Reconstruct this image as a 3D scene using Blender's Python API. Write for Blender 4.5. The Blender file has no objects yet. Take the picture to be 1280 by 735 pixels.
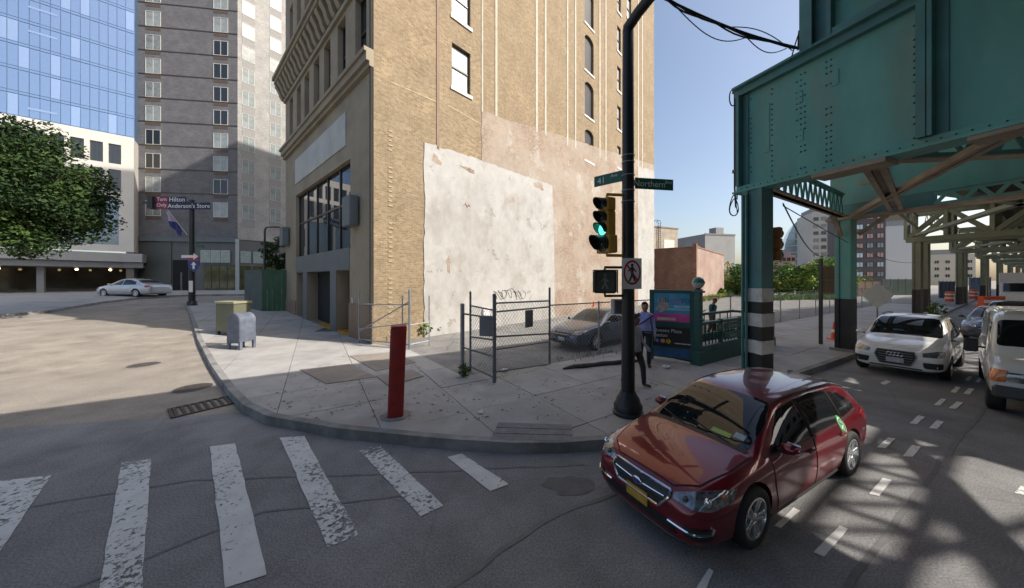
import bpy, bmesh, math, random
from mathutils import Vector, Matrix, Quaternion
from mathutils.bvhtree import BVHTree
R = math.radians
random.seed(7)
SC = bpy.context.scene
COL = SC.collection

# ------------------------------------------------------------------ camera
CAM_H = 2.6
FPX, HZ = 395.0, 350.0            # focal length and horizon row for a 1280 px wide picture
cd = bpy.data.cameras.new('camera')
cd.sensor_width = 36.0
cd.lens = FPX / 1280 * 36
cd.shift_y = -(367.5 - HZ) / 1280
cd.clip_start = 0.05
cd.clip_end = 3000
cam = bpy.data.objects.new('camera', cd)
COL.objects.link(cam)
cam.location = (0, 0, CAM_H)
cam.rotation_euler = (R(90), 0, 0)
SC.camera = cam

# ------------------------------------------------------------------ light
SUN_EL = R(41)
sh = Vector((0.96, -0.28)).normalized()
SUN = Vector((sh.x * math.cos(SUN_EL), sh.y * math.cos(SUN_EL), math.sin(SUN_EL)))
ld = bpy.data.lights.new('sun', 'SUN')
ld.energy = 4.3
ld.angle = R(0.55)
ld.color = (1.0, 0.93, 0.83)
sun = bpy.data.objects.new('sun', ld)
COL.objects.link(sun)
sun.rotation_euler = SUN.to_track_quat('Z', 'Y').to_euler()
sun.location = (0, 0, 60)
W = bpy.data.worlds.new('World')
SC.world = W
W.use_nodes = True
nt = W.node_tree
sky = nt.nodes.new('ShaderNodeTexSky')
sky.sky_type = 'NISHITA'
sky.sun_disc = False
sky.sun_elevation = SUN_EL
sky.sun_rotation = math.atan2(sh.x, sh.y)
sky.air_density = 1.0
sky.dust_density = 3.0
sky.ozone_density = 0.35
nt.links.new(sky.outputs[0], nt.nodes['Background'].inputs[0])
nt.nodes['Background'].inputs[1].default_value = 0.14
SC.view_settings.view_transform = 'Standard'
SC.view_settings.look = 'None'
SC.view_settings.exposure = 0.55
SC.view_settings.gamma = 1.0

# ------------------------------------------------------------------ terrain and picture geometry
def gz(x, y):
    """height of the street level: 41 Ave climbs gently to the left, then levels out"""
    t = (x + 10.3) * -0.71 + (y - 12) * 0.70
    t = max(0.0, min(28.0, t - 1.0))
    return 0.04 * t

def P(px, py, dz=0.0):
    """ground point seen at a pixel of the 1280x735 photograph (dz above street level)"""
    z = dz
    Y = (CAM_H - z) * FPX / (py - HZ)
    for _ in range(40):
        X = (px - 640) / FPX * Y
        z = gz(X, Y) + dz
        Y = 0.5 * Y + 0.5 * (CAM_H - z) * FPX / (py - HZ)
    return Vector(((px - 640) / FPX * Y, Y, z))

def A(px, py, Y):
    return Vector(((px - 640) / FPX * Y, Y, CAM_H + (HZ - py) / FPX * Y))

# ------------------------------------------------------------------ mesh builder
class MB:
    def __init__(s):
        s.v = []; s.f = []; s.m = []; s.mi = 0
    def add(s, vs, fs):
        o = len(s.v)
        s.v += [Vector(v) for v in vs]
        for f in fs:
            s.f.append([i + o for i in f]); s.m.append(s.mi)
        return s
    def box(s, c, d, rz=0.0, M=None):
        x, y, z = d[0] / 2, d[1] / 2, d[2] / 2
        vs = [Vector((a * x, b * y, e * z)) for e in (-1, 1) for b in (-1, 1) for a in (-1, 1)]
        if M is None: M = Matrix.Rotation(rz, 3, 'Z')
        c = Vector(c)
        return s.add([c + M @ v for v in vs], [(0, 2, 3, 1), (4, 5, 7, 6), (0, 1, 5, 4), (2, 6, 7, 3), (0, 4, 6, 2), (1, 3, 7, 5)])
    def mm(s, x0, x1, y0, y1, z0, z1):
        return s.box(((x0 + x1) / 2, (y0 + y1) / 2, (z0 + z1) / 2), (abs(x1 - x0), abs(y1 - y0), abs(z1 - z0)))
    def bar(s, p, q, w, h=None, up=(0, 0, 1)):
        p, q = Vector(p), Vector(q)
        h = w if h is None else h
        d = (q - p)
        L = d.length
        if L < 1e-6: return s
        d /= L
        u = Vector(up)
        if abs(d.dot(u)) > 0.98: u = Vector((1, 0, 0))
        a = d.cross(u).normalized(); b = a.cross(d).normalized()
        vs = []
        for e in (p, q):
            for (i, j) in ((-1, -1), (1, -1), (1, 1), (-1, 1)):
                vs.append(e + a * (i * w / 2) + b * (j * h / 2))
        return s.add(vs, [(3, 2, 1, 0), (4, 5, 6, 7), (0, 1, 5, 4), (1, 2, 6, 5), (2, 3, 7, 6), (3, 0, 4, 7)])
    def wire(s, p, q, w):
        p, q = Vector(p), Vector(q)
        d = (q - p).normalized()
        u = Vector((0, 0, 1)) if abs(d.z) < 0.95 else Vector((1, 0, 0))
        a = d.cross(u).normalized(); b = a.cross(d)
        o = [a * w, (a * -0.5 + b * 0.87) * w, (a * -0.5 - b * 0.87) * w]
        return s.add([p + k for k in o] + [q + k for k in o], [(0, 1, 4, 3), (1, 2, 5, 4), (2, 0, 3, 5)])
    def tube(s, pts, r, n=8, closed=False, cap=True):
        pts = [Vector(p) for p in pts]
        N = len(pts)
        rr = r if isinstance(r, (list, tuple)) else [r] * N
        prev = None; vs = []
        for i, p in enumerate(pts):
            a = pts[(i - 1) % N] if (closed or i > 0) else p
            b = pts[(i + 1) % N] if (closed or i < N - 1) else p
            t = (b - a)
            t = t.normalized() if t.length > 1e-9 else Vector((0, 0, 1))
            if prev is None:
                u = Vector((0, 0, 1)) if abs(t.z) < 0.9 else Vector((1, 0, 0))
                x = t.cross(u).normalized()
            else:
                x = (prev - t * prev.dot(t)).normalized()
            prev = x
            y = t.cross(x)
            for k in range(n):
                c = 2 * math.pi * k / n
                vs.append(p + (x * math.cos(c) + y * math.sin(c)) * rr[i])
        fs = []
        for i in range(N if closed else N - 1):
            j = (i + 1) % N
            for k in range(n):
                l = (k + 1) % n
                fs.append((i * n + k, i * n + l, j * n + l, j * n + k))
        if cap and not closed:
            fs.append(tuple(range(n))[::-1]); fs.append(tuple((N - 1) * n + k for k in range(n)))
        return s.add(vs, fs)
    def prism(s, poly, z0, z1, M=None):
        n = len(poly)
        vs = [Vector((p[0], p[1], z0)) for p in poly] + [Vector((p[0], p[1], z1)) for p in poly]
        if M is not None: vs = [M @ v for v in vs]
        fs = [tuple(range(n))[::-1], tuple(range(n, 2 * n))]
        for i in range(n):
            j = (i + 1) % n
            fs.append((i, j, n + j, n + i))
        return s.add(vs, fs)
    def lathe(s, prof, c=(0, 0, 0), n=16, M=None, cap=True):
        c = Vector(c); vs = []; N = len(prof)
        for (r, z) in prof:
            for k in range(n):
                a = 2 * math.pi * k / n
                v = Vector((r * math.cos(a), r * math.sin(a), z))
                vs.append(c + (M @ v if M is not None else v))
        fs = []
        for i in range(N - 1):
            for k in range(n):
                l = (k + 1) % n
                fs.append((i * n + k, i * n + l, (i + 1) * n + l, (i + 1) * n + k))
        if cap and prof[0][0] > 1e-4: fs.append(tuple(range(n))[::-1])
        if cap and prof[-1][0] > 1e-4: fs.append(tuple((N - 1) * n + k for k in range(n)))
        return s.add(vs, fs)
    def ball(s, c, r, n=12, sc=(1, 1, 1)):
        m = n // 2
        prof = [(max(1e-5, r * math.sin(math.pi * i / m)), -r * math.cos(math.pi * i / m)) for i in range(m + 1)]
        return s.lathe(prof, c, n, Matrix.Diagonal(sc))
    def mesh(s, name):
        me = bpy.data.meshes.new(name)
        me.from_pydata([tuple(v) for v in s.v], [], s.f)
        return me
    def build(s, name, mat, parent=None, smooth=False, bevel=0.0, world=False, sharp=35):
        if world and parent is not None:
            o = parent.location.copy()
            s.v = [v - o for v in s.v]
        me = s.mesh(name)
        mats = mat if isinstance(mat, (list, tuple)) else [mat]
        for m_ in mats: me.materials.append(m_)
        if len(mats) > 1:
            for p, i in zip(me.polygons, s.m): p.material_index = i
        bm = bmesh.new(); bm.from_mesh(me)
        bmesh.ops.recalc_face_normals(bm, faces=bm.faces)
        if bevel > 0:
            ed = [e for e in bm.edges if len(e.link_faces) == 2 and e.calc_face_angle(0) > 0.6]
            bmesh.ops.bevel(bm, geom=ed, offset=bevel, segments=1, affect='EDGES', profile=0.5)
        bm.to_mesh(me); bm.free()
        if smooth:
            me.shade_smooth()
            me.set_sharp_from_angle(angle=R(sharp))
        o = bpy.data.objects.new(name, me)
        COL.objects.link(o)
        if parent is not None: o.parent = parent
        return o

def tag(o, label, cat, group=None, kind=None):
    o['label'] = label
    o['category'] = cat
    if group: o['group'] = group
    if kind: o['kind'] = kind
    return o

def empty(name, loc, label, cat, rz=0.0, group=None):
    o = bpy.data.objects.new(name, None)
    COL.objects.link(o)
    o.location = loc
    o.rotation_euler = (0, 0, rz)
    o.empty_display_size = 0.2
    return tag(o, label, cat, group)

def structure(o, label=None):
    o['kind'] = 'structure'
    if label: o['label'] = label
    return o

def share(src, parent, loc=None, rot=None, name=None):
    c = src.copy()
    COL.objects.link(c)
    c.parent = parent
    if loc is not None: c.location = loc
    if rot is not None: c.rotation_euler = rot
    return c

KIDS = {}
def dup(root, loc, rz, label):
    c = root.copy(); COL.objects.link(c)
    c.location = loc; c.rotation_euler = (0, 0, rz)
    c['label'] = label
    for ch in list(root.children):
        d = ch.copy(); COL.objects.link(d); d.parent = c
        for g in list(ch.children):
            e = g.copy(); COL.objects.link(e); e.parent = d
    return c

def text(body, size, mat, parent, M, name='lettering', align='CENTER', ext=0.002, sx=1.0):
    cu = bpy.data.curves.new(name, 'FONT')
    cu.body = body; cu.size = size; cu.extrude = ext
    cu.align_x = align; cu.align_y = 'CENTER'
    cu.resolution_u = 3
    o = bpy.data.objects.new(name, cu)
    COL.objects.link(o)
    dg = bpy.context.evaluated_depsgraph_get()
    me = bpy.data.meshes.new_from_object(o.evaluated_get(dg))
    bpy.data.objects.remove(o); bpy.data.curves.remove(cu)
    me.transform(M @ Matrix.Diagonal((sx, 1, 1, 1)))
    me.materials.clear(); me.materials.append(mat)
    ob = bpy.data.objects.new(name, me)
    COL.objects.link(ob)
    if parent is not None: ob.parent = parent
    return ob

def frame(origin, x, y):
    """4x4 whose local x,y axes run along the given directions (a sheet to write on)"""
    x = Vector(x).normalized(); y = Vector(y).normalized()
    z = x.cross(y)
    M = Matrix((x, y, z)).transposed().to_4x4()
    M.translation = Vector(origin)
    return M

# ------------------------------------------------------------------ materials
def mat(name, col, rough=0.6, metal=0.0, var=0.15, scale=3.0, bump=0.0, bscale=None, coat=0.0, spec=0.5, detail=6.0,
        dirt=None, dscale=0.6, damt=0.5, emit=None, estr=0.0, stretch=None, rvar=0.0):
    m = bpy.data.materials.new(name)
    m.use_nodes = True
    t = m.node_tree; N = t.nodes; L = t.links
    b = N['Principled BSDF']
    b.inputs['Roughness'].default_value = rough
    b.inputs['Metallic'].default_value = metal
    b.inputs['Specular IOR Level'].default_value = spec
    b.inputs['Coat Weight'].default_value = coat
    b.inputs['Coat Roughness'].default_value = 0.03
    c = (*col, 1.0)
    if var <= 0 and dirt is None and bump <= 0:
        b.inputs['Base Color'].default_value = c
    else:
        tc = N.new('ShaderNodeTexCoord')
        src = tc.outputs['Object']
        if stretch:
            mp = N.new('ShaderNodeMapping'); mp.inputs['Scale'].default_value = stretch
            L.new(src, mp.inputs[0]); src = mp.outputs[0]
        nz = N.new('ShaderNodeTexNoise'); nz.inputs['Scale'].default_value = scale; nz.inputs['Detail'].default_value = detail
        nz.inputs['Roughness'].default_value = 0.6
        L.new(src, nz.inputs['Vector'])
        rp = N.new('ShaderNodeValToRGB')
        rp.color_ramp.elements[0].position = 0.3; rp.color_ramp.elements[1].position = 0.7
        rp.color_ramp.elements[0].color = (*[k * (1 - var) for k in col], 1)
        rp.color_ramp.elements[1].color = (*[min(1, k * (1 + var)) for k in col], 1)
        L.new(nz.outputs['Fac'], rp.inputs[0])
        out = rp.outputs[0]
        if dirt is not None:
            n2 = N.new('ShaderNodeTexNoise'); n2.inputs['Scale'].default_value = dscale; n2.inputs['Detail'].default_value = 8
            n2.inputs['Roughness'].default_value = 0.65
            L.new(src, n2.inputs['Vector'])
            r2 = N.new('ShaderNodeValToRGB')
            r2.color_ramp.elements[0].position = 0.47; r2.color_ramp.elements[1].position = 0.68
            r2.color_ramp.elements[0].color = (0, 0, 0, 1); r2.color_ramp.elements[1].color = (damt, damt, damt, 1)
            L.new(n2.outputs['Fac'], r2.inputs[0])
            mx = N.new('ShaderNodeMix'); mx.data_type = 'RGBA'
            L.new(r2.outputs[0], mx.inputs[0]); L.new(out, mx.inputs[6]); mx.inputs[7].default_value = (*dirt, 1)
            out = mx.outputs[2]
        L.new(out, b.inputs['Base Color'])
        if rvar > 0:
            mr = N.new('ShaderNodeMapRange')
            mr.inputs[3].default_value = max(0.02, rough - rvar); mr.inputs[4].default_value = min(1, rough + rvar)
            L.new(nz.outputs['Fac'], mr.inputs[0]); L.new(mr.outputs[0], b.inputs['Roughness'])
        if bump > 0:
            n3 = N.new('ShaderNodeTexNoise'); n3.inputs['Scale'].default_value = bscale or scale * 8; n3.inputs['Detail'].default_value = 5
            L.new(src, n3.inputs['Vector'])
            bp = N.new('ShaderNodeBump'); bp.inputs['Strength'].default_value = min(1, bump); bp.inputs['Distance'].default_value = 0.02
            L.new(n3.outputs['Fac'], bp.inputs['Height']); L.new(bp.outputs[0], b.inputs['Normal'])
    if emit is not None:
        b.inputs['Emission Color'].default_value = (*emit, 1)
        b.inputs['Emission Strength'].default_value = estr
    return m

def brick(name, c1, c2, mortar, axis='x', bw=0.21, bh=0.075, dirt=None, damt=0.4, dscale=0.35, rough=0.85, ms=0.012, streak=0.25):
    """running-bond brickwork in the wall's own coordinates; axis = horizontal axis of the wall"""
    m = bpy.data.materials.new(name)
    m.use_nodes = True
    t = m.node_tree; N = t.nodes; L = t.links
    b = N['Principled BSDF']; b.inputs['Roughness'].default_value = rough
    b.inputs['Specular IOR Level'].default_value = 0.25
    tc = N.new('ShaderNodeTexCoord'); sp = N.new('ShaderNodeSeparateXYZ'); cb = N.new('ShaderNodeCombineXYZ')
    L.new(tc.outputs['Object'], sp.inputs[0])
    if axis == 'xy':
        ad = N.new('ShaderNodeMath'); ad.operation = 'ADD'
        L.new(sp.outputs[0], ad.inputs[0]); L.new(sp.outputs[1], ad.inputs[1]); L.new(ad.outputs[0], cb.inputs[0])
    else:
        L.new(sp.outputs[0 if axis == 'x' else 1], cb.inputs[0])
    L.new(sp.outputs[2], cb.inputs[1])
    bt = N.new('ShaderNodeTexBrick')
    bt.inputs['Scale'].default_value = 1.0
    bt.inputs['Brick Width'].default_value = bw; bt.inputs['Row Height'].default_value = bh
    bt.inputs['Mortar Size'].default_value = ms; bt.inputs['Mortar Smooth'].default_value = 0.1
    bt.inputs['Bias'].default_value = 0.0
    bt.inputs['Color1'].default_value = (*c1, 1); bt.inputs['Color2'].default_value = (*c2, 1); bt.inputs['Mortar'].default_value = (*mortar, 1)
    L.new(cb.outputs[0], bt.inputs['Vector'])
    out = bt.outputs['Color']
    nz = N.new('ShaderNodeTexNoise'); nz.inputs['Scale'].default_value = 0.8; nz.inputs['Detail'].default_value = 8
    L.new(tc.outputs['Object'], nz.inputs['Vector'])
    r0 = N.new('ShaderNodeValToRGB'); r0.color_ramp.elements[0].position = 0.3; r0.color_ramp.elements[1].position = 0.75
    r0.color_ramp.elements[0].color = (1 - streak, 1 - streak, 1 - streak, 1); r0.color_ramp.elements[1].color = (1 + streak * .4,) * 3 + (1,)
    L.new(nz.outputs['Fac'], r0.inputs[0])
    mu = N.new('ShaderNodeMix'); mu.data_type = 'RGBA'; mu.blend_type = 'MULTIPLY'; mu.inputs[0].default_value = 1
    L.new(out, mu.inputs[6]); L.new(r0.outputs[0], mu.inputs[7]); out = mu.outputs[2]
    # mottling a few bricks wide: batches of lighter and darker bricks
    n4 = N.new('ShaderNodeTexNoise'); n4.inputs['Scale'].default_value = 7.0; n4.inputs['Detail'].default_value = 3
    L.new(tc.outputs['Object'], n4.inputs['Vector'])
    r4 = N.new('ShaderNodeValToRGB'); r4.color_ramp.elements[0].position = 0.36; r4.color_ramp.elements[1].position = 0.64
    r4.color_ramp.elements[0].color = (1 - streak * .55,) * 3 + (1,); r4.color_ramp.elements[1].color = (1 + streak * .55,) * 3 + (1,)
    L.new(n4.outputs['Fac'], r4.inputs[0])
    m4 = N.new('ShaderNodeMix'); m4.data_type = 'RGBA'; m4.blend_type = 'MULTIPLY'; m4.inputs[0].default_value = 1
    L.new(out, m4.inputs[6]); L.new(r4.outputs[0], m4.inputs[7]); out = m4.outputs[2]
    if dirt is not None:
        n2 = N.new('ShaderNodeTexNoise'); n2.inputs['Scale'].default_value = dscale; n2.inputs['Detail'].default_value = 10
        n2.inputs['Roughness'].default_value = 0.7
        L.new(tc.outputs['Object'], n2.inputs['Vector'])
        r2 = N.new('ShaderNodeValToRGB'); r2.color_ramp.elements[0].position = 0.42; r2.color_ramp.elements[1].position = 0.6
        r2.color_ramp.elements[0].color = (0, 0, 0, 1); r2.color_ramp.elements[1].color = (damt,) * 3 + (1,)
        L.new(n2.outputs['Fac'], r2.inputs[0])
        mx = N.new('ShaderNodeMix'); mx.data_type = 'RGBA'
        L.new(r2.outputs[0], mx.inputs[0]); L.new(out, mx.inputs[6]); mx.inputs[7].default_value = (*dirt, 1); out = mx.outputs[2]
    L.new(out, b.inputs['Base Color'])
    bp = N.new('ShaderNodeBump'); bp.inputs['Strength'].default_value = 0.35; bp.inputs['Distance'].default_value = 0.01; bp.invert = True
    L.new(bt.outputs['Fac'], bp.inputs['Height']); L.new(bp.outputs[0], b.inputs['Normal'])
    return m

def flaking(m, col, lo, scale=0.35, soft=0.03, var=.12, amount=1.0):
    """old whitewash flaking off whatever the material is: ragged islands with a fine broken edge"""
    t = m.node_tree; N = t.nodes; L = t.links
    b = N['Principled BSDF']; src = b.inputs['Base Color'].links[0].from_socket
    tc = N.new('ShaderNodeTexCoord')
    na = N.new('ShaderNodeTexNoise'); na.inputs['Scale'].default_value = scale; na.inputs['Detail'].default_value = 15; na.inputs['Roughness'].default_value = 0.62
    nb_ = N.new('ShaderNodeTexNoise'); nb_.inputs['Scale'].default_value = scale * 14; nb_.inputs['Detail'].default_value = 6
    L.new(tc.outputs['Object'], na.inputs['Vector']); L.new(tc.outputs['Object'], nb_.inputs['Vector'])
    ad = N.new('ShaderNodeMath'); ad.operation = 'MULTIPLY_ADD'; ad.inputs[1].default_value = .22
    L.new(nb_.outputs['Fac'], ad.inputs[0]); L.new(na.outputs['Fac'], ad.inputs[2])
    rp = N.new('ShaderNodeValToRGB'); rp.color_ramp.elements[0].position = lo; rp.color_ramp.elements[1].position = lo + soft
    rp.color_ramp.elements[0].color = (0, 0, 0, 1); rp.color_ramp.elements[1].color = (amount,) * 3 + (1,)
    L.new(ad.outputs[0], rp.inputs[0])
    nc = N.new('ShaderNodeTexNoise'); nc.inputs['Scale'].default_value = 2.5; nc.inputs['Detail'].default_value = 8
    L.new(tc.outputs['Object'], nc.inputs['Vector'])
    rc_ = N.new('ShaderNodeValToRGB'); rc_.color_ramp.elements[0].position = .3; rc_.color_ramp.elements[1].position = .7
    rc_.color_ramp.elements[0].color = (*[k * (1 - var) for k in col], 1); rc_.color_ramp.elements[1].color = (*[k * (1 + var) for k in col], 1)
    L.new(nc.outputs['Fac'], rc_.inputs[0])
    mx = N.new('ShaderNodeMix'); mx.data_type = 'RGBA'
    L.new(rp.outputs[0], mx.inputs[0]); L.new(src, mx.inputs[6]); L.new(rc_.outputs[0], mx.inputs[7])
    L.new(mx.outputs[2], b.inputs['Base Color'])

def asphalt(name, col, patch, crack=0.6, pale=None):
    m = mat(name, col, rough=0.85, var=0.28, scale=1.1, dirt=patch, dscale=0.22, damt=0.65, bump=0.5, bscale=90, spec=0.3)
    t = m.node_tree; N = t.nodes; L = t.links
    b = N['Principled BSDF']
    src = b.inputs['Base Color'].links[0].from_socket
    tc = N.new('ShaderNodeTexCoord')
    # aggregate speckle
    vz = N.new('ShaderNodeTexNoise'); vz.inputs['Scale'].default_value = 55; vz.inputs['Detail'].default_value = 3
    L.new(tc.outputs['Object'], vz.inputs['Vector'])
    r1 = N.new('ShaderNodeValToRGB'); r1.color_ramp.elements[0].position = 0.35; r1.color_ramp.elements[1].position = 0.72
    r1.color_ramp.elements[0].color = (0.72,) * 3 + (1,); r1.color_ramp.elements[1].color = (1.35,) * 3 + (1,)
    L.new(vz.outputs['Fac'], r1.inputs[0])
    m1 = N.new('ShaderNodeMix'); m1.data_type = 'RGBA'; m1.blend_type = 'MULTIPLY'; m1.inputs[0].default_value = 1
    L.new(src, m1.inputs[6]); L.new(r1.outputs[0], m1.inputs[7])
    # cracks
    wn = N.new('ShaderNodeTexNoise'); wn.inputs['Scale'].default_value = 1.4; wn.inputs['Detail'].default_value = 5
    L.new(tc.outputs['Object'], wn.inputs['Vector'])
    ad = N.new('ShaderNodeMix'); ad.data_type = 'RGBA'; ad.inputs[0].default_value = 0.25
    L.new(tc.outputs['Object'], ad.inputs[6]); L.new(wn.outputs['Color'], ad.inputs[7])
    vo = N.new('ShaderNodeTexVoronoi'); vo.feature = 'DISTANCE_TO_EDGE'; vo.inputs['Scale'].default_value = 0.55
    L.new(ad.outputs[2], vo.inputs['Vector'])
    r2 = N.new('ShaderNodeValToRGB'); r2.color_ramp.elements[0].position = 0.0; r2.color_ramp.elements[1].position = 0.012
    r2.color_ramp.elements[0].color = (1 - crack,) * 3 + (1,); r2.color_ramp.elements[1].color = (1, 1, 1, 1)
    L.new(vo.outputs[0], r2.inputs[0])
    m2 = N.new('ShaderNodeMix'); m2.data_type = 'RGBA'; m2.blend_type = 'MULTIPLY'; m2.inputs[0].default_value = 1
    L.new(m1.outputs[2], m2.inputs[6]); L.new(r2.outputs[0], m2.inputs[7])
    L.new(m2.outputs[2], b.inputs['Base Color'])
    return m

def worn_paint(name, col, under, amount=0.5, scale=9.0):
    m = mat(name, col, rough=0.7, var=0.12, scale=4)
    t = m.node_tree; N = t.nodes; L = t.links
    b = N['Principled BSDF']; src = b.inputs['Base Color'].links[0].from_socket
    tc = N.new('ShaderNodeTexCoord')
    nz = N.new('ShaderNodeTexNoise'); nz.inputs['Scale'].default_value = scale; nz.inputs['Detail'].default_value = 8; nz.inputs['Roughness'].default_value = 0.75
    L.new(tc.outputs['Object'], nz.inputs['Vector'])
    n2 = N.new('ShaderNodeTexNoise'); n2.inputs['Scale'].default_value = 0.75; n2.inputs['Detail'].default_value = 4
    L.new(tc.outputs['Object'], n2.inputs['Vector'])
    am = N.new('ShaderNodeMath'); am.operation = 'MULTIPLY_ADD'; am.inputs[1].default_value = 0.6
    L.new(n2.outputs['Fac'], am.inputs[0]); L.new(nz.outputs['Fac'], am.inputs[2])
    rp = N.new('ShaderNodeValToRGB'); lo = 1.03 - 0.36 * amount
    rp.color_ramp.elements[0].position = lo; rp.color_ramp.elements[1].position = min(1, lo + 0.05)
    L.new(am.outputs[0], rp.inputs[0])
    iv = N.new('ShaderNodeMath'); iv.operation = 'SUBTRACT'; iv.inputs[0].default_value = 1.0
    L.new(rp.outputs[0], iv.inputs[1]); L.new(iv.outputs[0], b.inputs['Alpha'])
    return m

M_ = {}
M_['asphalt'] = asphalt('asphalt', (0.235, 0.233, 0.235), (0.20, 0.20, 0.205), crack=.12)
M_['street'] = asphalt('sunlit_asphalt', (0.285, 0.255, 0.218), (0.265, 0.238, 0.205), crack=0.06)  # paler copy of the asphalt: sunlight on the side street put into its colour
M_['lot'] = asphalt('lot_asphalt', (0.22, 0.215, 0.205), (0.16, 0.155, 0.15), crack=0.4)
M_['concrete'] = mat('sidewalk_concrete', (0.36, 0.35, 0.335), 0.85, var=0.13, scale=1.5, dirt=(0.22, 0.21, 0.20), dscale=0.5, damt=0.7, bump=0.25, bscale=60)
M_['concrete2'] = mat('sidewalk_concrete_pale', (0.38, 0.37, 0.35), 0.85, var=0.13, scale=1.9, dirt=(0.26, 0.25, 0.24), dscale=0.7, damt=0.6, bump=0.25, bscale=60)
M_['concrete3'] = mat('sidewalk_concrete_brown', (0.27, 0.235, 0.20), 0.85, var=0.15, scale=2.2, dirt=(0.18, 0.16, 0.14), dscale=0.8, damt=0.7, bump=0.25, bscale=60)
M_['mortar'] = mat('slab_joint', (0.10, 0.095, 0.09), 0.95, var=0.2)
M_['curb'] = mat('curb_stone', (0.25, 0.245, 0.24), 0.8, var=0.25, scale=2.0, dirt=(0.10, 0.10, 0.10), dscale=1.2, damt=0.8, bump=0.3, bscale=30)
M_['ground'] = mat('ground_dirt', (0.22, 0.20, 0.17), 0.95, var=0.25, scale=0.15)
M_['stripe'] = worn_paint('crosswalk_paint', (0.60, 0.61, 0.60), (0.23, 0.23, 0.233), 0.50, 16)
M_['dash'] = worn_paint('lane_paint', (0.70, 0.70, 0.68), (0.12, 0.12, 0.12), 0.35, 14)
M_['teal'] = mat('teal_steel_paint', (0.125, 0.335, 0.30), 0.62, var=0.16, scale=1.4, dirt=(0.20, 0.255, 0.20), dscale=1.1, damt=0.8, stretch=(1, 1, .3), spec=0.35, bump=0.08, bscale=5)
M_['teal2'] = mat('teal_steel_trim', (0.06, 0.19, 0.19), 0.55, var=0.2, scale=1.5, dirt=(0.12, 0.14, 0.11), dscale=1.2, damt=0.5)
flaking(M_['teal'], (.17, .12, .075), .80, .7, .05, amount=.55)
flaking(M_['teal'], (.19, .38, .33), .74, .5, .12, amount=.3)
M_['rust'] = mat('weathered_steel', (0.30, 0.24, 0.175), 0.75, var=0.25, scale=1.8, dirt=(0.20, 0.10, 0.055), dscale=1.6, damt=0.6)
M_['olive'] = mat('olive_steel_paint', (0.21, 0.225, 0.15), 0.7, var=0.25, scale=0.9, dirt=(0.09, 0.09, 0.06), dscale=0.9, damt=0.6)
M_['rivet'] = mat('rivet_steel', (0.035, 0.11, 0.105), 0.5, var=0.1)
M_['blackpaint'] = mat('black_paint', (0.022, 0.021, 0.021), 0.55, var=0.3, scale=3)
M_['whitepaint'] = mat('white_band_paint', (0.62, 0.61, 0.58), 0.6, var=0.1, scale=4, dirt=(0.32, 0.30, 0.27), dscale=3, damt=0.6)
M_['wood'] = mat('track_tie_wood', (0.09, 0.07, 0.055), 0.9, var=0.3)
M_['dark'] = mat('dark_interior', (0.012, 0.013, 0.015), 0.9, var=0)
M_['black'] = mat('black_metal', (0.016, 0.016, 0.018), 0.42, var=0.2, scale=4, bump=0.05, bscale=30)
M_['galv'] = mat('galvanised_steel', (0.30, 0.31, 0.33), 0.5, metal=0.55, var=0.2, scale=5)
M_['galvdark'] = mat('old_galvanised_steel', (0.16, 0.165, 0.175), 0.55, metal=0.4, var=0.25, scale=5)
M_['wirem'] = mat('fence_wire', (0.30, 0.31, 0.32), 0.5, metal=0.5, var=0)
M_['white'] = mat('white_paint', (0.72, 0.72, 0.70), 0.5, var=0.06, scale=3)
M_['grey'] = mat('grey_paint', (0.22, 0.225, 0.23), 0.6, var=0.12, scale=2)
M_['glass'] = mat('window_glass', (0.018, 0.022, 0.026), 0.04, var=0, spec=0.9)
M_['blind'] = mat('window_blind', (0.36, 0.37, 0.36), 0.35, var=0.3, scale=1.3, spec=0.8)
M_['orange'] = mat('safety_orange', (0.75, 0.10, 0.02), 0.5, var=0.12)
M_['yellow'] = mat('signal_yellow', (0.50, 0.25, 0.022), 0.5, var=0.12, scale=6)
M_['signgreen'] = mat('sign_green', (0.010, 0.115, 0.075), 0.45, var=0.08)
M_['signwhite'] = mat('sign_white', (0.75, 0.75, 0.74), 0.5, var=0.04)
M_['red'] = mat('red_paint', (0.34, 0.022, 0.020), 0.55, var=0.22, scale=5, dirt=(0.20, 0.03, 0.02), dscale=3, damt=0.6)
M_['rubber'] = mat('tyre_rubber', (0.014, 0.014, 0.015), 0.75, var=0.2, scale=8)
M_['chrome'] = mat('chrome', (0.75, 0.76, 0.78), 0.12, metal=1.0, var=0)
M_['alloy'] = mat('alloy_wheel', (0.68, 0.69, 0.71), 0.25, metal=0.75, var=0.05)
M_['plastic'] = mat('black_plastic', (0.012, 0.012, 0.013), 0.45, var=0.1)
# ------------------------------------------------------------------ ground, road, sidewalks
D_EL = Vector((0.848, 0.530, 0)).normalized()        # along the elevated railway / Northern Blvd
N_EL = Vector((-D_EL.y, D_EL.x, 0))                  # away from the boulevard, to the far left
Q_EL = Vector((0.375, -0.927, 0)).normalized()       # along the cross girders
WA = Vector((0.682, 0.7315, 0)).normalized()         # along the big party wall
WB = Vector((-WA.y, WA.x, 0))                        # along the street facade
CORNER = P(467, 430, 0.14)

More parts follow.
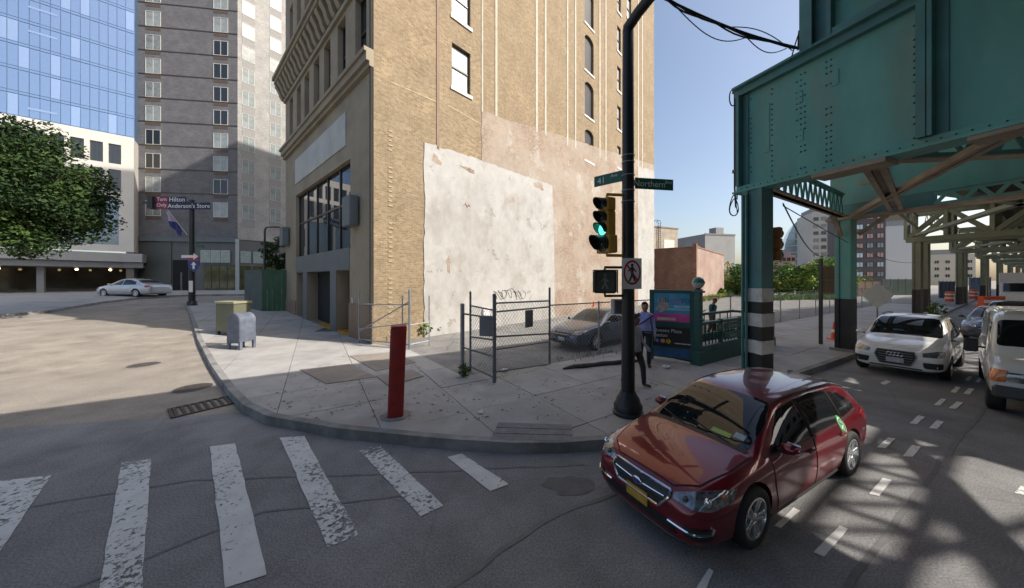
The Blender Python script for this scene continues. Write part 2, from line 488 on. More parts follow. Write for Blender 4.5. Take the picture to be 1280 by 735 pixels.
def clip(subject, cell):
    out = list(subject)
    n = len(cell)
    for i in range(n):
        a, b = cell[i], cell[(i + 1) % n]
        ex, ey = b[0] - a[0], b[1] - a[1]
        inp = out; out = []
        if not inp: break
        def side(p): return ex * (p[1] - a[1]) - ey * (p[0] - a[0])
        for j in range(len(inp)):
            p, q = inp[j - 1], inp[j]
            sp_, sq = side(p), side(q)
            if (sp_ >= 0) != (sq >= 0):
                t = sp_ / (sp_ - sq)
                out.append((p[0] + (q[0] - p[0]) * t, p[1] + (q[1] - p[1]) * t))
            if sq >= 0: out.append(q)
    r = []
    for p in out:
        if not r or math.hypot(p[0] - r[-1][0], p[1] - r[-1][1]) > 1e-3: r.append(p)
    if len(r) > 1 and math.hypot(r[0][0] - r[-1][0], r[0][1] - r[-1][1]) < 1e-3: r.pop()
    return r

def area(p):
    return abs(sum(p[i - 1][0] * p[i][1] - p[i][0] * p[i - 1][1] for i in range(len(p)))) / 2

def cells(poly, o, ux, uy, sx, sy, gap=0.0, i0=-60, i1=60, j0=-60, j1=60):
    xs = [p[0] for p in poly]; ys = [p[1] for p in poly]
    bx = (min(xs), max(xs), min(ys), max(ys))
    res = []
    for i in range(i0, i1):
        for j in range(j0, j1):
            g = gap / 2
            c = []
            for (a, b) in ((i * sx + g, j * sy + g), ((i + 1) * sx - g, j * sy + g), ((i + 1) * sx - g, (j + 1) * sy - g), (i * sx + g, (j + 1) * sy - g)):
                c.append((o[0] + ux[0] * a + uy[0] * b, o[1] + ux[1] * a + uy[1] * b))
            if max(p[0] for p in c) < bx[0] or min(p[0] for p in c) > bx[1] or max(p[1] for p in c) < bx[2] or min(p[1] for p in c) > bx[3]: continue
            q = clip(poly, c)
            if len(q) >= 3 and area(q) > 0.004: res.append((i, j, q))
    return res

def sheet(name, poly, m, dz, size=2.5, parent=None):
    b = MB()
    for (_, _, q) in cells(poly, (0, 0), (1, 0), (0, 1), size, size):
        n = len(q)
        b.add([(x, y, gz(x, y) + dz) for x, y in q], [tuple(range(n))])
    return b.build(name, m, parent)

# ground: one sheet out to the horizon
xs = [-1500, -700, -350, -180, -110] + list(range(-80, 81, 4)) + [110, 180, 350, 700, 1500]
ys = [-600, -200, -80, -40] + list(range(-20, 121, 4)) + [180, 350, 700, 1800]
b = MB()
b.add([(x, y, gz(x, y) - 0.03) for y in ys for x in xs],
      [(j * len(xs) + i, j * len(xs) + i + 1, (j + 1) * len(xs) + i + 1, (j + 1) * len(xs) + i) for j in range(len(ys) - 1) for i in range(len(xs) - 1)])
structure(b.build('ground', M_['ground']))

# curb line of the corner block (photo order: far left, round the corner, off to the right)
cpx = [(230, 381), (236, 394), (246, 428), (262, 462), (283, 495), (302, 516), (332, 531), (420, 547.5), (500, 556), (560, 562), (640, 567), (700, 567), (762, 562)]
curb = [P(*p) for p in cpx]
c_r = P(1070, 448)
dn = (c_r - curb[-1]).normalized()
curb += [curb[-1] + dn * 3, c_r, c_r + D_EL * 20, c_r + D_EL * 60, c_r + D_EL * 130]
curb2 = [(p.x, p.y) for p in curb]
def offset(line, d):
    out = []
    for i, p in enumerate(line):
        a = line[max(0, i - 1)]; b_ = line[min(len(line) - 1, i + 1)]
        tx, ty = b_[0] - a[0], b_[1] - a[1]
        l = math.hypot(tx, ty)
        out.append((p[0] - ty / l * d, p[1] + tx / l * d))
    return out
curb_in = offset(curb2, 0.16)
# roads: the two carriageways as sheets over the ground
P_A = P(578, 470, 0.14); P_D = P(687, 455, 0.14); P_L = P(512, 437, 0.14)
far_left = curb2[0]
street_poly = [curb2[i] for i in range(0, 8)]
s_cut = street_poly[-1]
near_edge = [(s_cut[0] + 0.3, s_cut[1] - 0.4)]
wl = Vector((-0.71, 0.70, 0))
road_poly = [(-60, -30)] + [(90, -30), (150, 20), (curb2[-1][0] + 10, curb2[-1][1])] + curb2[::-1][:-4]
# 41 Ave is coloured paler to look sunlit; it meets the boulevard along the crosswalk
e0 = P(300, 516); e1 = P(-60, 540)
ext = (e1 - e0).normalized()
road_poly = [(70, -30), (150, 30), (curb2[-1][0] + 20, curb2[-1][1] - 6)] + curb2[::-1][:len(curb2) - 5] + [(e0.x, e0.y), (e0.x + ext.x * 40, e0.y + ext.y * 40), (-45, -30)]
structure(sheet('road', road_poly, M_['asphalt'], 0.0, 3.0))
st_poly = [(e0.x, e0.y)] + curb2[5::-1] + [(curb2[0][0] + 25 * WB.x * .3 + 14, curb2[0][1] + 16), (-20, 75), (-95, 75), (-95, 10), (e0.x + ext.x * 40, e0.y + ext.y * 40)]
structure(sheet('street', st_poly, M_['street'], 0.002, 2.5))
tar = mat('fresh_tar_patch', (0.135, 0.133, 0.135), 0.8, var=0.2, scale=6, bump=0.5, bscale=70)

# curb stones
cb_root = None
b = MB()
for i in range(len(curb2) - 1):
    p, q, p2, q2 = curb2[i], curb2[i + 1], curb_in[i], curb_in[i + 1]
    h0 = 0.155; h1 = 0.155
    zz = [gz(*p), gz(*q), gz(*p2), gz(*q2)]
    b.add([(p[0], p[1], zz[0] - .05), (q[0], q[1], zz[1] - .05), (q2[0], q2[1], zz[3] - .05), (p2[0], p2[1], zz[2] - .05),
           (p[0] + (p2[0] - p[0]) * .12, p[1] + (p2[1] - p[1]) * .12, zz[0] + h0), (q[0] + (q2[0] - q[0]) * .12, q[1] + (q2[1] - q[1]) * .12, zz[1] + h1), (q2[0], q2[1], zz[3] + h1), (p2[0], p2[1], zz[2] + h0)],
          [(0, 1, 5, 4), (4, 5, 6, 7), (2, 3, 7, 6), (1, 2, 6, 5), (3, 0, 4, 7), (0, 3, 2, 1)])
structure(b.build('curb', M_['curb']))

# the block inside the curb: parking lot surface and everything under the buildings
back = [(curb2[-1][0] - 30, curb2[-1][1] + 60), (20, 110), (far_left[0] + 32, far_left[1] + 30)]
structure(sheet('parking_lot', curb_in + back, M_['lot'], 0.115, 2.5))

# sidewalk: joint bed plus single concrete slabs
FEND = P_D + D_EL * 60
fac_end = CORNER + WB * 13.6
side_poly = curb_in[:16] + [(c_r.x + D_EL.x * 62, c_r.y + D_EL.y * 62), (FEND.x, FEND.y), (P_D.x, P_D.y), (P_A.x, P_A.y), (P_L.x, P_L.y), (CORNER.x, CORNER.y), (fac_end.x, fac_end.y), (fac_end.x + 7 * WB.x, fac_end.y + 7 * WB.y)]
# keep only the far end point that lies past the last kept curb vertex
side_poly = curb_in[:15] + [(c_r.x + D_EL.x * 34 + N_EL.x * .16, c_r.y + D_EL.y * 34 + N_EL.y * .16), ((P_D + D_EL * 46).x, (P_D + D_EL * 46).y)] + side_poly[-6:]
sw = structure(sheet('sidewalk', side_poly, M_['mortar'], 0.128, 2.5))
rnd = random.Random(3)
so = P(640, 560, 0.14)
ramp = [P(*p, 0.143) for p in ((612, 550.5), (624, 527), (714, 530), (716, 552.5))]
nslab = 0
D_S = D_EL; S_ = 1.52
for (i, j, q) in cells(side_poly, (so.x, so.y), (D_S.x, D_S.y), (N_EL.x, N_EL.y), S_, S_, 0.013):
    if nslab >= 290: break
    cx = sum(p[0] for p in q) / len(q); cy = sum(p[1] for p in q) / len(q)
    if area(q) < 0.03: continue
    dz = 0.140 + rnd.uniform(-0.004, 0.004)
    tx, ty = rnd.uniform(-.003, .003), rnd.uniform(-.003, .003)
    b = MB(); n = len(q)
    z = lambda p: gz(p[0], p[1]) + dz + (p[0] - cx) * tx + (p[1] - cy) * ty
    vs = [(p[0], p[1], z(p)) for p in q] + [(p[0], p[1], z(p) - 0.016) for p in q]
    b.add(vs, [tuple(range(n))] + [(k, (k + 1) % n, n + (k + 1) % n, n + k) for k in range(n)])
    r_ = rnd.random()
    b.build('slab', M_['concrete2'] if r_ < .32 else M_['concrete'], sw)
    nslab += 1

# pedestrian ramp paving with its ribbed tactile strip
rp_o = empty('tactile_paving', ramp[0] * 0 + Vector((sum(v.x for v in ramp) / 4, sum(v.y for v in ramp) / 4, 0.15)), 'grey ribbed tactile strip set in the corner sidewalk at the dropped curb', 'tactile paving')
b = MB()
def lerp(a, c, t): return a + (c - a) * t
def quadpt(u, v):
    return lerp(lerp(ramp[0], ramp[3], u), lerp(ramp[1], ramp[2], u), v)
pl = MB(); pl.add([quadpt(0, 0), quadpt(1, 0), quadpt(1, .93), quadpt(0, .93)], [(0, 1, 2, 3)])
pl.v = [v + Vector((0, 0, 0.004)) for v in pl.v]
pl.build('paving_plate', mat('tactile_plate', (0.15, 0.148, 0.155), .85, var=.2, scale=5), rp_o, world=True)
rb = MB()
for k in range(30):
    u = (k + .5) / 30
    for j in range(3):
        v0, v1 = j / 3 * .93 + .015, (j + 1) / 3 * .93 - .015
        rb.bar(quadpt(u, v0) + Vector((0, 0, .008)), quadpt(u, v1) + Vector((0, 0, .008)), 0.038, 0.012)
o = rb.build('rib', mat('tactile_rib', (0.21, 0.208, 0.215), .85, var=.2, scale=5), rp_o, world=True); o['kind'] = 'stuff'

# brown metal cellar hatches / old patches set in the driveway sidewalk
for k, (q, lab) in enumerate(((((375, 462), (437, 455), (470, 471), (408, 480)), 'brown patched concrete slab nearest the street in the driveway sidewalk'),
                              (((437, 445), (492, 440), (520, 453), (470, 464)), 'brown patched concrete slab beside the open gate on the sidewalk'),
                              (((470, 470), (515, 462), (530, 470), (486, 482)), 'small brown patched slab right behind the red bollard'))):
    pts = [P(*p, 0.15) for p in q]
    c = sum(pts, Vector()) / 4
    b = MB(); b.prism([(p.x - c.x, p.y - c.y) for p in pts], -0.004, 0.006)
    o = b.build('sidewalk_patch', M_['concrete3']); o.location = (c.x, c.y, c.z)
    structure(o, lab)

# painted markings
def quad(name, px, m, parent, dz=0.008):
    pts = [P(*p, dz) for p in px]
    b = MB(); rq = random.Random(int(px[0][0] * 7 + px[0][1])); ring = []
    for i in range(4):
        p, q = pts[i], pts[(i + 1) % 4]
        n = max(1, int((q - p).length / .16))
        for k in range(n): ring.append(p.lerp(q, k / n) + Vector((rq.uniform(-1, 1), rq.uniform(-1, 1), 0)) * (.006 if name == 'crosswalk_stripe' else .003))
    b.add(ring, [tuple(range(len(ring)))])
    o = b.build(name, m, parent)
    o['kind'] = 'structure'
    return o
road = bpy.data.objects['road']
for q in (((-14, 600), (20, 597), (64, 594), (-36, 748)), ((152, 578), (189, 573), (177, 745), (122, 745)), ((262, 558), (294, 554), (334, 718), (282, 734)),
          ((350, 547), (380, 545), (448, 668), (410, 684)), ((449, 563), (474, 556), (554, 632), (526, 645)), ((559, 571), (577, 567), (636, 605), (613, 614))):
    if q[0][0] < 0: q = ((-22, 603), (64, 594), (-34, 740), (-150, 740))
    quad('crosswalk_stripe', q, M_['stripe'], road)
for q in (((868, 738), (886, 710), (892, 714), (880, 742)), ((1016, 690), (1050, 657), (1060, 661), (1030, 696)), ((968, 657), (992, 634), (1000, 638), (976, 660)), ((1086, 617), (1103, 597), (1115, 600), (1099, 620)),
          ((1096, 559), (1110, 547), (1119, 548), (1107, 560)), ((1128, 570), (1140, 556), (1151, 558), (1141, 571)),
          ((1137, 529), (1148, 519), (1156, 521), (1146, 530)), ((1161, 535), (1171, 525), (1180, 527), (1171, 536)),
          ((1167, 506), (1177, 498), (1183, 499), (1175, 507)), ((1186, 510), (1196, 502), (1204, 503), (1195, 511)),
          ((1188, 490), (1195, 483), (1201, 484), (1195, 491)), ((1204, 492), (1211, 485), (1218, 486), (1212, 493)),
          ((1206, 475), (1211, 470), (1216, 471), (1211, 476)), ((1219, 477), (1224, 472), (1229, 473), (1224, 478)),
          ((1268, 616), (1276, 607), (1292, 611), (1287, 620)), ((1100, 479), (1108, 475), (1114, 477), (1106, 481))):
    quad('lane_dash', q, M_['dash'], road)
# old tar patch with a broken edge in front of the car, and a few straight tar seams
rr = random.Random(5)
for (cx, cy, rx, ry, n) in ((712, 606, 34, 13, 16),):
    pts = []
    for k in range(n):
        a = 2 * math.pi * k / n; f = rr.uniform(.7, 1.1)
        pts.append(P(cx + rx * f * math.cos(a), cy + ry * f * math.sin(a), 0.004))
    b = MB(); b.add(pts, [tuple(range(n))])
    o = b.build('tar_patch', tar, road); o['kind'] = 'structure'

seam = mat('tar_seam', (0.15, 0.148, 0.15), 0.7, var=0.2, scale=6)
for (pts, w) in ((((560, 735), (700, 640), (830, 600)), .05), (((0, 640), (240, 600), (520, 590), (700, 582), (757, 578)), .035), (((1060, 735), (1130, 640), (1190, 560), (1240, 500)), .05), (((90, 735), (330, 640), (560, 612)), .03)):
    rq = random.Random(int(w * 1000) + pts[0][0]); q = [P(*p, 0.005) for p in pts]; line = []
    for a, c in zip(q, q[1:]):
        n = max(2, int((c - a).length / .25))
        for k in range(n): line.append(a.lerp(c, k / n) + Vector((rq.uniform(-1, 1), rq.uniform(-1, 1), 0)) * .02)
    b = MB(); o1 = offset([(p.x, p.y) for p in line], w / 2); o2 = offset([(p.x, p.y) for p in line], -w / 2); n = len(line)
    b.add([(p[0], p[1], .005) for p in o1] + [(p[0], p[1], .005) for p in o2], [(k, k + 1, n + k + 1, n + k) for k in range(n - 1)])
    o = b.build('tar_seam', seam, road); o['kind'] = 'structure'
gum = MB(); rq = random.Random(77)
while len(gum.f) < 420:
    p = P(rq.uniform(330, 900), rq.uniform(445, 556), 0.147)
    if clip([(p.x, p.y), (p.x + .01, p.y), (p.x, p.y + .01)], [(curb2[6][0], curb2[6][1])] * 0 + [(-6, 3), (8, 3), (8, 30), (-6, 30)]) and p.y > curb2[7][1] + (.35 if p.x < 2 else .6):
        r = rq.uniform(.012, .032); gum.add([(p.x + r * math.cos(a) * rq.uniform(.8, 1.2), p.y + r * math.sin(a), .1475) for a in (0, 1.05, 2.1, 3.14, 4.2, 5.2)], [(0, 1, 2, 3, 4, 5)])
o = gum.build('gum_spots', mat('old_gum', (.13, .128, .125), .8, var=.2), sw); o['kind'] = 'stuff'
# manhole, drain, utility covers on 41 Ave
def cover(px, py, r, label, dark=0.05):
    c = P(px, py, 0.004)
    t = empty('manhole_cover', c, label, 'manhole cover')
    m1 = mat('cast_iron', (dark * 1.6, dark * 1.4, dark * 1.2), .6, var=.3, scale=12, metal=.3)
    b = MB(); b.lathe([(r * 1.12, -.02), (r * 1.12, .004), (r * 1.0, .006), (r * 1.0, -.01)], n=24); b.build('cover_ring', M_['curb'], t)
    b = MB(); b.lathe([(0, .006), (r * .97, .006), (r * .97, -.01)], n=24)
    for k in range(-3, 4):
        w = math.sqrt(max(0, (r * .85) ** 2 - (k * r * .25) ** 2))
        b.box((0, k * r * .25, .008), (2 * w, .03, .006))
    b.build('cover_plate', m1, t)
cover(241, 485, .36, 'round iron manhole cover beside the storm drain on the sunlit street')
cover(180, 456, .36, 'round iron manhole cover in the middle of the sunlit street', .07)
dp = P(258, 507, 0.006)
dr = empty('storm_drain', dp, 'rectangular iron storm drain grate in the street at the curb', 'drain', math.atan2(-.62, .78) + R(90))
b = MB(); b.box((0, 0, -.02), (.98, .62, .03)); b.build('drain_pit', M_['dark'], dr)
for k in range(9):
    b = MB(); b.box((-.44 + k * .11, 0, .004), (.045, .60, .035)); b.build('grate_bar', mat('drain_iron', (.09, .075, .06), .6, metal=.4, var=.3, scale=9) if k == 0 else bpy.data.materials['drain_iron'], dr)
b = MB(); 
for s in (-1, 1): b.box((0, s * .31, .002), (1.0, .05, .036)); b.box((s * .5, 0, .002), (.05, .67, .034))
b.build('drain_frame', bpy.data.materials['drain_iron'], dr)

# far sidewalk of 41 Ave in front of the hotels
fs = [P(-140, 402), P(-40, 400), P(62, 391), P(128, 379.5), P(178, 373.5), P(228, 370.5), P(300, 369.5), P(332, 369)]
far_poly = [(p.x, p.y) for p in fs] + [(-20, 62), (-40, 95), (-110, 90), (-110, 20)]
structure(sheet('hotel_sidewalk', far_poly, M_['concrete'], 0.13, 2.5))
fo = offset([(p.x, p.y) for p in fs], 0.15)
b = MB()
for i in range(len(fs) - 1):
    p, q = fs[i], fs[i + 1]; p2, q2 = fo[i], fo[i + 1]
    b.add([(p.x, p.y, p.z - .03), (q.x, q.y, q.z - .03), (q2[0], q2[1], q.z - .03), (p2[0], p2[1], p.z - .03), (p.x, p.y, p.z + .15), (q.x, q.y, q.z + .15), (q2[0], q2[1], q.z + .15), (p2[0], p2[1], p.z + .15)],
          [(0, 1, 5, 4), (4, 5, 6, 7), (2, 3, 7, 6), (0, 3, 2, 1)])
structure(b.build('hotel_curb', M_['curb']))
# ------------------------------------------------------------------ buildings
CX, CY = CORNER.x, CORNER.y
YAW_B = math.atan2(WA.y, WA.x)
def Wl(px, py):
    """(along, z) on the party wall for a photograph pixel"""
    r = (px - 640) / FPX
    s = (r * CY - CX) / (WA.x - WA.y * r)
    return s, CAM_H + (HZ - py) / FPX * (CY + WA.y * s)
def Fl(px, py):
    r = (px - 640) / FPX
    s = (r * CY - CX) / (WB.x - WB.y * r)
    return s, CAM_H + (HZ - py) / FPX * (CY + WB.y * s)

def holed(mb, u0, u1, z0, z1, holes, fn, reveal):
    """a wall face with rectangular openings and their reveals; fn(u, z, depth) -> point"""
    us = sorted({u0, u1} | {h[0] for h in holes} | {h[1] for h in holes})
    zs = sorted({z0, z1} | {h[2] for h in holes} | {h[3] for h in holes})
    us = [u for u in us if u0 <= u <= u1]; zs = [z for z in zs if z0 <= z <= z1]
    for i in range(len(us) - 1):
        for j in range(len(zs) - 1):
            cu, cz = (us[i] + us[i + 1]) / 2, (zs[j] + zs[j + 1]) / 2
            if any(h[0] < cu < h[1] and h[2] < cz < h[3] for h in holes): continue
            mb.add([fn(us[i], zs[j], 0), fn(us[i + 1], zs[j], 0), fn(us[i + 1], zs[j + 1], 0), fn(us[i], zs[j + 1], 0)], [(0, 1, 2, 3)])
    for h in holes:
        a, b_, c, d = h[:4]
        rv = h[4] if len(h) > 4 else reveal
        for (p, q) in (((a, c), (a, d)), ((a, d), (b_, d)), ((b_, d), (b_, c)), ((b_, c), (a, c))):
            mb.add([fn(*p, 0), fn(*q, 0), fn(*q, rv), fn(*p, rv)], [(0, 1, 2, 3)])

M_['tan'] = brick('tan_brick', (0.345, 0.258, 0.158), (0.205, 0.15, 0.088), (0.31, 0.25, 0.17), 'x', dirt=(0.225, 0.178, 0.12), damt=0.4, streak=.22)
M_['tan2'] = brick('tan_brick_pier', (0.315, 0.225, 0.122), (0.235, 0.163, 0.086), (0.27, 0.21, 0.135), 'x', dirt=(0.40, 0.35, 0.27), damt=0.5, streak=.2)
M_['pink'] = brick('exposed_pink_brick', (0.24, 0.16, 0.115), (0.33, 0.245, 0.185), (0.36, 0.29, 0.235), 'x', dirt=(0.36, 0.315, 0.265), damt=0.8, dscale=.38, streak=.24)
M_['stucco'] = mat('white_stucco', (0.385, 0.378, 0.362), .9, var=.10, scale=2.2, dirt=(0.285, 0.265, 0.235), dscale=.8, damt=.75, bump=.3, bscale=9, stretch=(1, 1, .6), spec=.15)
flaking(M_['pink'], (.335, .295, .245), .62, .30, .12, amount=.6)
flaking(M_['pink'], (.385, .355, .315), .69, .55, .04, amount=.8)
flaking(M_['stucco'], (.43, .425, .41), .60, .32, .06, amount=.6)
flaking(M_['stucco'], (.25, .235, .205), .73, .9, .03, amount=.7)
flaking(M_['tan'], (.36, .30, .205), .74, .35, .05, amount=.5)
M_['whitewash'] = mat('patchy_whitewash', (0.43, 0.425, 0.41), .9, var=.08, scale=2, dirt=(.33, .31, .28), dscale=1.1, damt=.6)
M_['stripe_w'] = mat('white_mortar_line', (0.42, 0.385, 0.32), .9, var=.2, scale=3)
M_['tan_pale'] = mat('pale_mortar_scar', (0.36, 0.295, 0.19), .9, var=.3, scale=6)
M_['stone'] = mat('tan_limestone', (0.30, 0.255, 0.185), .85, var=.12, scale=.8, dirt=(0.20, 0.17, 0.125), dscale=.5, damt=.6, bump=.1, bscale=30)
M_['stone2'] = mat('brown_stone_base', (0.235, 0.165, 0.115), .8, var=.15, scale=1.5, dirt=(.15, .11, .08), dscale=.8, damt=.5)
M_['bluegrey'] = mat('blue_grey_panel', (0.115, 0.14, 0.155), .5, var=.1, scale=1)
M_['white2'] = mat('pale_sign_panel', (0.42, 0.42, 0.40), .6, var=.1, scale=.6, dirt=(.25, .25, .24), dscale=.7, damt=.5)
M_['winwhite'] = mat('white_window_frame', (0.60, 0.58, 0.54), .6, var=.08)
M_['windark'] = mat('dark_window_frame', (0.022, 0.022, 0.024), .4, var=0)
M_['fglass'] = mat('facade_glass', (0.03, 0.036, 0.045), .02, var=0, spec=1.0, metal=0.35)

TB = empty('brick_building', (CX, CY, 0), 'tall tan brick corner building with a big whitewashed blank side wall', 'building', YAW_B)
LW = Wl(817.5, 385)[0]
HT = 49.5; FB = Fl(357, 388)[0]
# party wall with its windows
wins = []      # (s0,s1,z0,z1,type)
def wpx(x0, x1, y0, y1, typ):
    xc = (x0 + x1) / 2
    s0, s1 = Wl(x0, 100)[0], Wl(x1, 100)[0]
    wins.append((s0, s1, Wl(xc, y1)[1], Wl(xc, y0)[1], typ))
wpx(565, 588, 60, 114, 'sash'); wpx(565, 588, -27, 27, 'sash')
for (y0, y1) in ((163, 202), (104, 147), (46, 91), (-12, 33)): wpx(731, 742, y0, y1, 'arch')
for (y0, y1) in ((183, 210), (133, 162), (84, 114), (34, 65), (-15, 16)):
    wpx(771.5, 776, y0, y1, 'sash'); 
for (y0, y1) in ((190, 216), (146, 175), (97, 126), (48, 77), (-1, 28)):
    wpx(783.5, 789, y0 - 3, y1 - 3, 'sash')
b = MB()
holed(b, 0, LW, -0.2, HT, [(w[0], w[1], w[2], w[3]) for w in wins], lambda u, z, d: (u, d, z), 0.22)
b.build('party_wall', M_['tan'], TB)
for w in wins:
    s0, s1, z0, z1, typ = w
    f = MB(); t = .07
    fy = .13
    if typ == 'sash':
        f.mm(s0, s0 + t, fy, fy + .08, z0, z1); f.mm(s1 - t, s1, fy, fy + .08, z0, z1); f.mm(s0 + t, s1 - t, fy, fy + .08, z1 - t, z1); f.mm(s0 + t, s1 - t, fy, fy + .08, z0, z0 + t)
        zm = (z0 + z1) / 2; f.mm(s0 + t, s1 - t, fy - .02, fy + .06, zm - .04, zm + .04)
        fo_ = f.build('window', M_['windark'], TB)
        g = MB(); g.mm(s0 + t, s1 - t, fy + .03, fy + .045, z0 + t, zm - .04); g.mm(s0 + t, s1 - t, fy + .03, fy + .045, zm + .04, z1 - t); g.build('pane', M_['blind'], fo_)
        sl = MB(); sl.mm(s0 - .1, s1 + .1, -.06, .12, z0 - .16, z0); sl.build('window_sill', M_['winwhite'], fo_)
    else:
        sm = (s0 + s1) / 2; hw = (s1 - s0) / 2
        f.mm(s0, s1, .17, .2, z0, z1)
        fo_ = f.build('window', M_['windark'], TB)
        a = MB()      # brick infill that rounds the head
        n = 8
        for sgn in (-1, 1):
            pts = [(sm + sgn * hw, z1 - hw * .55)] + [(sm + sgn * hw * math.cos(k * math.pi / 2 / n), z1 - hw * .55 + hw * .55 * math.sin(k * math.pi / 2 / n)) for k in range(1, n + 1)] + [(sm + sgn * hw, z1)]
            a.prism([(p[0], p[1]) for p in pts], 0.0, .165, Matrix(((1, 0, 0, 0), (0, 0, 1, .003), (0, 1, 0, 0), (0, 0, 0, 1))))
        a.build('arch_head', M_['tan'], fo_)
        sl = MB(); sl.mm(s0 - .12, s1 + .12, -.05, .12, z0 - .14, z0); sl.build('window_sill', M_['winwhite'], fo_)
# lower pale zones: the ghost of a demolished neighbour
def jag(pts, seed, amp=.05):
    rj = random.Random(seed); out = []
    for i in range(len(pts)):
        p, q = pts[i], pts[(i + 1) % len(pts)]
        L_ = math.hypot(q[0] - p[0], q[1] - p[1]); n = max(1, int(L_ / .3))
        for k in range(n):
            j_ = amp * (1 if .1 < k / n < .95 else .3)
            out.append((min(LW - .003, p[0] + (q[0] - p[0]) * k / n + rj.uniform(-j_, j_)), p[1] + (q[1] - p[1]) * k / n + rj.uniform(-j_, j_)))
    return out
def blob(px, py, rx, rz_, seed, name, m, y0):
    rj = random.Random(seed); u, z = Wl(px, py); pts = []
    ph = [rj.uniform(0, 6.28) for _ in range(4)]
    for k in range(36):
        a = 2 * math.pi * k / 36
        f = 1 + .28 * math.sin(2 * a + ph[0]) + .2 * math.sin(3 * a + ph[1]) + .14 * math.sin(5 * a + ph[2]) + .10 * math.sin(9 * a + ph[3])
        pts.append((min(LW - .01, u + rx * f * math.cos(a)), z + rz_ * f * math.sin(a)))
    b_ = MB(); b_.prism(pts, y0, 0, Matrix(((1, 0, 0, 0), (0, 0, 1, 0), (0, 1, 0, 0), (0, 0, 0, 1))))
    return b_.build(name, m, TB)
def wallpoly(pxs, name, m, y0, y1=0.0):
    pts = jag([Wl(*p) for p in pxs], len(name) + int(pxs[0][0]))
    b_ = MB(); b_.prism(pts, y0, y1, Matrix(((1, 0, 0, 0), (0, 0, 1, 0), (0, 1, 0, 0), (0, 0, 0, 1))))
    return b_.build(name, m, TB)
wallpoly(((602, 139), (640, 152), (700, 169), (760, 189), (817.4, 206), (817.4, 392), (600, 425)), 'exposed_brick_patch', M_['pink'], -.020)
wallpoly(((530, 178), (602, 201), (690, 232), (692, 300), (693, 412), (530, 428)), 'stucco_patch', M_['stucco'], -.035)
wallpoly(((797, 208), (817.4, 214), (817.4, 392), (797, 394)), 'stucco_patch', M_['stucco'], -.032)
for k, (px, py, rx, rz_) in enumerate(((673, 232, .35, .28), (545, 200, .22, .2), (640, 250, .14, .2), (585, 212, .4, .10), (560, 330, .12, .3))):
    blob(px, py, rx, rz_, 80 + k, 'bare_patch', M_['pink'], -.0375 - .001 * k)
# vertical white lines on the wall
for (x, y1, w) in ((602.5, 140, .10), (620, 146, .16), (670.5, 166, .22), (681.5, 169, .20), (709, 182, .2), (719, 186, .2), (749.5, 197, .22), (757, 201, .22), (797.5, 208, .28), (802.5, 210, .28)):
    s, zb = Wl(x, y1)
    b = MB(); b.mm(s - w / 2, s + w / 2, -.03, 0, zb, HT); b.build('wall_strip', M_['stripe_w'], TB)
# shallow brick pilaster between two line pairs and the flue chase
s0 = Wl(547, 100)[0]; b = MB(); b.mm(s0 - .07, s0 + .07, -.035, 0, Wl(547, 187)[1], HT); b.build('wall_strip', M_['stone2'], TB)
# toothed brick line where a neighbour was keyed in
b = MB()
zt = Wl(488, 160)[1]
k = 0.4
us = Wl(487, 300)[0]
teeth = 0
while k < zt:
    b = MB(); b.mm(-.06, .09 + .03 * (teeth % 2), -.02, 0, 0, .07); o = b.build('toothed_brick', M_['tan_pale'], TB); o.location = (us, 0, k); k += .19 if teeth % 9 else .7; teeth += 1
for (xa, ya, xb, yb) in ((490, 103, 545, 127), (700, 205, 817, 242) , (560, 132, 601, 155)):
    p, q = Wl(xa, ya), Wl(xb, yb)
    b = MB(); b.bar((p[0], -.004, p[1]), (q[0], -.004, q[1]), .008, .06, up=(0, 0, 1)); b.build('scar_line', M_['tan_pale'], TB)
# graffiti scrawl
g = MB()
for (cx, cy, sx) in ((623, 366, 1), (634, 364, 1.1), (648, 366, .9)):
    pts = []
    for k in range(26):
        a = k / 25 * 4.6 * math.pi
        u, z = Wl(cx - 6 + sx * (4 * math.cos(a) + k * .55), cy + (5 + 4 * math.sin(k * .7 + cx)) * math.sin(a * 1.1 + .4 + cx))
        pts.append((u, -.042, z))
    g.tube(pts, .011, 5)
g.build('graffiti', M_['blackpaint'], TB)
g = MB()
u, z = Wl(583, 258); g.tube([(u - .2, -.044, z), (u - .1, -.044, z + .12), (u + .02, -.044, z - .05), (u + .1, -.044, z + .1), (u + .2, -.044, z + .02)], .014, 5)
g.build('graffiti', M_['red'], TB)
b = MB(); u, z = Wl(606, 396); b.mm(u - .22, u + .22, -.16, 0, z - .45, z + .45); b.build('wall_box', M_['white'], TB, bevel=.01)
# downpipe/dark joint at the corner
b = MB(); b.tube([(-.07, .06, 0), (-.07, .06, HT)], .06, 8); b.build('corner_pipe', mat('pipe_dark', (.05, .048, .045), .9, var=.1, spec=.1), TB)
# ---- street facade (local x = 0 plane, faces -x)
ff = lambda u, z, d: (d, u, z)
ZF = lambda px, py: Fl(px, py)[1]
bg0, bg1 = Fl(438, 250)[0], Fl(370, 250)[0]
g_top = ZF(438, 198); g_bot = ZF(438, 309)
hz = [(bg0, bg1, g_bot, g_top, .35)]
op = [(Fl(437, 380)[0], Fl(420.5, 380)[0]), (Fl(413, 380)[0], Fl(384, 380)[0]), (Fl(379, 380)[0], Fl(370.5, 380)[0])]
o_top = ZF(437, 337)
for (a, c) in op: hz.append((a, c, 0.02, o_top, 1.6))
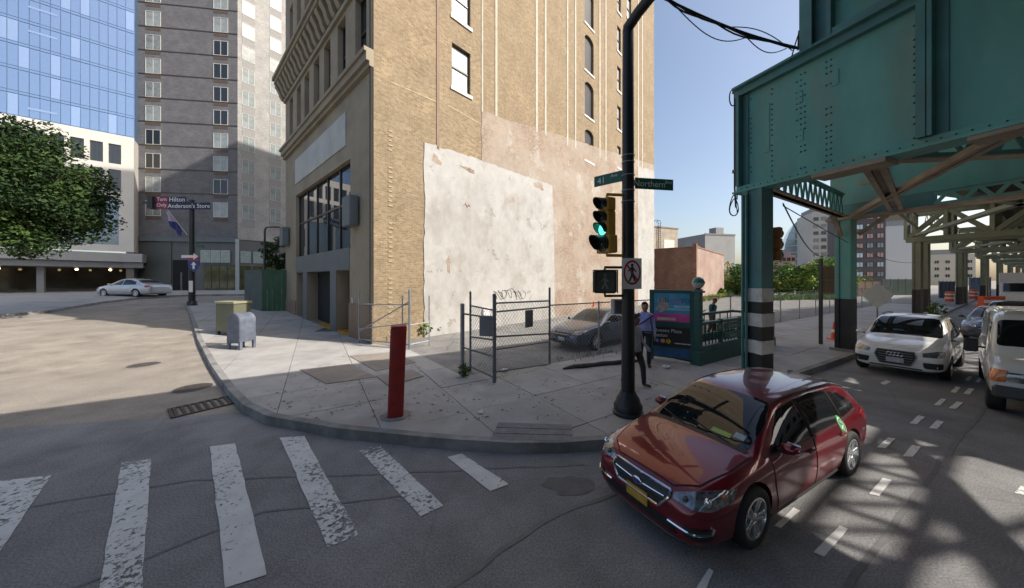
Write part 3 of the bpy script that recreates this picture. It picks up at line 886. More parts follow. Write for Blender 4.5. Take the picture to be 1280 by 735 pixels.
# upper windows between sill course and cornice
z_sill = ZF(463, 69); 
uw = []
z_w0, z_w1 = z_sill + .55, ZF(455, 20) 
for (xa, xb) in ((458, 444), (432, 422), (413, 405), (399, 392), (386.5, 380.5), (376, 371), (366, 362)):
    a, c = Fl(xa, 100)[0], Fl(xb, 100)[0]
    uw.append((a, c, z_sill + .12, z_sill + 3.1)); hz.append((a, c, z_sill + .12, z_sill + 3.1, .45))
z_c0 = z_sill + 3.5      # cornice underside
upz = []
k = 0
while k < 4:
    for (xa, xb) in ((458, 444), (432, 422), (413, 405), (399, 392), (386.5, 380.5), (376, 371), (366, 362)):
        a, c = Fl(xa, 100)[0], Fl(xb, 100)[0]
        z0 = z_c0 + 3.4 + k * 3.6
        uw.append((a, c, z0, z0 + 2.2)); hz.append((a, c, z0, z0 + 2.2, .3))
    k += 1
b = MB(); holed(b, 0, FB, -0.2, HT, hz, ff, .3)
b.build('street_facade', M_['stone'], TB)
# back faces of the building
b = MB(); b.mm(.55, LW, 2.0, FB, -.2, HT - .05); 
b.build('inner_mass', M_['dark'], TB)
b = MB(); b.mm(.01, LW - .01, .01, FB + .0, HT - .02, HT); b.build('roof', M_['grey'], TB)
b = MB(); b.add([(LW, 0, -.2), (LW, FB, -.2), (LW, FB, HT), (LW, 0, HT)], [(0, 1, 2, 3)]); b.add([(0, FB, -.2), (LW, FB, -.2), (LW, FB, HT), (0, FB, HT)], [(0, 1, 2, 3)])
b.build('rear_wall', M_['tan'], TB)
for (a, c, z0, z1) in uw:
    f = MB(); t = .08; x = .24
    f.mm(x, x + .07, a, a + t, z0, z1); f.mm(x, x + .07, c - t, c, z0, z1); f.mm(x, x + .07, a + t, c - t, z1 - t, z1); f.mm(x, x + .07, a + t, c - t, z0, z0 + t)
    f.mm(x - .02, x + .05, a + t, c - t, (z0 + z1) / 2 - .05, (z0 + z1) / 2 + .05)
    fo_ = f.build('window', M_['windark'], TB)
    g = MB(); g.mm(x + .035, x + .045, a + t, c - t, z0 + t, z1 - t); g.build('pane', M_['glass'], fo_)
# sill course, cornice, modillions, dentils
b = MB(); b.mm(-.28, 0, -.0, FB, z_sill - .42, z_sill - .10); b.mm(-.36, 0, -.0, FB + .1, z_sill - .10, z_sill + .06); b.mm(-.16, 0, 0, FB, z_sill - .60, z_sill - .42)
b.build('sill_course', M_['stone'], TB)
b = MB(); b.mm(-.12, 0, .3, FB + .05, z_c0 - .22, z_c0)
b.mm(-.60, 0, .3, FB + .30, z_c0 + .95, z_c0 + 1.2); b.mm(-.70, 0, .3, FB + .40, z_c0 + 1.2, z_c0 + 1.4); b.mm(-.22, 0, .3, FB + .15, z_c0 + .55, z_c0 + .95)
b.mm(-.28, 0, .3, FB + .12, z_c0 + 1.4, z_c0 + 2.0); b.mm(-.42, 0, .3, FB + .2, z_c0 + 2.0, z_c0 + 2.2)
b.build('cornice', M_['stone'], TB)
md = MB()
md.prism([(-.54, .95), (-.54, .78), (-.46, .66), (-.36, .50), (-.28, .20), (-.16, .02), (-.04, 0), (0, 0), (0, .95)], -.16, .16, Matrix(((1, 0, 0, 0), (0, 0, 1, 0), (0, 1, 0, 0), (0, 0, 0, 1))))
mo = md.build('bracket', M_['stone'], TB, smooth=True)
nb = 21
for k in range(nb):
    y = .55 + k * (FB + .2 - .55) / (nb - 1)
    c = mo if k == 0 else share(mo, TB)
    c.location = (-.003, y, z_c0 + .002)
dt = MB(); dt.mm(-.37, -.28, -.07, .07, 0, .18); do = dt.build('dentil', M_['stone'], TB)
for k in range(40):
    c = do if k == 0 else share(do, TB)
    c.location = (0, .45 + k * (FB + .2 - .45) / 39, z_c0 + 1.78)
# pale blank sign panel
a0, a1 = Fl(433, 160)[0], Fl(370, 200)[0]
b = MB(); b.mm(-.05, 0, a0, a1, ZF(433, 182), ZF(433, 140)); b.build('sign_panel', M_['white2'], TB)
# big shop window: frame, mullions, panes
f = MB(); x = .22
zz = [g_bot, g_bot + (g_top - g_bot) * .54, g_top]
yy = [bg0 + (bg1 - bg0) * k / 5 for k in range(6)]
for y in yy: f.mm(x - .05, x + .08, y - .045, y + .045, g_bot, g_top)
for z in zz: f.mm(x - .04, x + .07, bg0, bg1, z - .05, z + .05)
wf = f.build('shop_window', M_['windark'], TB)
for i in range(5):
    for j in range(2):
        g = MB(); g.mm(x, x + .012, yy[i] + .045, yy[i + 1] - .045, zz[j] + .05, zz[j + 1] - .05); g.build('pane', M_['fglass'], wf)
# ground floor: blue-grey spandrel and recessed entrances
b = MB(); 
e = [0] 
b.mm(-.02, -.003, op[0][0] - .02, bg1, o_top, g_bot)
b.mm(-.02, -.003, op[0][1], op[1][0], 0.1, o_top); b.mm(-.02, -.003, op[1][1], op[2][0], 0.1, o_top)
b.build('spandrel_panel', M_['bluegrey'], TB)
for k, (a, c) in enumerate(op):
    dpt = (1.2, 1.1, .4)[k]
    b = MB(); b.mm(dpt, dpt + .06, a, c, .1, o_top)
    d = b.build('door', M_['dark'] if k == 0 else M_['bluegrey'], TB)
    b = MB(); b.mm(dpt - .03, dpt, a + .1, c - .1, 2.0 if k else 2.2, o_top - .1); b.mm(dpt - .05, dpt, a + .05, a + .12, .12, 2.1)
    b.build('door_frame', M_['windark'], d)
    if k < 2:
        b = MB(); b.mm(.02, .5, a, c, .12, .24); b.build('door_step', M_['yellow'] if True else None, TB)
b = MB(); b.mm(-.05, -.003, .0, op[0][0] - .03, 0, ZF(440, 379)); b.build('stone_base', M_['stone2'], TB)
b = MB(); b.mm(-.05, -.003, bg1 + .03, FB, 0, ZF(365, 375)); b.build('stone_base', M_['stone2'], TB)
for (px, y0, y1) in ((445, 247, 284), (360.5, 285, 308)):
    u = Fl(px, 260)[0]
    b = MB(); b.mm(-.42, -.05, u - .42, u + .42, ZF(px, y1), ZF(px, y0)); b.build('wall_lantern', M_['grey'] if False else M_['bluegrey'], TB, bevel=.03)
u = Fl(441, 370)[0]
b = MB(); b.mm(-.03, 0, u - .12, u + .12, 1.3, 1.85); b.build('notice_plate', M_['white2'], TB)

# ---- generic block with window grids on its two visible faces
def block(name, label, cat, corner, ux, wl_, wr, h, m, base=0.0):
    """corner nearest the camera, ux = direction of the right-hand face (unit), left face runs along its left normal"""
    yaw = math.atan2(ux[1], ux[0])
    t = empty(name, (corner[0], corner[1], base), label, cat, yaw)
    b_ = MB(); b_.mm(0, wr, 0, wl_, 0, h); b_.build('wall', m, t)
    return t
def grid_windows(t, face, us, zs, w, h, mframe, mglass, proud=.03, kinds=None):
    """windows as parts on face 'r' (local y=0) or 'l' (local x=0); shared mesh data"""
    rw = random.Random(len(us) * 31 + len(zs))
    f = MB(); t_ = .07
    f.mm(-w / 2, w / 2, -proud, .0, -h / 2, -h / 2 + t_); f.mm(-w / 2, w / 2, -proud, .0, h / 2 - t_, h / 2)
    f.mm(-w / 2, -w / 2 + t_, -proud, .0, -h / 2 + t_, h / 2 - t_); f.mm(w / 2 - t_, w / 2, -proud, .0, -h / 2 + t_, h / 2 - t_); f.mm(-.03, .03, -proud, .0, -h / 2 + t_, h / 2 - t_)
    g = []
    for mm_ in (mglass if isinstance(mglass, list) else [mglass]):
        gg = MB(); gg.mm(-w / 2 + t_, w / 2 - t_, -proud * .4, -.003, -h / 2 + t_, h / 2 - t_)
        o_ = gg.build('pane', mm_); g.append(o_.data); bpy.data.objects.remove(o_)
    fm = f.build('window', mframe); fme = fm.data; bpy.data.objects.remove(fm)
    for z in zs:
        for u in us:
            o_ = bpy.data.objects.new('window', fme); COL.objects.link(o_); o_.parent = t
            if face == 'r': o_.location = (u, 0, z)
            else: o_.location = (0, u, z); o_.rotation_euler = (0, 0, R(-90))
            p_ = bpy.data.objects.new('pane', rw.choice(g)); COL.objects.link(p_); p_.parent = o_

# ---- grey brick hotel tower
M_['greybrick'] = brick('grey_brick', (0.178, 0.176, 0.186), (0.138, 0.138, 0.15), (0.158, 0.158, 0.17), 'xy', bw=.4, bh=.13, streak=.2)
M_['greybrick2'] = brick('light_grey_brick', (0.40, 0.385, 0.365), (0.34, 0.33, 0.315), (0.36, 0.35, 0.34), 'xy', bw=.4, bh=.13, streak=.2)  # lightened copy of the tower brick: stronger sun on its side put into the colour
M_['curtain1'] = mat('curtained_glass', (0.27, 0.30, 0.30), .15, var=.3, scale=1.2, spec=.9)
M_['curtain2'] = mat('half_curtained_glass', (0.20, 0.22, 0.225), .1, var=.5, scale=1.5, spec=.9)
M_['pale_frame'] = mat('pale_window_frame', (0.48, 0.48, 0.45), .5, var=0)
YT = 42.0
K = A(297, 350, YT)
f_dir = Vector((0.99, 0.13, 0)).normalized(); r_dir = Vector((0.605, 0.796, 0))
HTW = 62
GT = empty('hotel_tower', (K.x, K.y, 0), 'tall grey brick hotel tower behind the mast arm pole', 'tower', math.atan2(f_dir.y, f_dir.x))
wf_ = 12.0
sx_ = lambda px: (lambda r: (r * K.y - K.x) / (f_dir.x - f_dir.y * r))((px - 640) / FPX)
zt_ = lambda py, Y=YT: CAM_H + (HZ - py) / FPX * Y
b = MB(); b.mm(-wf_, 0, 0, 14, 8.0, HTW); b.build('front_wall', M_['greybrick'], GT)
rl = math.atan2(r_dir.y, r_dir.x) - math.atan2(f_dir.y, f_dir.x)
rx, ry = math.cos(rl), math.sin(rl)
b = MB(); b.add([(0, 0, 8), (rx * 14, ry * 14, 8), (rx * 14 - 6, ry * 14 + 8, 8), (-.4, .6, 8), (0, 0, HTW), (rx * 14, ry * 14, HTW), (rx * 14 - 6, ry * 14 + 8, HTW), (-.4, .6, HTW)], [(0, 1, 5, 4), (1, 2, 6, 5), (2, 3, 7, 6), (4, 5, 6, 7), (0, 4, 7, 3)])
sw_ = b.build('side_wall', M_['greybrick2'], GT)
floors = [zt_(263 - 28.7 * k) for k in range(17)]
floors = [z for z in floors if z < HTW - 2]
grid_windows(GT, 'r', [sx_(191.5), sx_(276)], floors, 1.75, 1.95, M_['pale_frame'], [M_['curtain1'], M_['curtain2'], M_['curtain1'], M_['curtain1'], M_['curtain2'], M_['glass']], proud=.05)
for z in floors:
    for u in (sx_(191.5), sx_(276)):
        b = MB(); b.mm(u - .85, u + .85, -.02, .0, z - 1.52, z - 1.0)
        if z == floors[0] and u == sx_(191.5):
            vent = b.build('vent_grille', mat('vent_brown', (.10, .075, .06), .7, var=.2), GT); vz = z; vu = u
        else:
            share(vent, GT, (u - vu, 0, z - vz))
course = MB(); course.mm(-wf_ - .02, .02, -.05, 0, 0, .10)
co = course.build('string_course', mat('dark_course', (.07, .066, .062), .8), GT); co.location = (0, 0, floors[0] + 2.0)
for z in floors[1:]: share(co, GT, (0, 0, z + 2.0))
rr_ = Matrix.Rotation(rl, 4, 'Z')
for z in floors:
    for s_ in (1.15, 4.2, 8.5):
        if 'rwin' not in globals():
            f = MB(); w, h, t_ = 1.35, 1.95, .06
            for q in ((-w / 2, w / 2, h / 2 - t_, h / 2), (-w / 2, w / 2, -h / 2, -h / 2 + t_), (-w / 2, -w / 2 + t_, -h / 2, h / 2), (w / 2 - t_, w / 2, -h / 2, h / 2), (-.03, .03, -h / 2, h / 2)): f.mm(q[0], q[1], -.06, 0, q[2], q[3])
            rwin = f.build('window', M_['pale_frame'], GT)
            g = MB(); g.mm(-w / 2 + t_, w / 2 - t_, -.02, -.004, -h / 2 + t_, h / 2 - t_); rp_ = g.build('pane', M_['curtain1'], rwin)
            rwin.location = (rx * s_, ry * s_, z); rwin.rotation_euler = (0, 0, rl)
            sp_ = MB(); sp_.mm(-w / 2, w / 2, -.03, 0, -h / 2 - 1.1, -h / 2 - .02); spo = sp_.build('spandrel', mat('spandrel_grey', (.27, .26, .25), .8, var=.1), rwin)
        else:
            c = share(rwin, GT, (rx * s_, ry * s_, z)); share(rp_, c); share(spo, c)
# hotel base with shopfront
b = MB(); b.mm(-wf_, 0, .12, 10, 0, 8.0); b.add([(0, .12, 0), (rx * 14, ry * 14 + .12, 0), (rx * 14 - 6, ry * 14 + 6, 0), (-1, 1, 0), (0, .12, 8), (rx * 14, ry * 14 + .12, 8), (rx * 14 - 6, ry * 14 + 6, 8), (-1, 1, 8)], [(0, 1, 5, 4), (0, 4, 7, 3)])
b.build('ground_floor', mat('hotel_base_stone', (.12, .125, .125), .6, var=.1, scale=.7), GT)
b = MB(); b.mm(-wf_ - .1, .1, -.2, .12, 7.6, 8.15); b.build('base_cornice', M_['bluegrey'], GT)
b = MB(); b.mm(-wf_ + .4, -wf_ + 4.2, .0, .12, 2.2, 7.5); b.build('stone_panel', mat('hotel_dark_panel', (.085, .095, .09), .5, var=.1), GT)
for k in range(3):
    f = MB(); u = sx_(257 + k * 12.5)
    f.mm(u - .55, u + .55, -.05, .05, 4.9, 6.5); o = f.build('upper_light', M_['pale_frame'], GT)
    g = MB(); g.mm(u - .48, u + .48, -.07, -.052, 4.98, 6.42); g.build('pane', mat('lit_pane', (.30, .36, .34), .1, var=.2, scale=2), o)
f = MB(); u0, u1 = sx_(255), -.25; f.mm(u0, u1, -.04, .05, 1.1, 4.6); o = f.build('shop_window', M_['windark'], GT)
for k in range(4):
    g = MB(); a = u0 + (u1 - u0) * k / 4 + .04; c = u0 + (u1 - u0) * (k + 1) / 4 - .04
    g.mm(a, c, -.06, -.042, 1.2, 4.5); g.build('pane', mat('shop_pane', (.07, .075, .035), .05, var=.6, scale=.9, spec=.8) if k == 0 else bpy.data.materials['shop_pane'], o)
b = MB(); b.mm(sx_(216), sx_(238), -.03, .1, 1.1, 5.2); d = b.build('entrance', M_['dark'], GT)
b = MB(); b.mm(sx_(226), sx_(228), -.06, -.03, 1.1, 3.6); b.build('door_frame', M_['bluegrey'], d)
b = MB(); b.mm(-.12, .12, -.25, .12, 1.0, 8.0); b.build('corner_column', mat('hotel_column', (.36, .40, .41), .5, var=.1), GT)
for k in range(3):
    f = MB(); u = .8 + k * 1.35
    f.mm(-.55, .55, -.05, .03, 4.9, 6.5); o = f.build('upper_light', bpy.data.materials['lit_pane'], GT); o.location = (rx * u, ry * u + .06, 0); o.rotation_euler = (0, 0, rl)
    f = MB(); f.mm(-.55, .55, -.05, .03, 1.1, 4.5); o = f.build('shop_window', bpy.data.materials['shop_pane'], GT); o.location = (rx * u, ry * u + .06, 0); o.rotation_euler = (0, 0, rl)
# flag on its pole over the entrance
fl = A(231, 293, YT - 2.6); 
fp = empty('flag', (fl.x, fl.y, fl.z), 'drooping blue and white flag on a slanted pole over the hotel entrance', 'flag')
b = MB(); b.tube([(0, .3, 0), (-1.5, -.6, 2.9)], .05, 6); b.build('flag_pole', M_['galv'], fp)
b = MB()
for i in range(7):
    for j in range(6):
        pass
vs = []; fs_ = []
for i in range(8):
    for j in range(7):
        t = .35 + .65 * i / 7
        x0, y0, z0 = -1.5 * t, .3 - .9 * t, 2.9 * t
        vs.append((x0 - .05 * math.sin(j * 1.7 + i), y0 + .16 * math.sin(i * 1.6 + j * .5), z0 - .22 * j - .02 * i))
for i in range(7):
    for j in range(6): fs_.append((i * 7 + j, (i + 1) * 7 + j, (i + 1) * 7 + j + 1, i * 7 + j + 1))
b.add(vs, fs_)
def two_tone(name, c1, c2, axis, thr):
    m = mat(name, c1, .8, var=0)
    t = m.node_tree; tc = t.nodes.new('ShaderNodeTexCoord'); sp = t.nodes.new('ShaderNodeSeparateXYZ'); gt = t.nodes.new('ShaderNodeMath'); gt.operation = 'GREATER_THAN'
    mx = t.nodes.new('ShaderNodeMix'); mx.data_type = 'RGBA'
    t.links.new(tc.outputs['Object'], sp.inputs[0]); t.links.new(sp.outputs[axis], gt.inputs[0]); gt.inputs[1].default_value = thr
    t.links.new(gt.outputs[0], mx.inputs[0]); mx.inputs[6].default_value = (*c1, 1); mx.inputs[7].default_value = (*c2, 1)
    t.links.new(mx.outputs[2], t.nodes['Principled BSDF'].inputs['Base Color'])
    return m
b.build('flag_cloth', two_tone('flag_cloth', (.02, .03, .14), (.32, .26, .36), 2, 1.55), fp, smooth=True)

# ---- blue glass tower on its white podium
M_['tglass'] = mat('blue_tower_glass', (0.30, 0.41, 0.58), .07, metal=.8, var=.12, scale=.09)
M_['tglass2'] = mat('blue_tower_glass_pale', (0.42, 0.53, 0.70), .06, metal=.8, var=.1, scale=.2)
M_['tglass3'] = mat('blue_tower_glass_blind', (0.62, 0.68, 0.72), .15, metal=.2, var=.1, scale=.2)
M_['mull'] = mat('tower_mullion', (0.13, 0.20, 0.33), .4, metal=.4, var=0)
M_['podium'] = mat('white_podium_stone', (0.56, 0.54, 0.50), .7, var=.06, scale=.5)
YG = 50.0
G0 = A(168, 350, YG); gd = Vector((-0.76, -0.65, 0)).normalized()
GTW = empty('glass_tower', (G0.x * .78, G0.y * .78, .57), 'blue glass curtain wall tower rising from a white podium above the tree', 'tower', math.atan2(gd.y, gd.x) + math.pi)
# local +x points right/away, tower occupies x from -30 to 0, body towards +y
gz0 = zt_(175, YG)
bw_ = 31.0; bh_ = 60.0
b = MB(); b.mm(-bw_, 0, .1, 14, gz0, bh_); b.build('core_wall', M_['mull'], GTW)
fh = 3.35; pw = .86
npx_ = int(bw_ / pw)
pm = MB(); pm.mm(.03, pw - .03, 0, .05, .42, fh - .06); po = pm.build('glass_pane', M_['tglass'], GTW); po.location = (-bw_, 0.02, gz0)
sm_ = MB(); sm_.mm(.03, pw - .03, .0, .05, .03, .36); so_ = sm_.build('spandrel_pane', M_['tglass'], GTW); so_.location = (-bw_, 0.02, gz0)
def pane_variant(src, m):
    me = src.data.copy(); me.materials.clear(); me.materials.append(m); return me
pv2, pv3 = pane_variant(po, M_['tglass2']), pane_variant(po, M_['tglass3'])
rg = random.Random(11)
nfl = 9
for j in range(nfl):
    for i in range(npx_):
        if i < npx_ - 20: continue            # left of the frame: joined below
        if i == npx_ - 20 and j == 0: c = po; d_ = so_; pv1 = po.data
        else: c = share(po, GTW); d_ = share(so_, GTW)
        c.data = pv1
        c.location = (-bw_ + i * pw, .02 + rg.uniform(-.01, .01), gz0 + j * fh); d_.location = (-bw_ + i * pw, .02, gz0 + j * fh)
        if i in (npx_ - 18, npx_ - 17, npx_ - 16) : c.data = pv3 if (i + j) % 2 else pv2
        elif i in (npx_ - 2,) and j > 6: c.data = pv3
        elif rg.random() < .12: c.data = pv2
        c.rotation_euler = (rg.uniform(-.006, .006), 0, rg.uniform(-.006, .006))
b = MB()
for j in range(int((bh_ - gz0) / fh)):
    for i in range(npx_):
        if j < nfl and i >= npx_ - 20: continue
        b.mm(-bw_ + i * pw + .03, -bw_ + (i + 1) * pw - .03, .02, .07, gz0 + j * fh + .42, gz0 + (j + 1) * fh - .06)
        b.mm(-bw_ + i * pw + .03, -bw_ + (i + 1) * pw - .03, .02, .07, gz0 + j * fh + .03, gz0 + j * fh + .36)
o = b.build('upper_glazing', M_['tglass'], GTW); o['kind'] = 'stuff'
sm2 = MB(); sm2.mm(0, 2.4, -.02, .0, 0, .28); so2 = sm2.build('painted_light_strip', M_['tglass2'], GTW)  # interior light behind the glazing, painted as pale strips
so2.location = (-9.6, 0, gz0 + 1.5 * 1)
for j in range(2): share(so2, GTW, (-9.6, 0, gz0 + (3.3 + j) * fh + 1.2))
# podium
hp = []
for x in (-1.9, -3.65, -5.4, -7.15, -8.9, -10.65, -12.4, -14.1, -15.8):
    for (z0, z1) in ((gz0 - 4.3, gz0 - 1.3), (gz0 - 8.6, gz0 - 5.2)): hp.append((x - .62, x + .62, z0, z1))
hp.append((-6.5, -1.5, 8.0, gz0 - 9.6)); hp.append((-13, -6.9, 8.0, gz0 - 9.6))
b = MB(); holed(b, -bw_, 0.0, 7.0, gz0 + .2, hp, lambda u, z, d: (u, d - .35, z), .35); b.add([(0, -.35, 7), (0, 12, 7), (0, 12, gz0 + .2), (0, -.35, gz0 + .2)], [(0, 1, 2, 3)]); b.add([(-bw_, -.35, gz0 + .2), (0, -.35, gz0 + .2), (0, 1, gz0 + .2), (-bw_, 1, gz0 + .2)], [(0, 1, 2, 3)])
b.build('podium', M_['podium'], GTW)
for k, h in enumerate(hp):
    g = MB(); g.mm(h[0], h[1], -.12, -.08, h[2], h[3])
    for q in (1, 2): g.mm(h[0] + (h[1] - h[0]) * q / 3 - .03, h[0] + (h[1] - h[0]) * q / 3 + .03, -.2, -.12, h[2], h[3])
    g.build('podium_window', M_['glass'] if k < 18 else mat('podium_glass', (.16, .22, .28), .1, metal=.4, var=.2) if k == 18 else bpy.data.materials['podium_glass'], GTW)
# recessed lobby and sweeping canopy
b = MB(); b.mm(-bw_, 0, 5.0, 12, 0, 7.0); b.mm(-.8, 0, -.3, 5, 0, 7.0); b.build('lobby_wall', mat('lobby_stone', (.14, .12, .105), .5, var=.2), GTW)
b = MB(); b.mm(-bw_, -.5, 4.8, 4.98, 1.2, 4.6)
lb = b.build('lobby_glass', mat('lobby_glazing', (.05, .045, .035), .05, var=.5, scale=.4), GTW)
cvs = []
for k in range(17):
    u = -bw_ + k * (bw_ + 1.0) / 16
    out_ = -1.2 - 3.6 * math.sin(math.pi * min(1, max(0, (k + 2) / 17)))
    cvs.append((u, out_))
b = MB()
b.prism([(p[0], p[1]) for p in cvs] + [(1.0, 5), (-bw_, 5)], 5.4, 6.7); b.build('canopy', mat('canopy_panel', (.33, .33, .33), .5, var=.1, scale=.5), GTW)
b = MB(); b.prism([(p[0], p[1] + .45) for p in cvs] + [(.5, 5), (-bw_, 5)], 4.5, 5.4); b.build('canopy_fascia', mat('canopy_fascia', (.17, .175, .18), .5, var=.1, scale=.5), GTW)
for k, u in enumerate((-16.8, -12.5, -9.0, -6.0, -2.8)):
    b = MB(); b.ball((u, 2.0, 4.2), .17, 8); b.build('lobby_lamp', mat('lamp_glow', (1, .8, .5), .5, var=0, emit=(1, .72, .35), estr=6) if k == 0 else bpy.data.materials['lamp_glow'], GTW)
for u in (-22, -17.5, -13.2, -8.2):
    b = MB(); b.mm(u - .3, u + .3, -1.5, -.9, 0, 4.5); b.build('lobby_column', M_['grey'], GTW)

GTW.scale = (.78, .78, .78)
# ---- low buildings at the back of the lot
M_['redbrick'] = brick('red_brown_brick', (0.40, 0.20, 0.13), (0.31, 0.155, 0.10), (0.24, 0.18, 0.14), 'xy', dirt=(.17, .10, .075), damt=.5, streak=.3)
M_['sunlitredbrick'] = brick('sunlit_red_brick', (0.34, 0.22, 0.175), (0.29, 0.185, 0.145), (0.32, 0.25, 0.215), 'xy', dirt=(.45, .37, .32), damt=.5)  # paler copy of the red brick, sunlight painted into the lit walls
c0 = A(869.5, 350, 37.0)
sb = empty('brick_outbuilding', (c0.x, c0.y, 0), 'low windowless red brick building at the end of the parking lot', 'building', YAW_B)
hs = CAM_H + (350 - 309) / FPX * 37
def endpt(c, d, px):
    r = (px - 640) / FPX
    return (r * c.y - c.x) / (d.x - d.y * r)
ll = 8.0; lr = endpt(c0, WA, 905)
b = MB(); b.add([(0, 0, -.1), (0, ll, -.1), (0, ll, hs), (0, 0, hs)], [(0, 1, 2, 3)]); b.build('side_wall', M_['redbrick'], sb)
b = MB(); b.add([(0, 0, -.1), (lr, 0, -.1), (lr, 0, hs), (0, 0, hs)], [(0, 1, 2, 3)]); b.add([(lr, 0, -.1), (lr, ll, -.1), (lr, ll, hs), (lr, 0, hs)], [(0, 1, 2, 3)]); b.add([(0, ll, -.1), (lr, ll, -.1), (lr, ll, hs), (0, ll, hs)], [(0, 1, 2, 3)]); b.build('front_wall', M_['sunlitredbrick'], sb)
b = MB(); b.mm(.05, lr - .05, .05, ll - .05, hs - .1, hs - .02); b.build('roof', M_['grey'], sb)
b = MB(); b.mm(-.12, .28, -.12, .28, 0, hs + .45); b.mm(-.06, lr, -.06, .22, hs, hs + .14); b.mm(-.06, .2, .22, ll, hs, hs + .12); b.build('parapet', M_['redbrick'], sb)
b = MB()
for k in range(7): b.box((.6 + k * .22, .1, hs + .2 + .06 * (k % 3)), (.2, .2, .16), rz=k)
o = b.build('broken_coping', M_['redbrick'], sb); o['kind'] = 'stuff'

bb = A(820, 350, 62)
lb_ = empty('tan_loft_building', (bb.x, bb.y, 0), 'low tan building with a rooftop ladder seen past the right end of the big wall', 'building', R(25))
h2 = CAM_H + (350 - 284) / FPX * 62
b = MB(); b.mm(-6, 6.2, 0, 8, 0, h2); b.build('wall', brick('tan_loft_brick', (.42, .36, .29), (.36, .31, .25), (.38, .34, .28), 'xy', bw=.4, bh=.15), lb_)
b = MB(); b.mm(-6, 6.4, -.1, 8.1, h2, h2 + .25); b.build('roof_edge', M_['stone2'], lb_)
b = MB(); b.mm(2.2, 5.2, -.05, 0, h2 - 5.5, h2 - 2.3); b.build('bricked_panel', M_['podium'], lb_)
b = MB()
for s_ in (-.35, .35): b.tube([(.7 + s_, -.2, h2 - 6)] + [(.7 + s_, -.2 - .0 + .5 * (1 - math.cos(a)) , h2 + 1.0 + .5 * math.sin(a)) for a in (0, .5, 1, 1.57, 2.2, 3)], .05, 5)
for k in range(18): b.bar((.35, -.2, h2 - 6 + k * .4), (1.05, -.2, h2 - 6 + k * .4), .05)
b.build('roof_ladder', M_['black'], lb_)

# grey shed-like block and the excavator behind the lot
gb = A(902, 350, 75)
g2 = empty('grey_warehouse', (gb.x, gb.y, 0), 'plain grey warehouse behind the yellow excavator', 'building', R(12))
h3 = CAM_H + (350 - 293) / FPX * 75
b = MB(); b.mm(-4.6, 3.8, 0, 10, 0, h3); b.build('wall', mat('grey_cladding', (.25, .25, .25), .7, var=.12, scale=.4), g2)
b = MB(); b.mm(-.6, 1.6, 1, 3, h3, h3 + 1.8); b.build('roof_unit', M_['grey'], g2)
b = MB(); b.mm(-4.7, 3.9, -.1, .1, h3 - .2, h3 + .15); b.build('roof_edge', M_['galvdark'], g2)
eb = A(915, 350, 66)
ex = empty('excavator', (eb.x, eb.y, 0), 'yellow excavator with raised arm working beyond the brick outbuilding', 'excavator', R(-20))
ym = mat('machine_yellow', (.62, .36, .02), .5, var=.1)
b = MB(); b.mm(-1.6, 1.6, -1.2, 1.2, 1.0, 2.2); b.build('body', ym, ex, bevel=.1)
b = MB(); b.mm(.2, 1.5, -1.0, .2, 2.2, 3.8); b.build('cab', M_['glass'], ex, bevel=.08)
for s_ in (-1, 1):
    b = MB(); b.prism([(-1.9, 0.15), (-1.6, 0), (1.6, 0), (1.9, .4), (1.6, .95), (-1.6, .95), (-1.9, .6)], s_ * 1.2 - .3, s_ * 1.2 + .3, Matrix(((1, 0, 0, 0), (0, 0, 1, 0), (0, 1, 0, 0), (0, 0, 0, 1)))); b.build('track', M_['rubber'], ex)
b = MB()
for yy_ in (.1, .9):
    b.bar((.9, yy_, 2.0), (-.6, .5, 6.6), .16, .16); b.bar((-1.0, yy_, 2.0), (-.6, .5, 6.6), .16, .16)
    for q_ in range(4): b.bar((.9 - .37 * q_, yy_ + (.5 - yy_) * q_ / 4, 2 + 1.15 * q_), (-1.0 + .1 * (q_ + 1), yy_ + (.5 - yy_) * (q_ + 1) / 4, 2 + 1.15 * (q_ + 1)), .10, .10)
b.build('lattice_boom', ym, ex)
b = MB(); b.bar((-.6, .5, 6.6), (-2.6, .5, 3.9), .18, .2); b.build('arm', ym, ex)
b = MB(); b.prism([(-2.9, 4.0), (-2.3, 4.0), (-2.2, 3.2), (-2.7, 2.9), (-3.1, 3.3)], .1, .9, Matrix(((1, 0, 0, 0), (0, 0, 1, 0), (0, 1, 0, 0), (0, 0, 0, 1)))); b.build('bucket', M_['black'], ex)

# ---- far towers under the railway
def far_tower(name, label, x0, x1, ytop, Y, m, cols, fl_h, wm, fm, ww, wh, depth=18, yaw=R(-18), zmin=3):
    c = A((x0 + x1) / 2, 350, Y); w = (x1 - x0) / FPX * Y * .96; h = CAM_H + (HZ - ytop) / FPX * Y
    t = empty(name, (c.x, c.y, 0), label, 'tower', math.atan2(-c.x, c.y) * .55)
    b_ = MB(); b_.mm(-w / 2, w / 2, 0, depth, 0, h); b_.build('wall', m, t)
    b_ = MB(); b_.mm(-w / 2 + 1, w / 2 - 1, 2, depth - 2, h, h + 2.5); b_.build('roof_unit', M_['grey'], t)
    zs = []; z = zmin
    while z + fl_h < h: zs.append(z + fl_h / 2); z += fl_h
    grid_windows(t, 'r', [-w / 2 + (k + .5) * w / cols for k in range(cols)], zs, ww, wh, fm, wm, proud=.15)
    return t, w, h
far_tower('apartment_tower', 'beige apartment tower with dark windows just left of the second railway column', 1019, 1050, 264, 150, mat('beige_tower', (.50, .47, .42), .8, var=.1, scale=.05), 4, 3.4, [M_['glass'], M_['curtain2']], M_['stone'], 1.9, 1.7)
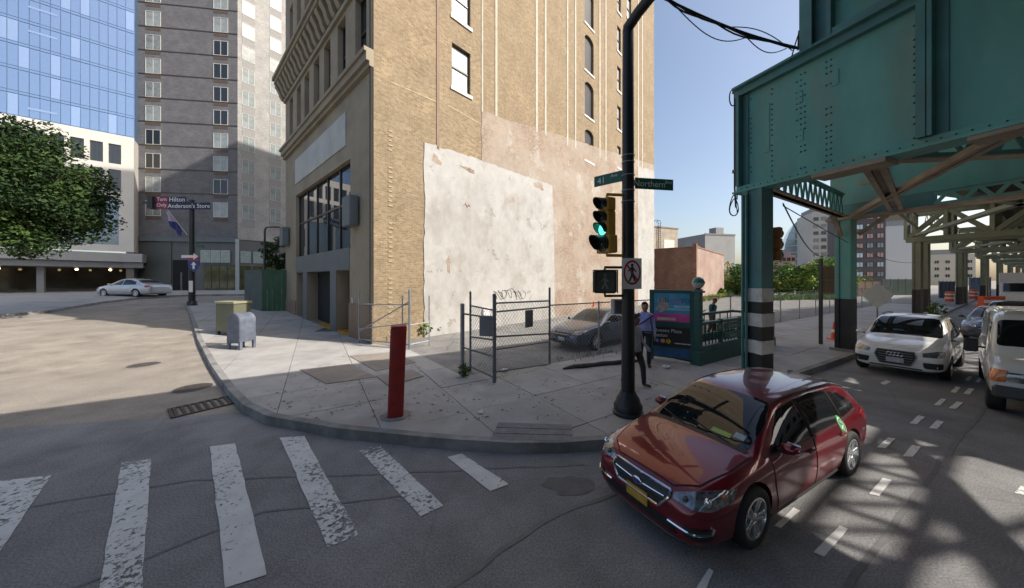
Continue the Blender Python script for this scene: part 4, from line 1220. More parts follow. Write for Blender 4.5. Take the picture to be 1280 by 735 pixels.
far_tower('dark_brick_tower', 'dark brown tower with pale reflecting windows right of the second railway column', 1062, 1100, 262, 110, mat('dark_tower', (.115, .095, .095), .8, var=.1, scale=.05), 4, 3.3, [M_['curtain1'], M_['tglass3'], mat('pink_reflect', (.55, .33, .28), .2, var=.1)], M_['windark'], 1.7, 1.7, depth=14)
far_tower('white_block', 'blank white slab block beside the third railway column', 1113, 1140, 282, 130, mat('white_slab', (.58, .58, .57), .8, var=.05, scale=.05), 1, 40, [M_['white']], M_['white'], .5, .5)
far_tower('cream_block', 'low cream block seen between the pairs of far railway columns', 1150, 1205, 318, 160, mat('cream_slab', (.50, .46, .38), .8, var=.1, scale=.05), 6, 3.5, [M_['glass']], M_['podium'], 1.6, 1.6)
far_tower('pink_factory', 'low pinkish factory block left of the curved glass tower', 968, 992, 319, 140, mat('pink_slab', (.42, .27, .23), .8, var=.1, scale=.05), 5, 3.5, [M_['glass']], M_['stone'], 1.2, 1.6)
far_tower('olive_shed', 'square brown roof tank block above the white slab block', 1114, 1141, 266, 133, mat('brown_shed', (.24, .19, .12), .8, var=.1, scale=.05), 3, 3.6, [M_['glass']], M_['stone'], 1.6, 1.8)
# curved glass tower: quarter-round profile
c = A(1003, 350, 170); 
ct = empty('curved_glass_tower', (c.x, c.y, 0), 'pale blue glass tower with a curved shoulder beyond the trees', 'tower', -.6)
w2 = 36 / FPX * 170; hh = CAM_H + (350 - 268) / FPX * 170
pr = [(-w2 / 2, 0), (w2 / 2, 0), (w2 / 2, hh)] + [(-w2 / 2 + w2 * .75 * (1 - math.sin(k / 8 * math.pi / 2)), hh - hh * .62 * (1 - math.cos(k / 8 * math.pi / 2))) for k in range(9)]
Mxz = Matrix(((1, 0, 0, 0), (0, 0, 1, 0), (0, 1, 0, 0), (0, 0, 0, 1)))
b = MB(); b.prism(pr, 0, 16, Mxz); b.build('glass_body', mat('far_glass', (.33, .45, .50), .15, metal=.5, var=.15, scale=.06), ct)
z = 3
while z < hh - 1:
    zz_ = z
    xl = -w2 / 2 if z < hh * .38 else -w2 / 2 + w2 * .75 * (1 - math.sqrt(max(0, 1 - ((z - hh * .38) / (hh * .62)) ** 2)))
    b = MB(); b.mm(xl, w2 / 2 + .1, -.25, 0, z, z + .5); b.build('floor_band', M_['podium'], ct)
    z += 3.6

# ---- unseen buildings across the boulevard, added to be mirrored in the cars and in glass
for k, (s0_, w_, h_, m_, lab) in enumerate(((-46, 26, 11, M_['redbrick'], 'low red brick building across the boulevard behind the railway'), (-18, 30, 14, M_['tan'], 'tan brick building across the boulevard behind the railway'),
                                            (14, 34, 9, M_['greybrick2'], 'pale brick building across the boulevard behind the railway'), (50, 40, 12, M_['redbrick'], 'long red brick building far along the other side of the boulevard'))):
    o_ = P(947, 482, .14) + Q_EL * 30 + D_EL * s0_ if False else P(947, 482, .14) + Vector((0.375, -0.927, 0)) * 30 + D_EL * s0_
    t = empty('brick_building', (o_.x, o_.y, 0), lab, 'building', math.atan2(D_EL.y, D_EL.x))
    b = MB(); b.mm(0, w_, -12, 0, 0, h_); b.build('wall', m_, t)
    b = MB(); b.mm(-.1, w_ + .1, -12.1, .15, h_, h_ + .4); b.build('cornice', M_['stone2'], t)
    for i in range(int(w_ / 3.2)):
        for j in range(int((h_ - 4) / 3.3)):
            b = MB(); b.mm(1 + i * 3.2, 2.6 + i * 3.2, .004, .06, 4.4 + j * 3.3, 6.4 + j * 3.3); q_ = b.build('window', M_['glass'], t)
    b = MB(); b.mm(.8, w_ - .8, .004, .08, .4, 3.2); b.build('shopfront', M_['glass'], t)
# ------------------------------------------------------------------ elevated railway over the boulevard
C1 = P(947, 482, 0.14); C2 = P(1057, 438, 0.14); C3 = P(1147, 392, 0.14)
EL = empty('elevated_railway', (C1.x, C1.y, 0), 'teal riveted steel elevated railway carried on columns over the boulevard', 'railway')
CN = Vector((Q_EL.y, -Q_EL.x, 0))            # faces the camera side of a cross girder
D2 = Vector((0.87, 0.493, 0)).normalized()
Z = Vector((0, 0, 1))
def eb(b, name, m, **k): return b.build(name, m, EL, world=True, **k)
QA = math.atan2(Q_EL.y, Q_EL.x)
def column(base, segs, w=.42):
    """built-up column: two channels with flange plates; segs = [(z0, z1, material, proud)]"""
    for (z0, z1, m, pr) in segs:
        b = MB(); p = pr
        M = Matrix.Rotation(QA, 3, 'Z')
        zc, h = (z0 + z1) / 2, z1 - z0
        c = Vector((base.x, base.y, 0))
        def bx(x, y, sx, sy): b.box(c + M @ Vector((x, y, 0)) + Z * zc, (sx + p, sy + p, h), M=M)
        bx(0, 0, .12, w - .1)                                 # web
        for s in (-1, 1):
            bx(s * .17, 0, .07, w)                         # channels
            bx(s * .115, w / 2 - .03, .04, .05); bx(s * .115, -w / 2 + .03, .04, .05)
            bx(0, s * (w / 2 - .055), .18, .03)                      # cover plates
        eb(b, 'column', m)
T, T2, RU, OL = M_['teal'], M_['teal2'], M_['rust'], M_['olive']
ZB = 4.73
BP, WP = M_['blackpaint'], M_['whitepaint']
column(C1, [(.14, .92, BP, .006), (.92, 1.22, WP, .03), (1.22, 1.54, BP, .006), (1.54, 1.836, WP, .03), (1.836, 2.10, BP, .006), (2.10, 2.41, WP, .012), (2.41, ZB, T2, 0)])
column(C2, [(.14, 1.95, M_['blackpaint'], .006), (1.95, 4.72, T, 0)])
# base plinths and conduit pipes on the first column
for c in (C1, C2):
    b = MB(); b.box((c.x, c.y, .17), (.62, .62, .10), rz=QA); eb(b, 'column_base', M_['curb'])
b = MB()
for k, o_ in enumerate((-.30, -.22)):
    p = C1 + CN * .24 + Q_EL * (o_ + .12)
    b.tube([(p.x, p.y, .2), (p.x, p.y, 4.6)], .03, 6)
eb(b, 'conduit', M_['teal2'])

def gp(c, t, n, z): return Vector((c.x, c.y, 0)) + Q_EL * t + CN * n + Z * z
def plate(c, t0, t1, n0, n1, z0, z1, b):
    M = Matrix((Q_EL, CN, Z)).transposed()
    b.box(gp(c, (t0 + t1) / 2, (n0 + n1) / 2, (z0 + z1) / 2), (abs(t1 - t0), abs(n1 - n0), z1 - z0), M=M)
def lattice(p, q, depth, w, n, m, name='lattice', bw=.07, flange=.10, up=Z, mbar=None):
    """two angles joined by zig-zag bars"""
    p, q = Vector(p), Vector(q)
    a = MB(); a.bar(p, q, w, .05, up=up); a.bar(p + up * depth, q + up * depth, w, .05, up=up); 
    a.bar(p + up * (.06), q + up * (.06), .03, flange, up=up); a.bar(p + up * (depth - .06), q + up * (depth - .06), .03, flange, up=up)
    eb(a, name + '_beam', m)
    side = (q - p).cross(up).normalized()
    for k in range(n):
        u0, u1 = p.lerp(q, k / n), p.lerp(q, (k + 1) / n)
        mid = (u0 + u1) / 2
        for (s, e) in ((u0 + up * .05, mid + up * (depth - .05)), (mid + up * (depth - .05), u1 + up * .05)):
            z_ = MB(); z_.bar(s, e, bw * .25, bw, up=side.cross((e - s).normalized())); eb(z_, 'lattice_bar', mbar or m)

# bent 1: deep plate girder
G0_, G1_ = -.42, 15.0
ZT = 7.2
b = MB(); plate(C1, G0_, G1_, .0, -.02, ZB, ZT, b); eb(b, 'girder_web', T)
b = MB(); plate(C1, G0_ - .02, G1_, .24, -.26, ZT + .001, ZT + .05, b); plate(C1, G0_ - .02, G1_, .13, .004, ZT - .16, ZT - .002, b); eb(b, 'top_flange', T2)
b = MB(); plate(C1, G0_ - .02, G1_, .22, -.24, ZB - .045, ZB - .003, b); plate(C1, G0_, G1_, .10, .004, ZB, ZB + .13, b); eb(b, 'bottom_flange', T)
b = MB(); plate(C1, 1.1, 2.1, .23, -.25, ZB - .12, ZB - .05, b); plate(C1, 2.9, 5.2, .21, -.23, ZB - .11, ZB - .05, b); eb(b, 'rusty_splice_plate', RU)
def tpx(c, px):
    r = (px - 640) / FPX
    return (r * c.y - c.x) / (Q_EL.x - Q_EL.y * r)
for (px, w, mm_) in ((928, .07, T2), (1157, .10, T2), (1168, .05, T2)):
    t = tpx(C1, px)
    b = MB(); plate(C1, t - w / 2, t + w / 2, .20, .004, ZB + .13, ZT - .16, b); plate(C1, t + w / 2 + .001, t + w / 2 + .12, .03, .004, ZB + .13, ZT - .16, b); eb(b, 'stiffener', mm_)
for t in (7.0, 10.0, 13.0):
    b = MB(); plate(C1, t - .05, t + .05, .20, .004, ZB + .13, ZT - .16, b); eb(b, 'stiffener', T2)
rv = MB()
def rivet(t, z, r=.019):
    p = gp(C1, t, .004, z)
    i = [p + Q_EL * (r * math.cos(a)) + Z * (r * math.sin(a)) for a in (0, 1.05, 2.1, 3.14, 4.19, 5.24)]
    rv.add(i + [p + CN * .022], [(k, (k + 1) % 6, 6) for k in range(6)])
def rivet2(t, z, r=.019):
    p = gp(C1, t, .102, z)
    i = [p + Q_EL * (r * math.cos(a)) + Z * (r * math.sin(a)) for a in (0, 1.05, 2.1, 3.14, 4.19, 5.24)]
    rv.add(i + [p + CN * .022], [(k, (k + 1) % 6, 6) for k in range(6)])
t = -.3
while t < 5.5:
    rivet2(t, ZB + .065, .014); t += .14
rz_ = random.Random(2)
for (px, k) in ((935, 2), (965, 1), (996, 2), (1001, 2), (1033, 2), (1143, 1)):
    t = tpx(C1, px)
    z = ZB + .2
    while z < ZT - .2:
        if rz_.random() < .72:
            rivet(t, z)
            if k == 2: rivet(t + .07, z)
        z += .115
o = eb(rv, 'rivets', M_['rivet']); o['kind'] = 'stuff'
for (px, z0, z1) in ((996, 6.3, 6.55), (1040, 6.35, 6.65), (956, 5.5, 6.6), (997, 5.5, 5.75)):
    t = tpx(C1, px); b = MB()
    plate(C1, t, t + .10, .012, .004, z0, z1, b); eb(b, 'patch_plate', T)
# pedestal and upper plate girder standing on bent 1
t0, t1 = tpx(C1, 1006), tpx(C1, 1040)
b = MB(); plate(C1, t0, t0 + .05, .16, -.3, ZT + .05, 9.6, b); plate(C1, t0 + .05, t1 - .08, .02, -.3, ZT + .05, 9.6, b); plate(C1, t0, t0 + .2, .20, .16, ZT + .05, 9.6, b); eb(b, 'pedestal', T2)
b = MB(); plate(C1, t1, 11.5, -.06, -.10, ZT + .25, 9.55, b); eb(b, 'upper_web', T)
b = MB(); plate(C1, t1 - .05, t1 + .02, .10, -.10, ZT + .05, 9.5, b); plate(C1, t1 + .02, 11.5, .08, -.2, ZT + .06, ZT + .25, b); eb(b, 'upper_flange', T2)
# far-side column of bent 1 and 2
for c in (C1, C2):
    column(c + Q_EL * 14.4, [(0, 1.95, M_['blackpaint'], .006), (1.95, ZB, T, 0)])
# bent 2
Z2 = 4.72
b = MB(); plate(C2, -.42, 15, -.02, -.05, Z2 + .5, 7.35, b); eb(b, 'girder_web', T)
b = MB(); plate(C2, -.42, 1.95, .02, -.10, Z2 + .06, Z2 + .499, b); eb(b, 'girder_end_plate', M_['teal2'])
for t in (.9, 4.6, 7.5, 10.5): 
    b = MB(); plate(C2, t - .06, t + .06, .10, -.018, Z2 + .52, 7.3, b); eb(b, 'stiffener', T2)
lattice(gp(C2, 1.95, .06, Z2 + .03), gp(C2, 14.6, .06, Z2 + .03), .45, .10, 26, T, bw=.09, mbar=M_['rust'] if False else T)
b = MB(); plate(C2, -.45, 15, .24, -.24, Z2 - .04, Z2, b); plate(C2, -.45, 15, .24, .18, Z2 - .0, Z2 + .05, b); eb(b, 'bottom_flange', RU)
b = MB(); plate(C2, -.45, 15, .24, -.24, 7.351, 7.40, b); eb(b, 'top_flange', T2)
# left edge lattice girder between the first two columns, laterals and knee braces
l0, l1 = C1 + D_EL * .36, C2 - D_EL * .36
lattice((l0.x, l0.y, 4.78), (l1.x, l1.y, 4.78), .75, .12, 15, T, bw=.10)
l0b, l1b = l0 - N_EL * .42, l1 - N_EL * .42
b = MB(); b.bar((l0.x, l0.y, 4.77), (l1.x, l1.y, 4.77), .30, .03); eb(b, 'bottom_chord', RU)
p0 = gp(C1, .4, -.3, 5.2); p1 = gp(C2, 5.2, .15, 5.2)
lattice(p0, p1, .62, .16, 13, T2, bw=.10)
b = MB(); b.bar(p0 - Z * .03, p1 - Z * .03, .26, .03); eb(b, 'lateral_chord', RU)
for (ta, tb, w) in ((1.75, 1.25, .22), (3.4, .35, .16), (4.2, 8.5, .2), (8.0, 5.4, .2)):
    b = MB(); s_, e_ = gp(C1, ta, -.25, 4.84), gp(C2, tb, .26, 4.80)
    for o_ in (-w / 2, w / 2): b.bar(s_ + Q_EL * o_, e_ + Q_EL * o_, .09, .10)
    b.bar(s_ + Z * .06, e_ + Z * .06, w + .06, .02); eb(b, 'diagonal_brace', RU)
s_, e_ = gp(C2, 0, .34, 4.0), gp(C2, 0, 1.2, 4.7)
for (dx, dy) in ((CN, 0),):
    b = MB(); b.bar(gp(C2, 0, .33, 4.15), gp(C2, .1, 1.05, 4.75), .12, .10); b.bar(gp(C2, .33, .0, 4.15), gp(C2, 1.0, 0, 4.68), .12, .10); eb(b, 'knee_brace', RU)
# longitudinal plate girders on top of the bents and the track deck
def run(t, s0, s1, z0, z1, w, m, name, fl=True):
    a = Vector((C1.x, C1.y, 0)) + Q_EL * t
    cuts = [(s0, min(s1, 22), D_EL)]
    b = MB()
    p, q = a + D_EL * s0, a + D_EL * min(s1, 22)
    b.bar(p + Z * (z0 + z1) / 2, q + Z * (z0 + z1) / 2, w, z1 - z0)
    if fl:
        b.bar(p + Z * (z0 - .03), q + Z * (z0 - .03), .45, .05); b.bar(p + Z * (z1 + .03), q + Z * (z1 + .03), .45, .05)
    if s1 > 22:
        r = q + D2 * (s1 - 22)
        b.bar(q + Z * (z0 + z1) / 2, r + Z * (z0 + z1) / 2, w, z1 - z0)
        if fl: b.bar(q + Z * (z0 - .03), r + Z * (z0 - .03), .45, .05); b.bar(q + Z * (z1 + .03), r + Z * (z1 + .03), .45, .05)
    return eb(b, name, m)
LG = dict(s0=-34, s1=170)
for t in (1.6, 3.8, 6.2, 7.9): run(t, -34, 22, 8.5, 9.6, .06, T2, 'track_girder'); run(t, 22.2, 170, 7.95, 9.3, .06, OL, 'track_girder')
for t in (12.8, 15.0, 17.6, 20.4): run(t, -34, 22, 8.5, 9.6, .06, T2, 'track_girder'); run(t, 22.2, 170, 7.95, 9.3, .06, OL, 'track_girder')
for (ta, tb) in ((1.3, 9.3), (12.3, 21)):
    run((ta + tb) / 2, -34, 170, 9.72, 9.86, tb - ta, M_['wood'], 'track_deck', fl=False)
# cross lattice frames between the two track decks (they throw the bar shadows on the road)
for k in range(-6, 26):
    s_ = k * 8.0 + 1.8
    dd = D_EL * min(s_, 22) + D2 * max(0, s_ - 22)
    a = Vector((C1.x, C1.y, 0)) + dd + Q_EL * 9.8; c = Vector((C1.x, C1.y, 0)) + dd + Q_EL * 12.4
    b = MB(); b.bar(a + Z * 9.4, c + Z * 9.4, .26, .3); eb(b, 'cross_beam', T2)
    e = c + D_EL * 8 if s_ < 20 else c + D2 * 8
    b = MB(); b.bar(a + Z * 9.3, e + Z * 9.3, .10, .10)
    a2 = a + (D_EL if s_ < 20 else D2) * 8
    b.bar(a2 + Z * 9.28, c + Z * 9.28, .10, .10); eb(b, 'cross_bracing', T2)
# open lattice walkway girders along the gap
for (tt, zz0) in ((9.4, 9.9), (11.0, 9.5)):
    a = Vector((C1.x, C1.y, 0)) + Q_EL * tt - D_EL * 12
    b = MB(); c = a + D_EL * 34
    b.bar(a + Z * zz0, c + Z * zz0, .12, .10); b.bar(a + Z * (zz0 + .8), c + Z * (zz0 + .8), .12, .10)
    n = 48
    for k in range(n):
        u0, u1 = a.lerp(c, k / n), a.lerp(c, (k + 1) / n); m_ = (u0 + u1) / 2
        b.bar(u0 + Z * (zz0 + .05), m_ + Z * (zz0 + .75), .05, .09); b.bar(m_ + Z * (zz0 + .75), u1 + Z * (zz0 + .05), .05, .09)
    o = eb(b, 'walkway_lattice', T2); o['kind'] = 'stuff'
# far bents: pairs of columns under lattice cross trusses
for k in range(7):
    base = C3 + D2 * (18.0 * k)
    w = 1.0
    for j in range(2):
        c = base + D2 * (2.4 * j)
        for tt in (0, 13.5):
            cc = c + Q_EL * tt
            cc = Vector((cc.x, cc.y, 0))
            if tt == 0 or k > 0 or True:
                column(cc, [(.0, 1.9, M_['blackpaint'], .006), (1.9, 5.36, OL, 0)], w=.46)
    for j in range(2):
        if k > 3 and j == 1: continue
        c = base + D2 * (2.4 * j)
        b = MB()
        a0, a1 = Vector((c.x, c.y, 0)) - Q_EL * .5, Vector((c.x, c.y, 0)) + Q_EL * 14
        b.bar(a0 + Z * 5.55, a1 + Z * 5.55, .5, .36); b.bar(a0 + Z * 7.7, a1 + Z * 7.7, .45, .30)
        eb(b, 'truss_chord', OL)
        n = 8
        for i in range(n + 1):
            u = a0.lerp(a1, i / n)
            z_ = MB(); z_.bar(u + Z * 5.6, u + Z * 7.65, .22, .26); eb(z_, 'truss_post', OL)
            if i < n:
                v = a0.lerp(a1, (i + 1) / n)
                s, e = (u + Z * 5.65, v + Z * 7.6) if i % 2 == 0 else (u + Z * 7.6, v + Z * 5.65)
                z_ = MB(); z_.bar(s, e, .24, .26); eb(z_, 'truss_diagonal', OL)
    # laterals between bents
    if k < 6:
        nx = base + D2 * 18
        for (ta, tb) in ((0, 7), (7, 0), (7, 13.5), (13.5, 7)):
            a = base + D2 * 2.4 + Q_EL * ta; c = nx + Q_EL * tb
            z_ = MB(); z_.bar((a.x, a.y, 5.75), (c.x, c.y, 5.75), .3, .18); eb(z_, 'lateral_brace', OL)
        a, c = base + D2 * 2.4, nx
        lattice((a.x, a.y, 7.0), (c.x, c.y, 7.0), .8, .14, 12, OL, bw=.12)
# span between bent 2 and bent 3
a, c = C2 + D_EL * .4, C3
lattice((a.x, a.y, 6.4), (c.x, c.y, 6.4), .9, .14, 14, OL, bw=.12)
for (ta, tb) in ((.5, 7), (7, 0), (7, 13), (13, 7)):
    a = C2 + Q_EL * ta; c = C3 + Q_EL * tb
    z_ = MB(); z_.bar((a.x, a.y, 5.9), (c.x, c.y, 5.9), .3, .18); eb(z_, 'lateral_brace', OL)

# cables: bundle from the signal mast to the railway, loops on the first column
cs = A(822, -6, 5.3); ce = gp(C1, tpx(C1, 1001), .1, 7.42)
cab = empty('overhead_cable', cs, 'thick black cable bundle slung from the signal mast arm to the railway girder', 'cable')
def sag(p, q, s, n=14, wob=0, ph=0):
    return [p.lerp(q, k / n) + Vector((wob * math.sin(k * 1.1 + ph), 0, -s * math.sin(math.pi * k / n) + wob * math.sin(k * .9 + ph))) for k in range(n + 1)]
for (s, r, w, ph) in ((.10, .022, .0, 0), (.13, .018, .018, .5), (.16, .014, .03, 2)):
    b = MB(); b.tube(sag(cs, ce, s, 18, w, ph), r, 6); b.build('cable_strand', M_['plastic'], cab, world=True, smooth=True)
for (u0, u1, s) in ((.12, .62, .30), (.45, .95, -.16), (.55, .9, .22)):
    b = MB(); b.tube(sag(cs.lerp(ce, u0) - Z * .1, cs.lerp(ce, u1) - Z * .1, s), .009, 5); b.build('slack_strand', M_['plastic'], cab, world=True, smooth=True)
b = MB(); b.tube([ce + Vector((0, 0, -.05)), ce + Vector((.02, 0, .35)), ce + Vector((.1, 0, .42))], .015, 6); b.tube([ce + Vector((-.15, 0, -.25)), ce + Vector((-.05, 0, .1)), ce + Vector((.05, 0, .4))], .012, 6); b.build('cable_bracket', M_['black'], cab, world=True)
lp = gp(C1, G0_ - .10, .0, 0)
lc = empty('cable_coil', (lp.x, lp.y, 6.9), 'black cable drop with coiled ends down the left edge of the girder and first column', 'cable')
b = MB(); b.tube([(lp.x, lp.y, 7.35), (lp.x, lp.y, 4.9), (lp.x + .03, lp.y, 4.4)], .02, 6); b.tube([(lp.x + .05, lp.y, 7.25), (lp.x + .06, lp.y, 4.6)], .014, 6)
b.build('cable_drop', M_['plastic'], lc, world=True)
b = MB()
for (r, dz, ph) in ((.17, 4.45, 0), (.14, 4.40, .6)):
    b.tube([(lp.x - .02 + r * .6 * math.cos(a), lp.y + .04 * math.sin(a * 2 + ph), dz + r * 1.5 * math.sin(a)) for a in [2 * math.pi * i / 18 for i in range(18)]], .012, 5, closed=True)
b.tube([(lp.x - .05 + .08 * math.cos(a), lp.y, 7.12 + .2 * math.sin(a)) for a in [2 * math.pi * i / 16 for i in range(16)]], .014, 5, closed=True)
b.build('cable_loop', M_['plastic'], lc, world=True, smooth=True)
for dz in (7.28, 5.3):
    b = MB(); b.box((lp.x + .04, lp.y, dz), (.14, .1, .08)); b.build('cable_clamp', M_['black'], lc, world=True)
# thin service wires under the railway
for k, (a, c, s) in enumerate(((gp(C1, .3, -.4, 4.35), Vector((C2.x + 1, C2.y + 2, 3.6)), .25), (gp(C1, .3, -.4, 4.3), Vector((C3.x, C3.y, 3.9)), .5))):
    b = MB(); b.tube(sag(a, c, s), .016 if k == 0 else .012, 5)
    tag(b.build('service_wire', M_['plastic']), ('black wire sagging from the first column to the second under the railway', 'thin black wire running from the first column to the far columns')[k], 'wire')
# ------------------------------------------------------------------ signal pole, signs, boxes, fences
PB = P(785, 517, 0.14)
sp = empty('signal_pole', (PB.x, PB.y, 0.14), 'tall black traffic signal pole with an angled arm at the corner', 'pole')
zt = CAM_H + (350 - 36) / FPX * PB.y - .14
b = MB(); b.lathe([(.122, .3), (.118, .9), (.10, zt - .3), (.098, zt)], n=12); b.build('pole_shaft', M_['black'], sp, smooth=True, sharp=50)
b = MB(); b.lathe([(.275, 0), (.275, .05), (.25, .07), (.255, .17), (.22, .22), (.20, .30), (.16, .36), (.135, .42), (.125, .42)], n=16); b.build('pole_base', M_['black'], sp, smooth=True, sharp=40)
b = MB()
ae = Q_EL * 5.5 + D_EL * .0
b.tube([(0, 0, zt - .06), (0, 0, zt + .02), (Q_EL.x * .25, Q_EL.y * .25, zt + .10), (Q_EL.x * 6, Q_EL.y * 6, zt + 1.0)], [.10, .10, .095, .06], 10); b.build('mast_arm', M_['black'], sp, smooth=True, sharp=50)
b = MB()
for z in (4.38, 4.62, 4.74, 4.1, 3.9): b.lathe([(.118, z - .008), (.122, z), (.118, z + .008)], n=12, cap=False)
b.build('steel_strap', M_['galv'], sp)

fd = Vector((-.90, -.43, 0)).normalized()          # the way the signal heads look
fs_ = Vector((-fd.y, fd.x, 0))                      # to the right when facing the lamp... side axis
SB = A(758.5, 350, PB.y - .05)
tl = empty('traffic_light', (SB.x, SB.y, 0), 'yellow traffic light on the corner pole showing a green lamp', 'traffic light', math.atan2(fd.y, fd.x))
zpx = lambda py, Y=PB.y: CAM_H + (HZ - py) / FPX * Y
# local +x = facing direction
secs = [(zpx(257), .105, .25), (zpx(273.5), .105, .25), (zpx(287.5), .105, .25), (zpx(306), .15, .33)]
lens_g = mat('lit_green_lens', (.02, .5, .35), .3, var=0, emit=(.10, 1.0, .72), estr=1.6)
lens_d = mat('dark_lens', (.012, .012, .012), .15, var=0)
for k, (z, r, h) in enumerate(secs):
    b = MB(); b.box((0, 0, z), (.20, 2 * r + .06, h - .012)); s_ = b.build('signal_section', M_['yellow'], tl, bevel=.02)
    b = MB(); Mx = Matrix.Rotation(R(90), 3, 'Y')
    b.lathe([(0, .105), (r * .5, .118), (r, .10), (r, .09)], (0, 0, z), 16, Mx); b.build('lens', lens_g if k == 2 else lens_d, s_, smooth=True)
    v = MB(); n = 14; vs = []
    for i in range(n + 1):
        a = R(-215) + R(250) * i / n + R(0)
        a = R(-35) + R(250) * i / n
        for (rr_, x, dx) in ((r + .012, .10, 0), (r + .006, .10 + r * 1.75 * (.55 + .45 * math.sin(a)), 0), (r - .002, .10 + r * 1.75 * (.55 + .45 * math.sin(a)), 0), (r + .002, .10, 0)):
            vs.append((x, rr_ * math.cos(a), z + rr_ * math.sin(a)))
    v.add(vs, [(4 * i + j, 4 * (i + 1) + j, 4 * (i + 1) + (j + 1) % 4, 4 * i + (j + 1) % 4) for i in range(n) for j in range(4)])
    v.build('visor', [M_['plastic']], s_, smooth=True)
pl_ = Matrix.Rotation(-math.atan2(fd.y, fd.x), 3, 'Z') @ Vector((PB.x - SB.x, PB.y - SB.y, 0))
for z in (zpx(244), zpx(319.5)):
    b = MB(); b.tube([(0, 0, z - .06 * (1 if z > 3.6 else -1)), (0, 0, z), (pl_.x * .8, pl_.y * .8, z)], .028, 8); b.build('mounting_arm', M_['yellow'], tl, smooth=True)

ps = A(756, 350, PB.y - .08)
pd = empty('pedestrian_signal', (ps.x, ps.y, 0), 'black boxed pedestrian signal with a pale walking figure below the traffic light', 'pedestrian signal', math.atan2(-.97, -.25))
z = zpx(352)
b = MB(); b.box((0, 0, z), (.20, .40, .42)); b.build('housing', M_['plastic'], pd, bevel=.03)
b = MB(); b.box((.104, 0, z), (.012, .33, .35)); b.build('lens_panel', mat('ped_lens', (.09, .10, .085), .25, var=.2, scale=9), pd)
b = MB()
for q in ((.15, .42, .20, .0), (-.15, .42, .20, .0)): pass
b.box((.20, 0, z + .20), (.20, .42, .015)); b.box((.18, .205, z), (.16, .012, .40)); b.box((.18, -.205, z), (.16, .012, .40)); b.build('visor', M_['plastic'], pd)
b = MB(); x = .113
b.ball((x, 0, z + .12), .028, 8, (.3, 1, 1))
for (p, q, w) in (((0, .085), (.005, -.02), .045), ((.0, -.02), (.05, -.13), .028), ((.0, -.02), (-.05, -.13), .028), ((0, .075), (.06, .0), .02), ((0, .075), (-.055, .01), .02)):
    b.bar((x, p[0], z + p[1]), (x, q[0], z + q[1]), .008, w, up=(0, 1, 0) if abs(p[1] - q[1]) > .02 else (0, 0, 1))
b.build('walking_figure', mat('ped_figure', (.22, .23, .20), .4, var=0), pd)
pl_ = Matrix.Rotation(-math.atan2(-.97, -.25), 3, 'Z') @ Vector((PB.x - ps.x, PB.y - ps.y, 0))
for zz_ in (z + .26, z - .26):
    b = MB(); b.tube([(0, 0, zz_ - .05 * (1 if zz_ > z else -1)), (0, 0, zz_), (pl_.x * .8, pl_.y * .8, zz_)], .024, 8); b.build('mounting_arm', M_['plastic'], pd, smooth=True)

# no-pedestrian sign on the pole
nd = Vector((.03, -1, 0)).normalized()
ns = A(790, 342, PB.y - .17)
no = empty('no_walking_sign', ns, 'white square sign with a walking figure crossed out in a red ring', 'sign', math.atan2(nd.y, nd.x) + R(90))
b = MB(); b.box((0, 0, 0), (.35, .012, .55)); b.build('sign_plate', M_['signwhite'], no, bevel=.004)
b = MB(); b.box((0, .03, .12), (.06, .05, .03)); b.box((0, .03, -.12), (.06, .05, .03)); b.build('bracket', M_['galv'], no)
b = MB(); n = 32; vs = []
for k in range(n):
    a = 2 * math.pi * k / n
    for r in (.155, .128): vs.append((r * math.cos(a), -.009, .02 + r * 1.42 * math.sin(a)))
b.add(vs, [(2 * k, 2 * ((k + 1) % n), 2 * ((k + 1) % n) + 1, 2 * k + 1) for k in range(n)])
b.bar((-.10, -.0095, .165), (.10, -.0095, -.13), .004, .03, up=(1, 0, 0.0)); b.build('red_ring', mat('sign_red', (.42, .025, .03), .5, var=.05), no)
b = MB(); y = -.008
b.ball((.0, y, .15), .026, 8, (1, .2, 1.2))
for (p, q, w) in (((0, .12), (0, -.01), .05), ((0, -.01), (.055, -.135), .03), ((0, -.01), (-.05, -.14), .03), ((.01, .11), (.07, .03), .022), ((-.01, .11), (-.07, .04), .022)):
    b.bar((p[0], y, p[1]), (q[0], y, q[1]), .003, w, up=(1, 0, 0))
b.build('walking_figure', M_['blackpaint'], no)

# street name signs
def blade(name, pos, dirv, L, H, label, lines):
    d = Vector(dirv).normalized()
    t = empty(name, pos, label, 'street sign')
    M = Matrix((d, Vector((d.y, -d.x, 0)), Z)).transposed()
    nrm = Vector((d.y, -d.x, 0))
    if nrm.y > 0: nrm = -nrm
    b = MB(); b.box(d * L / 2, (L, .012, H), M=M); b.build('sign_blade', M_['signgreen'], t, bevel=.003)
    for (s, size, u, v) in lines:
        xax = d if d.cross(Z).dot(nrm) > 0 or True else -d
        # text must read left to right for a viewer on the nrm side
        right = Z.cross(nrm)
        c = d * L / 2 + right * u + Z * v + nrm * .0085
        text(s, size, M_['signwhite'], t, frame(c, right, Z), ext=.001)
    return t
zs_ = zpx(218.5)
b41 = blade('street_sign', (PB.x - .09, PB.y + .05, zs_), (-.73, .68, 0), .57, .205, 'green street sign reading 41 Ave on the left of the pole', [('41', .17, -.13, -.01), ('Ave', .085, .13, .04)])
bnb = blade('street_sign', (PB.x + .12, PB.y - .02, zpx(229.2)), (.985, .17, 0), .78, .205, 'longer green street sign reading Northern Blvd on the right of the pole', [('Northern', .165, -.10, -.005), ('Blvd', .085, .29, .04)])
cbp = A(777, 383, PB.y + .25)
cb_ = empty('control_box', (cbp.x, cbp.y, cbp.z), 'small grey metal control box strapped to the back of the signal pole', 'box')
b = MB(); b.box((0, 0, 0), (.36, .2, .28)); b.build('box_body', M_['grey'], cb_, bevel=.015)
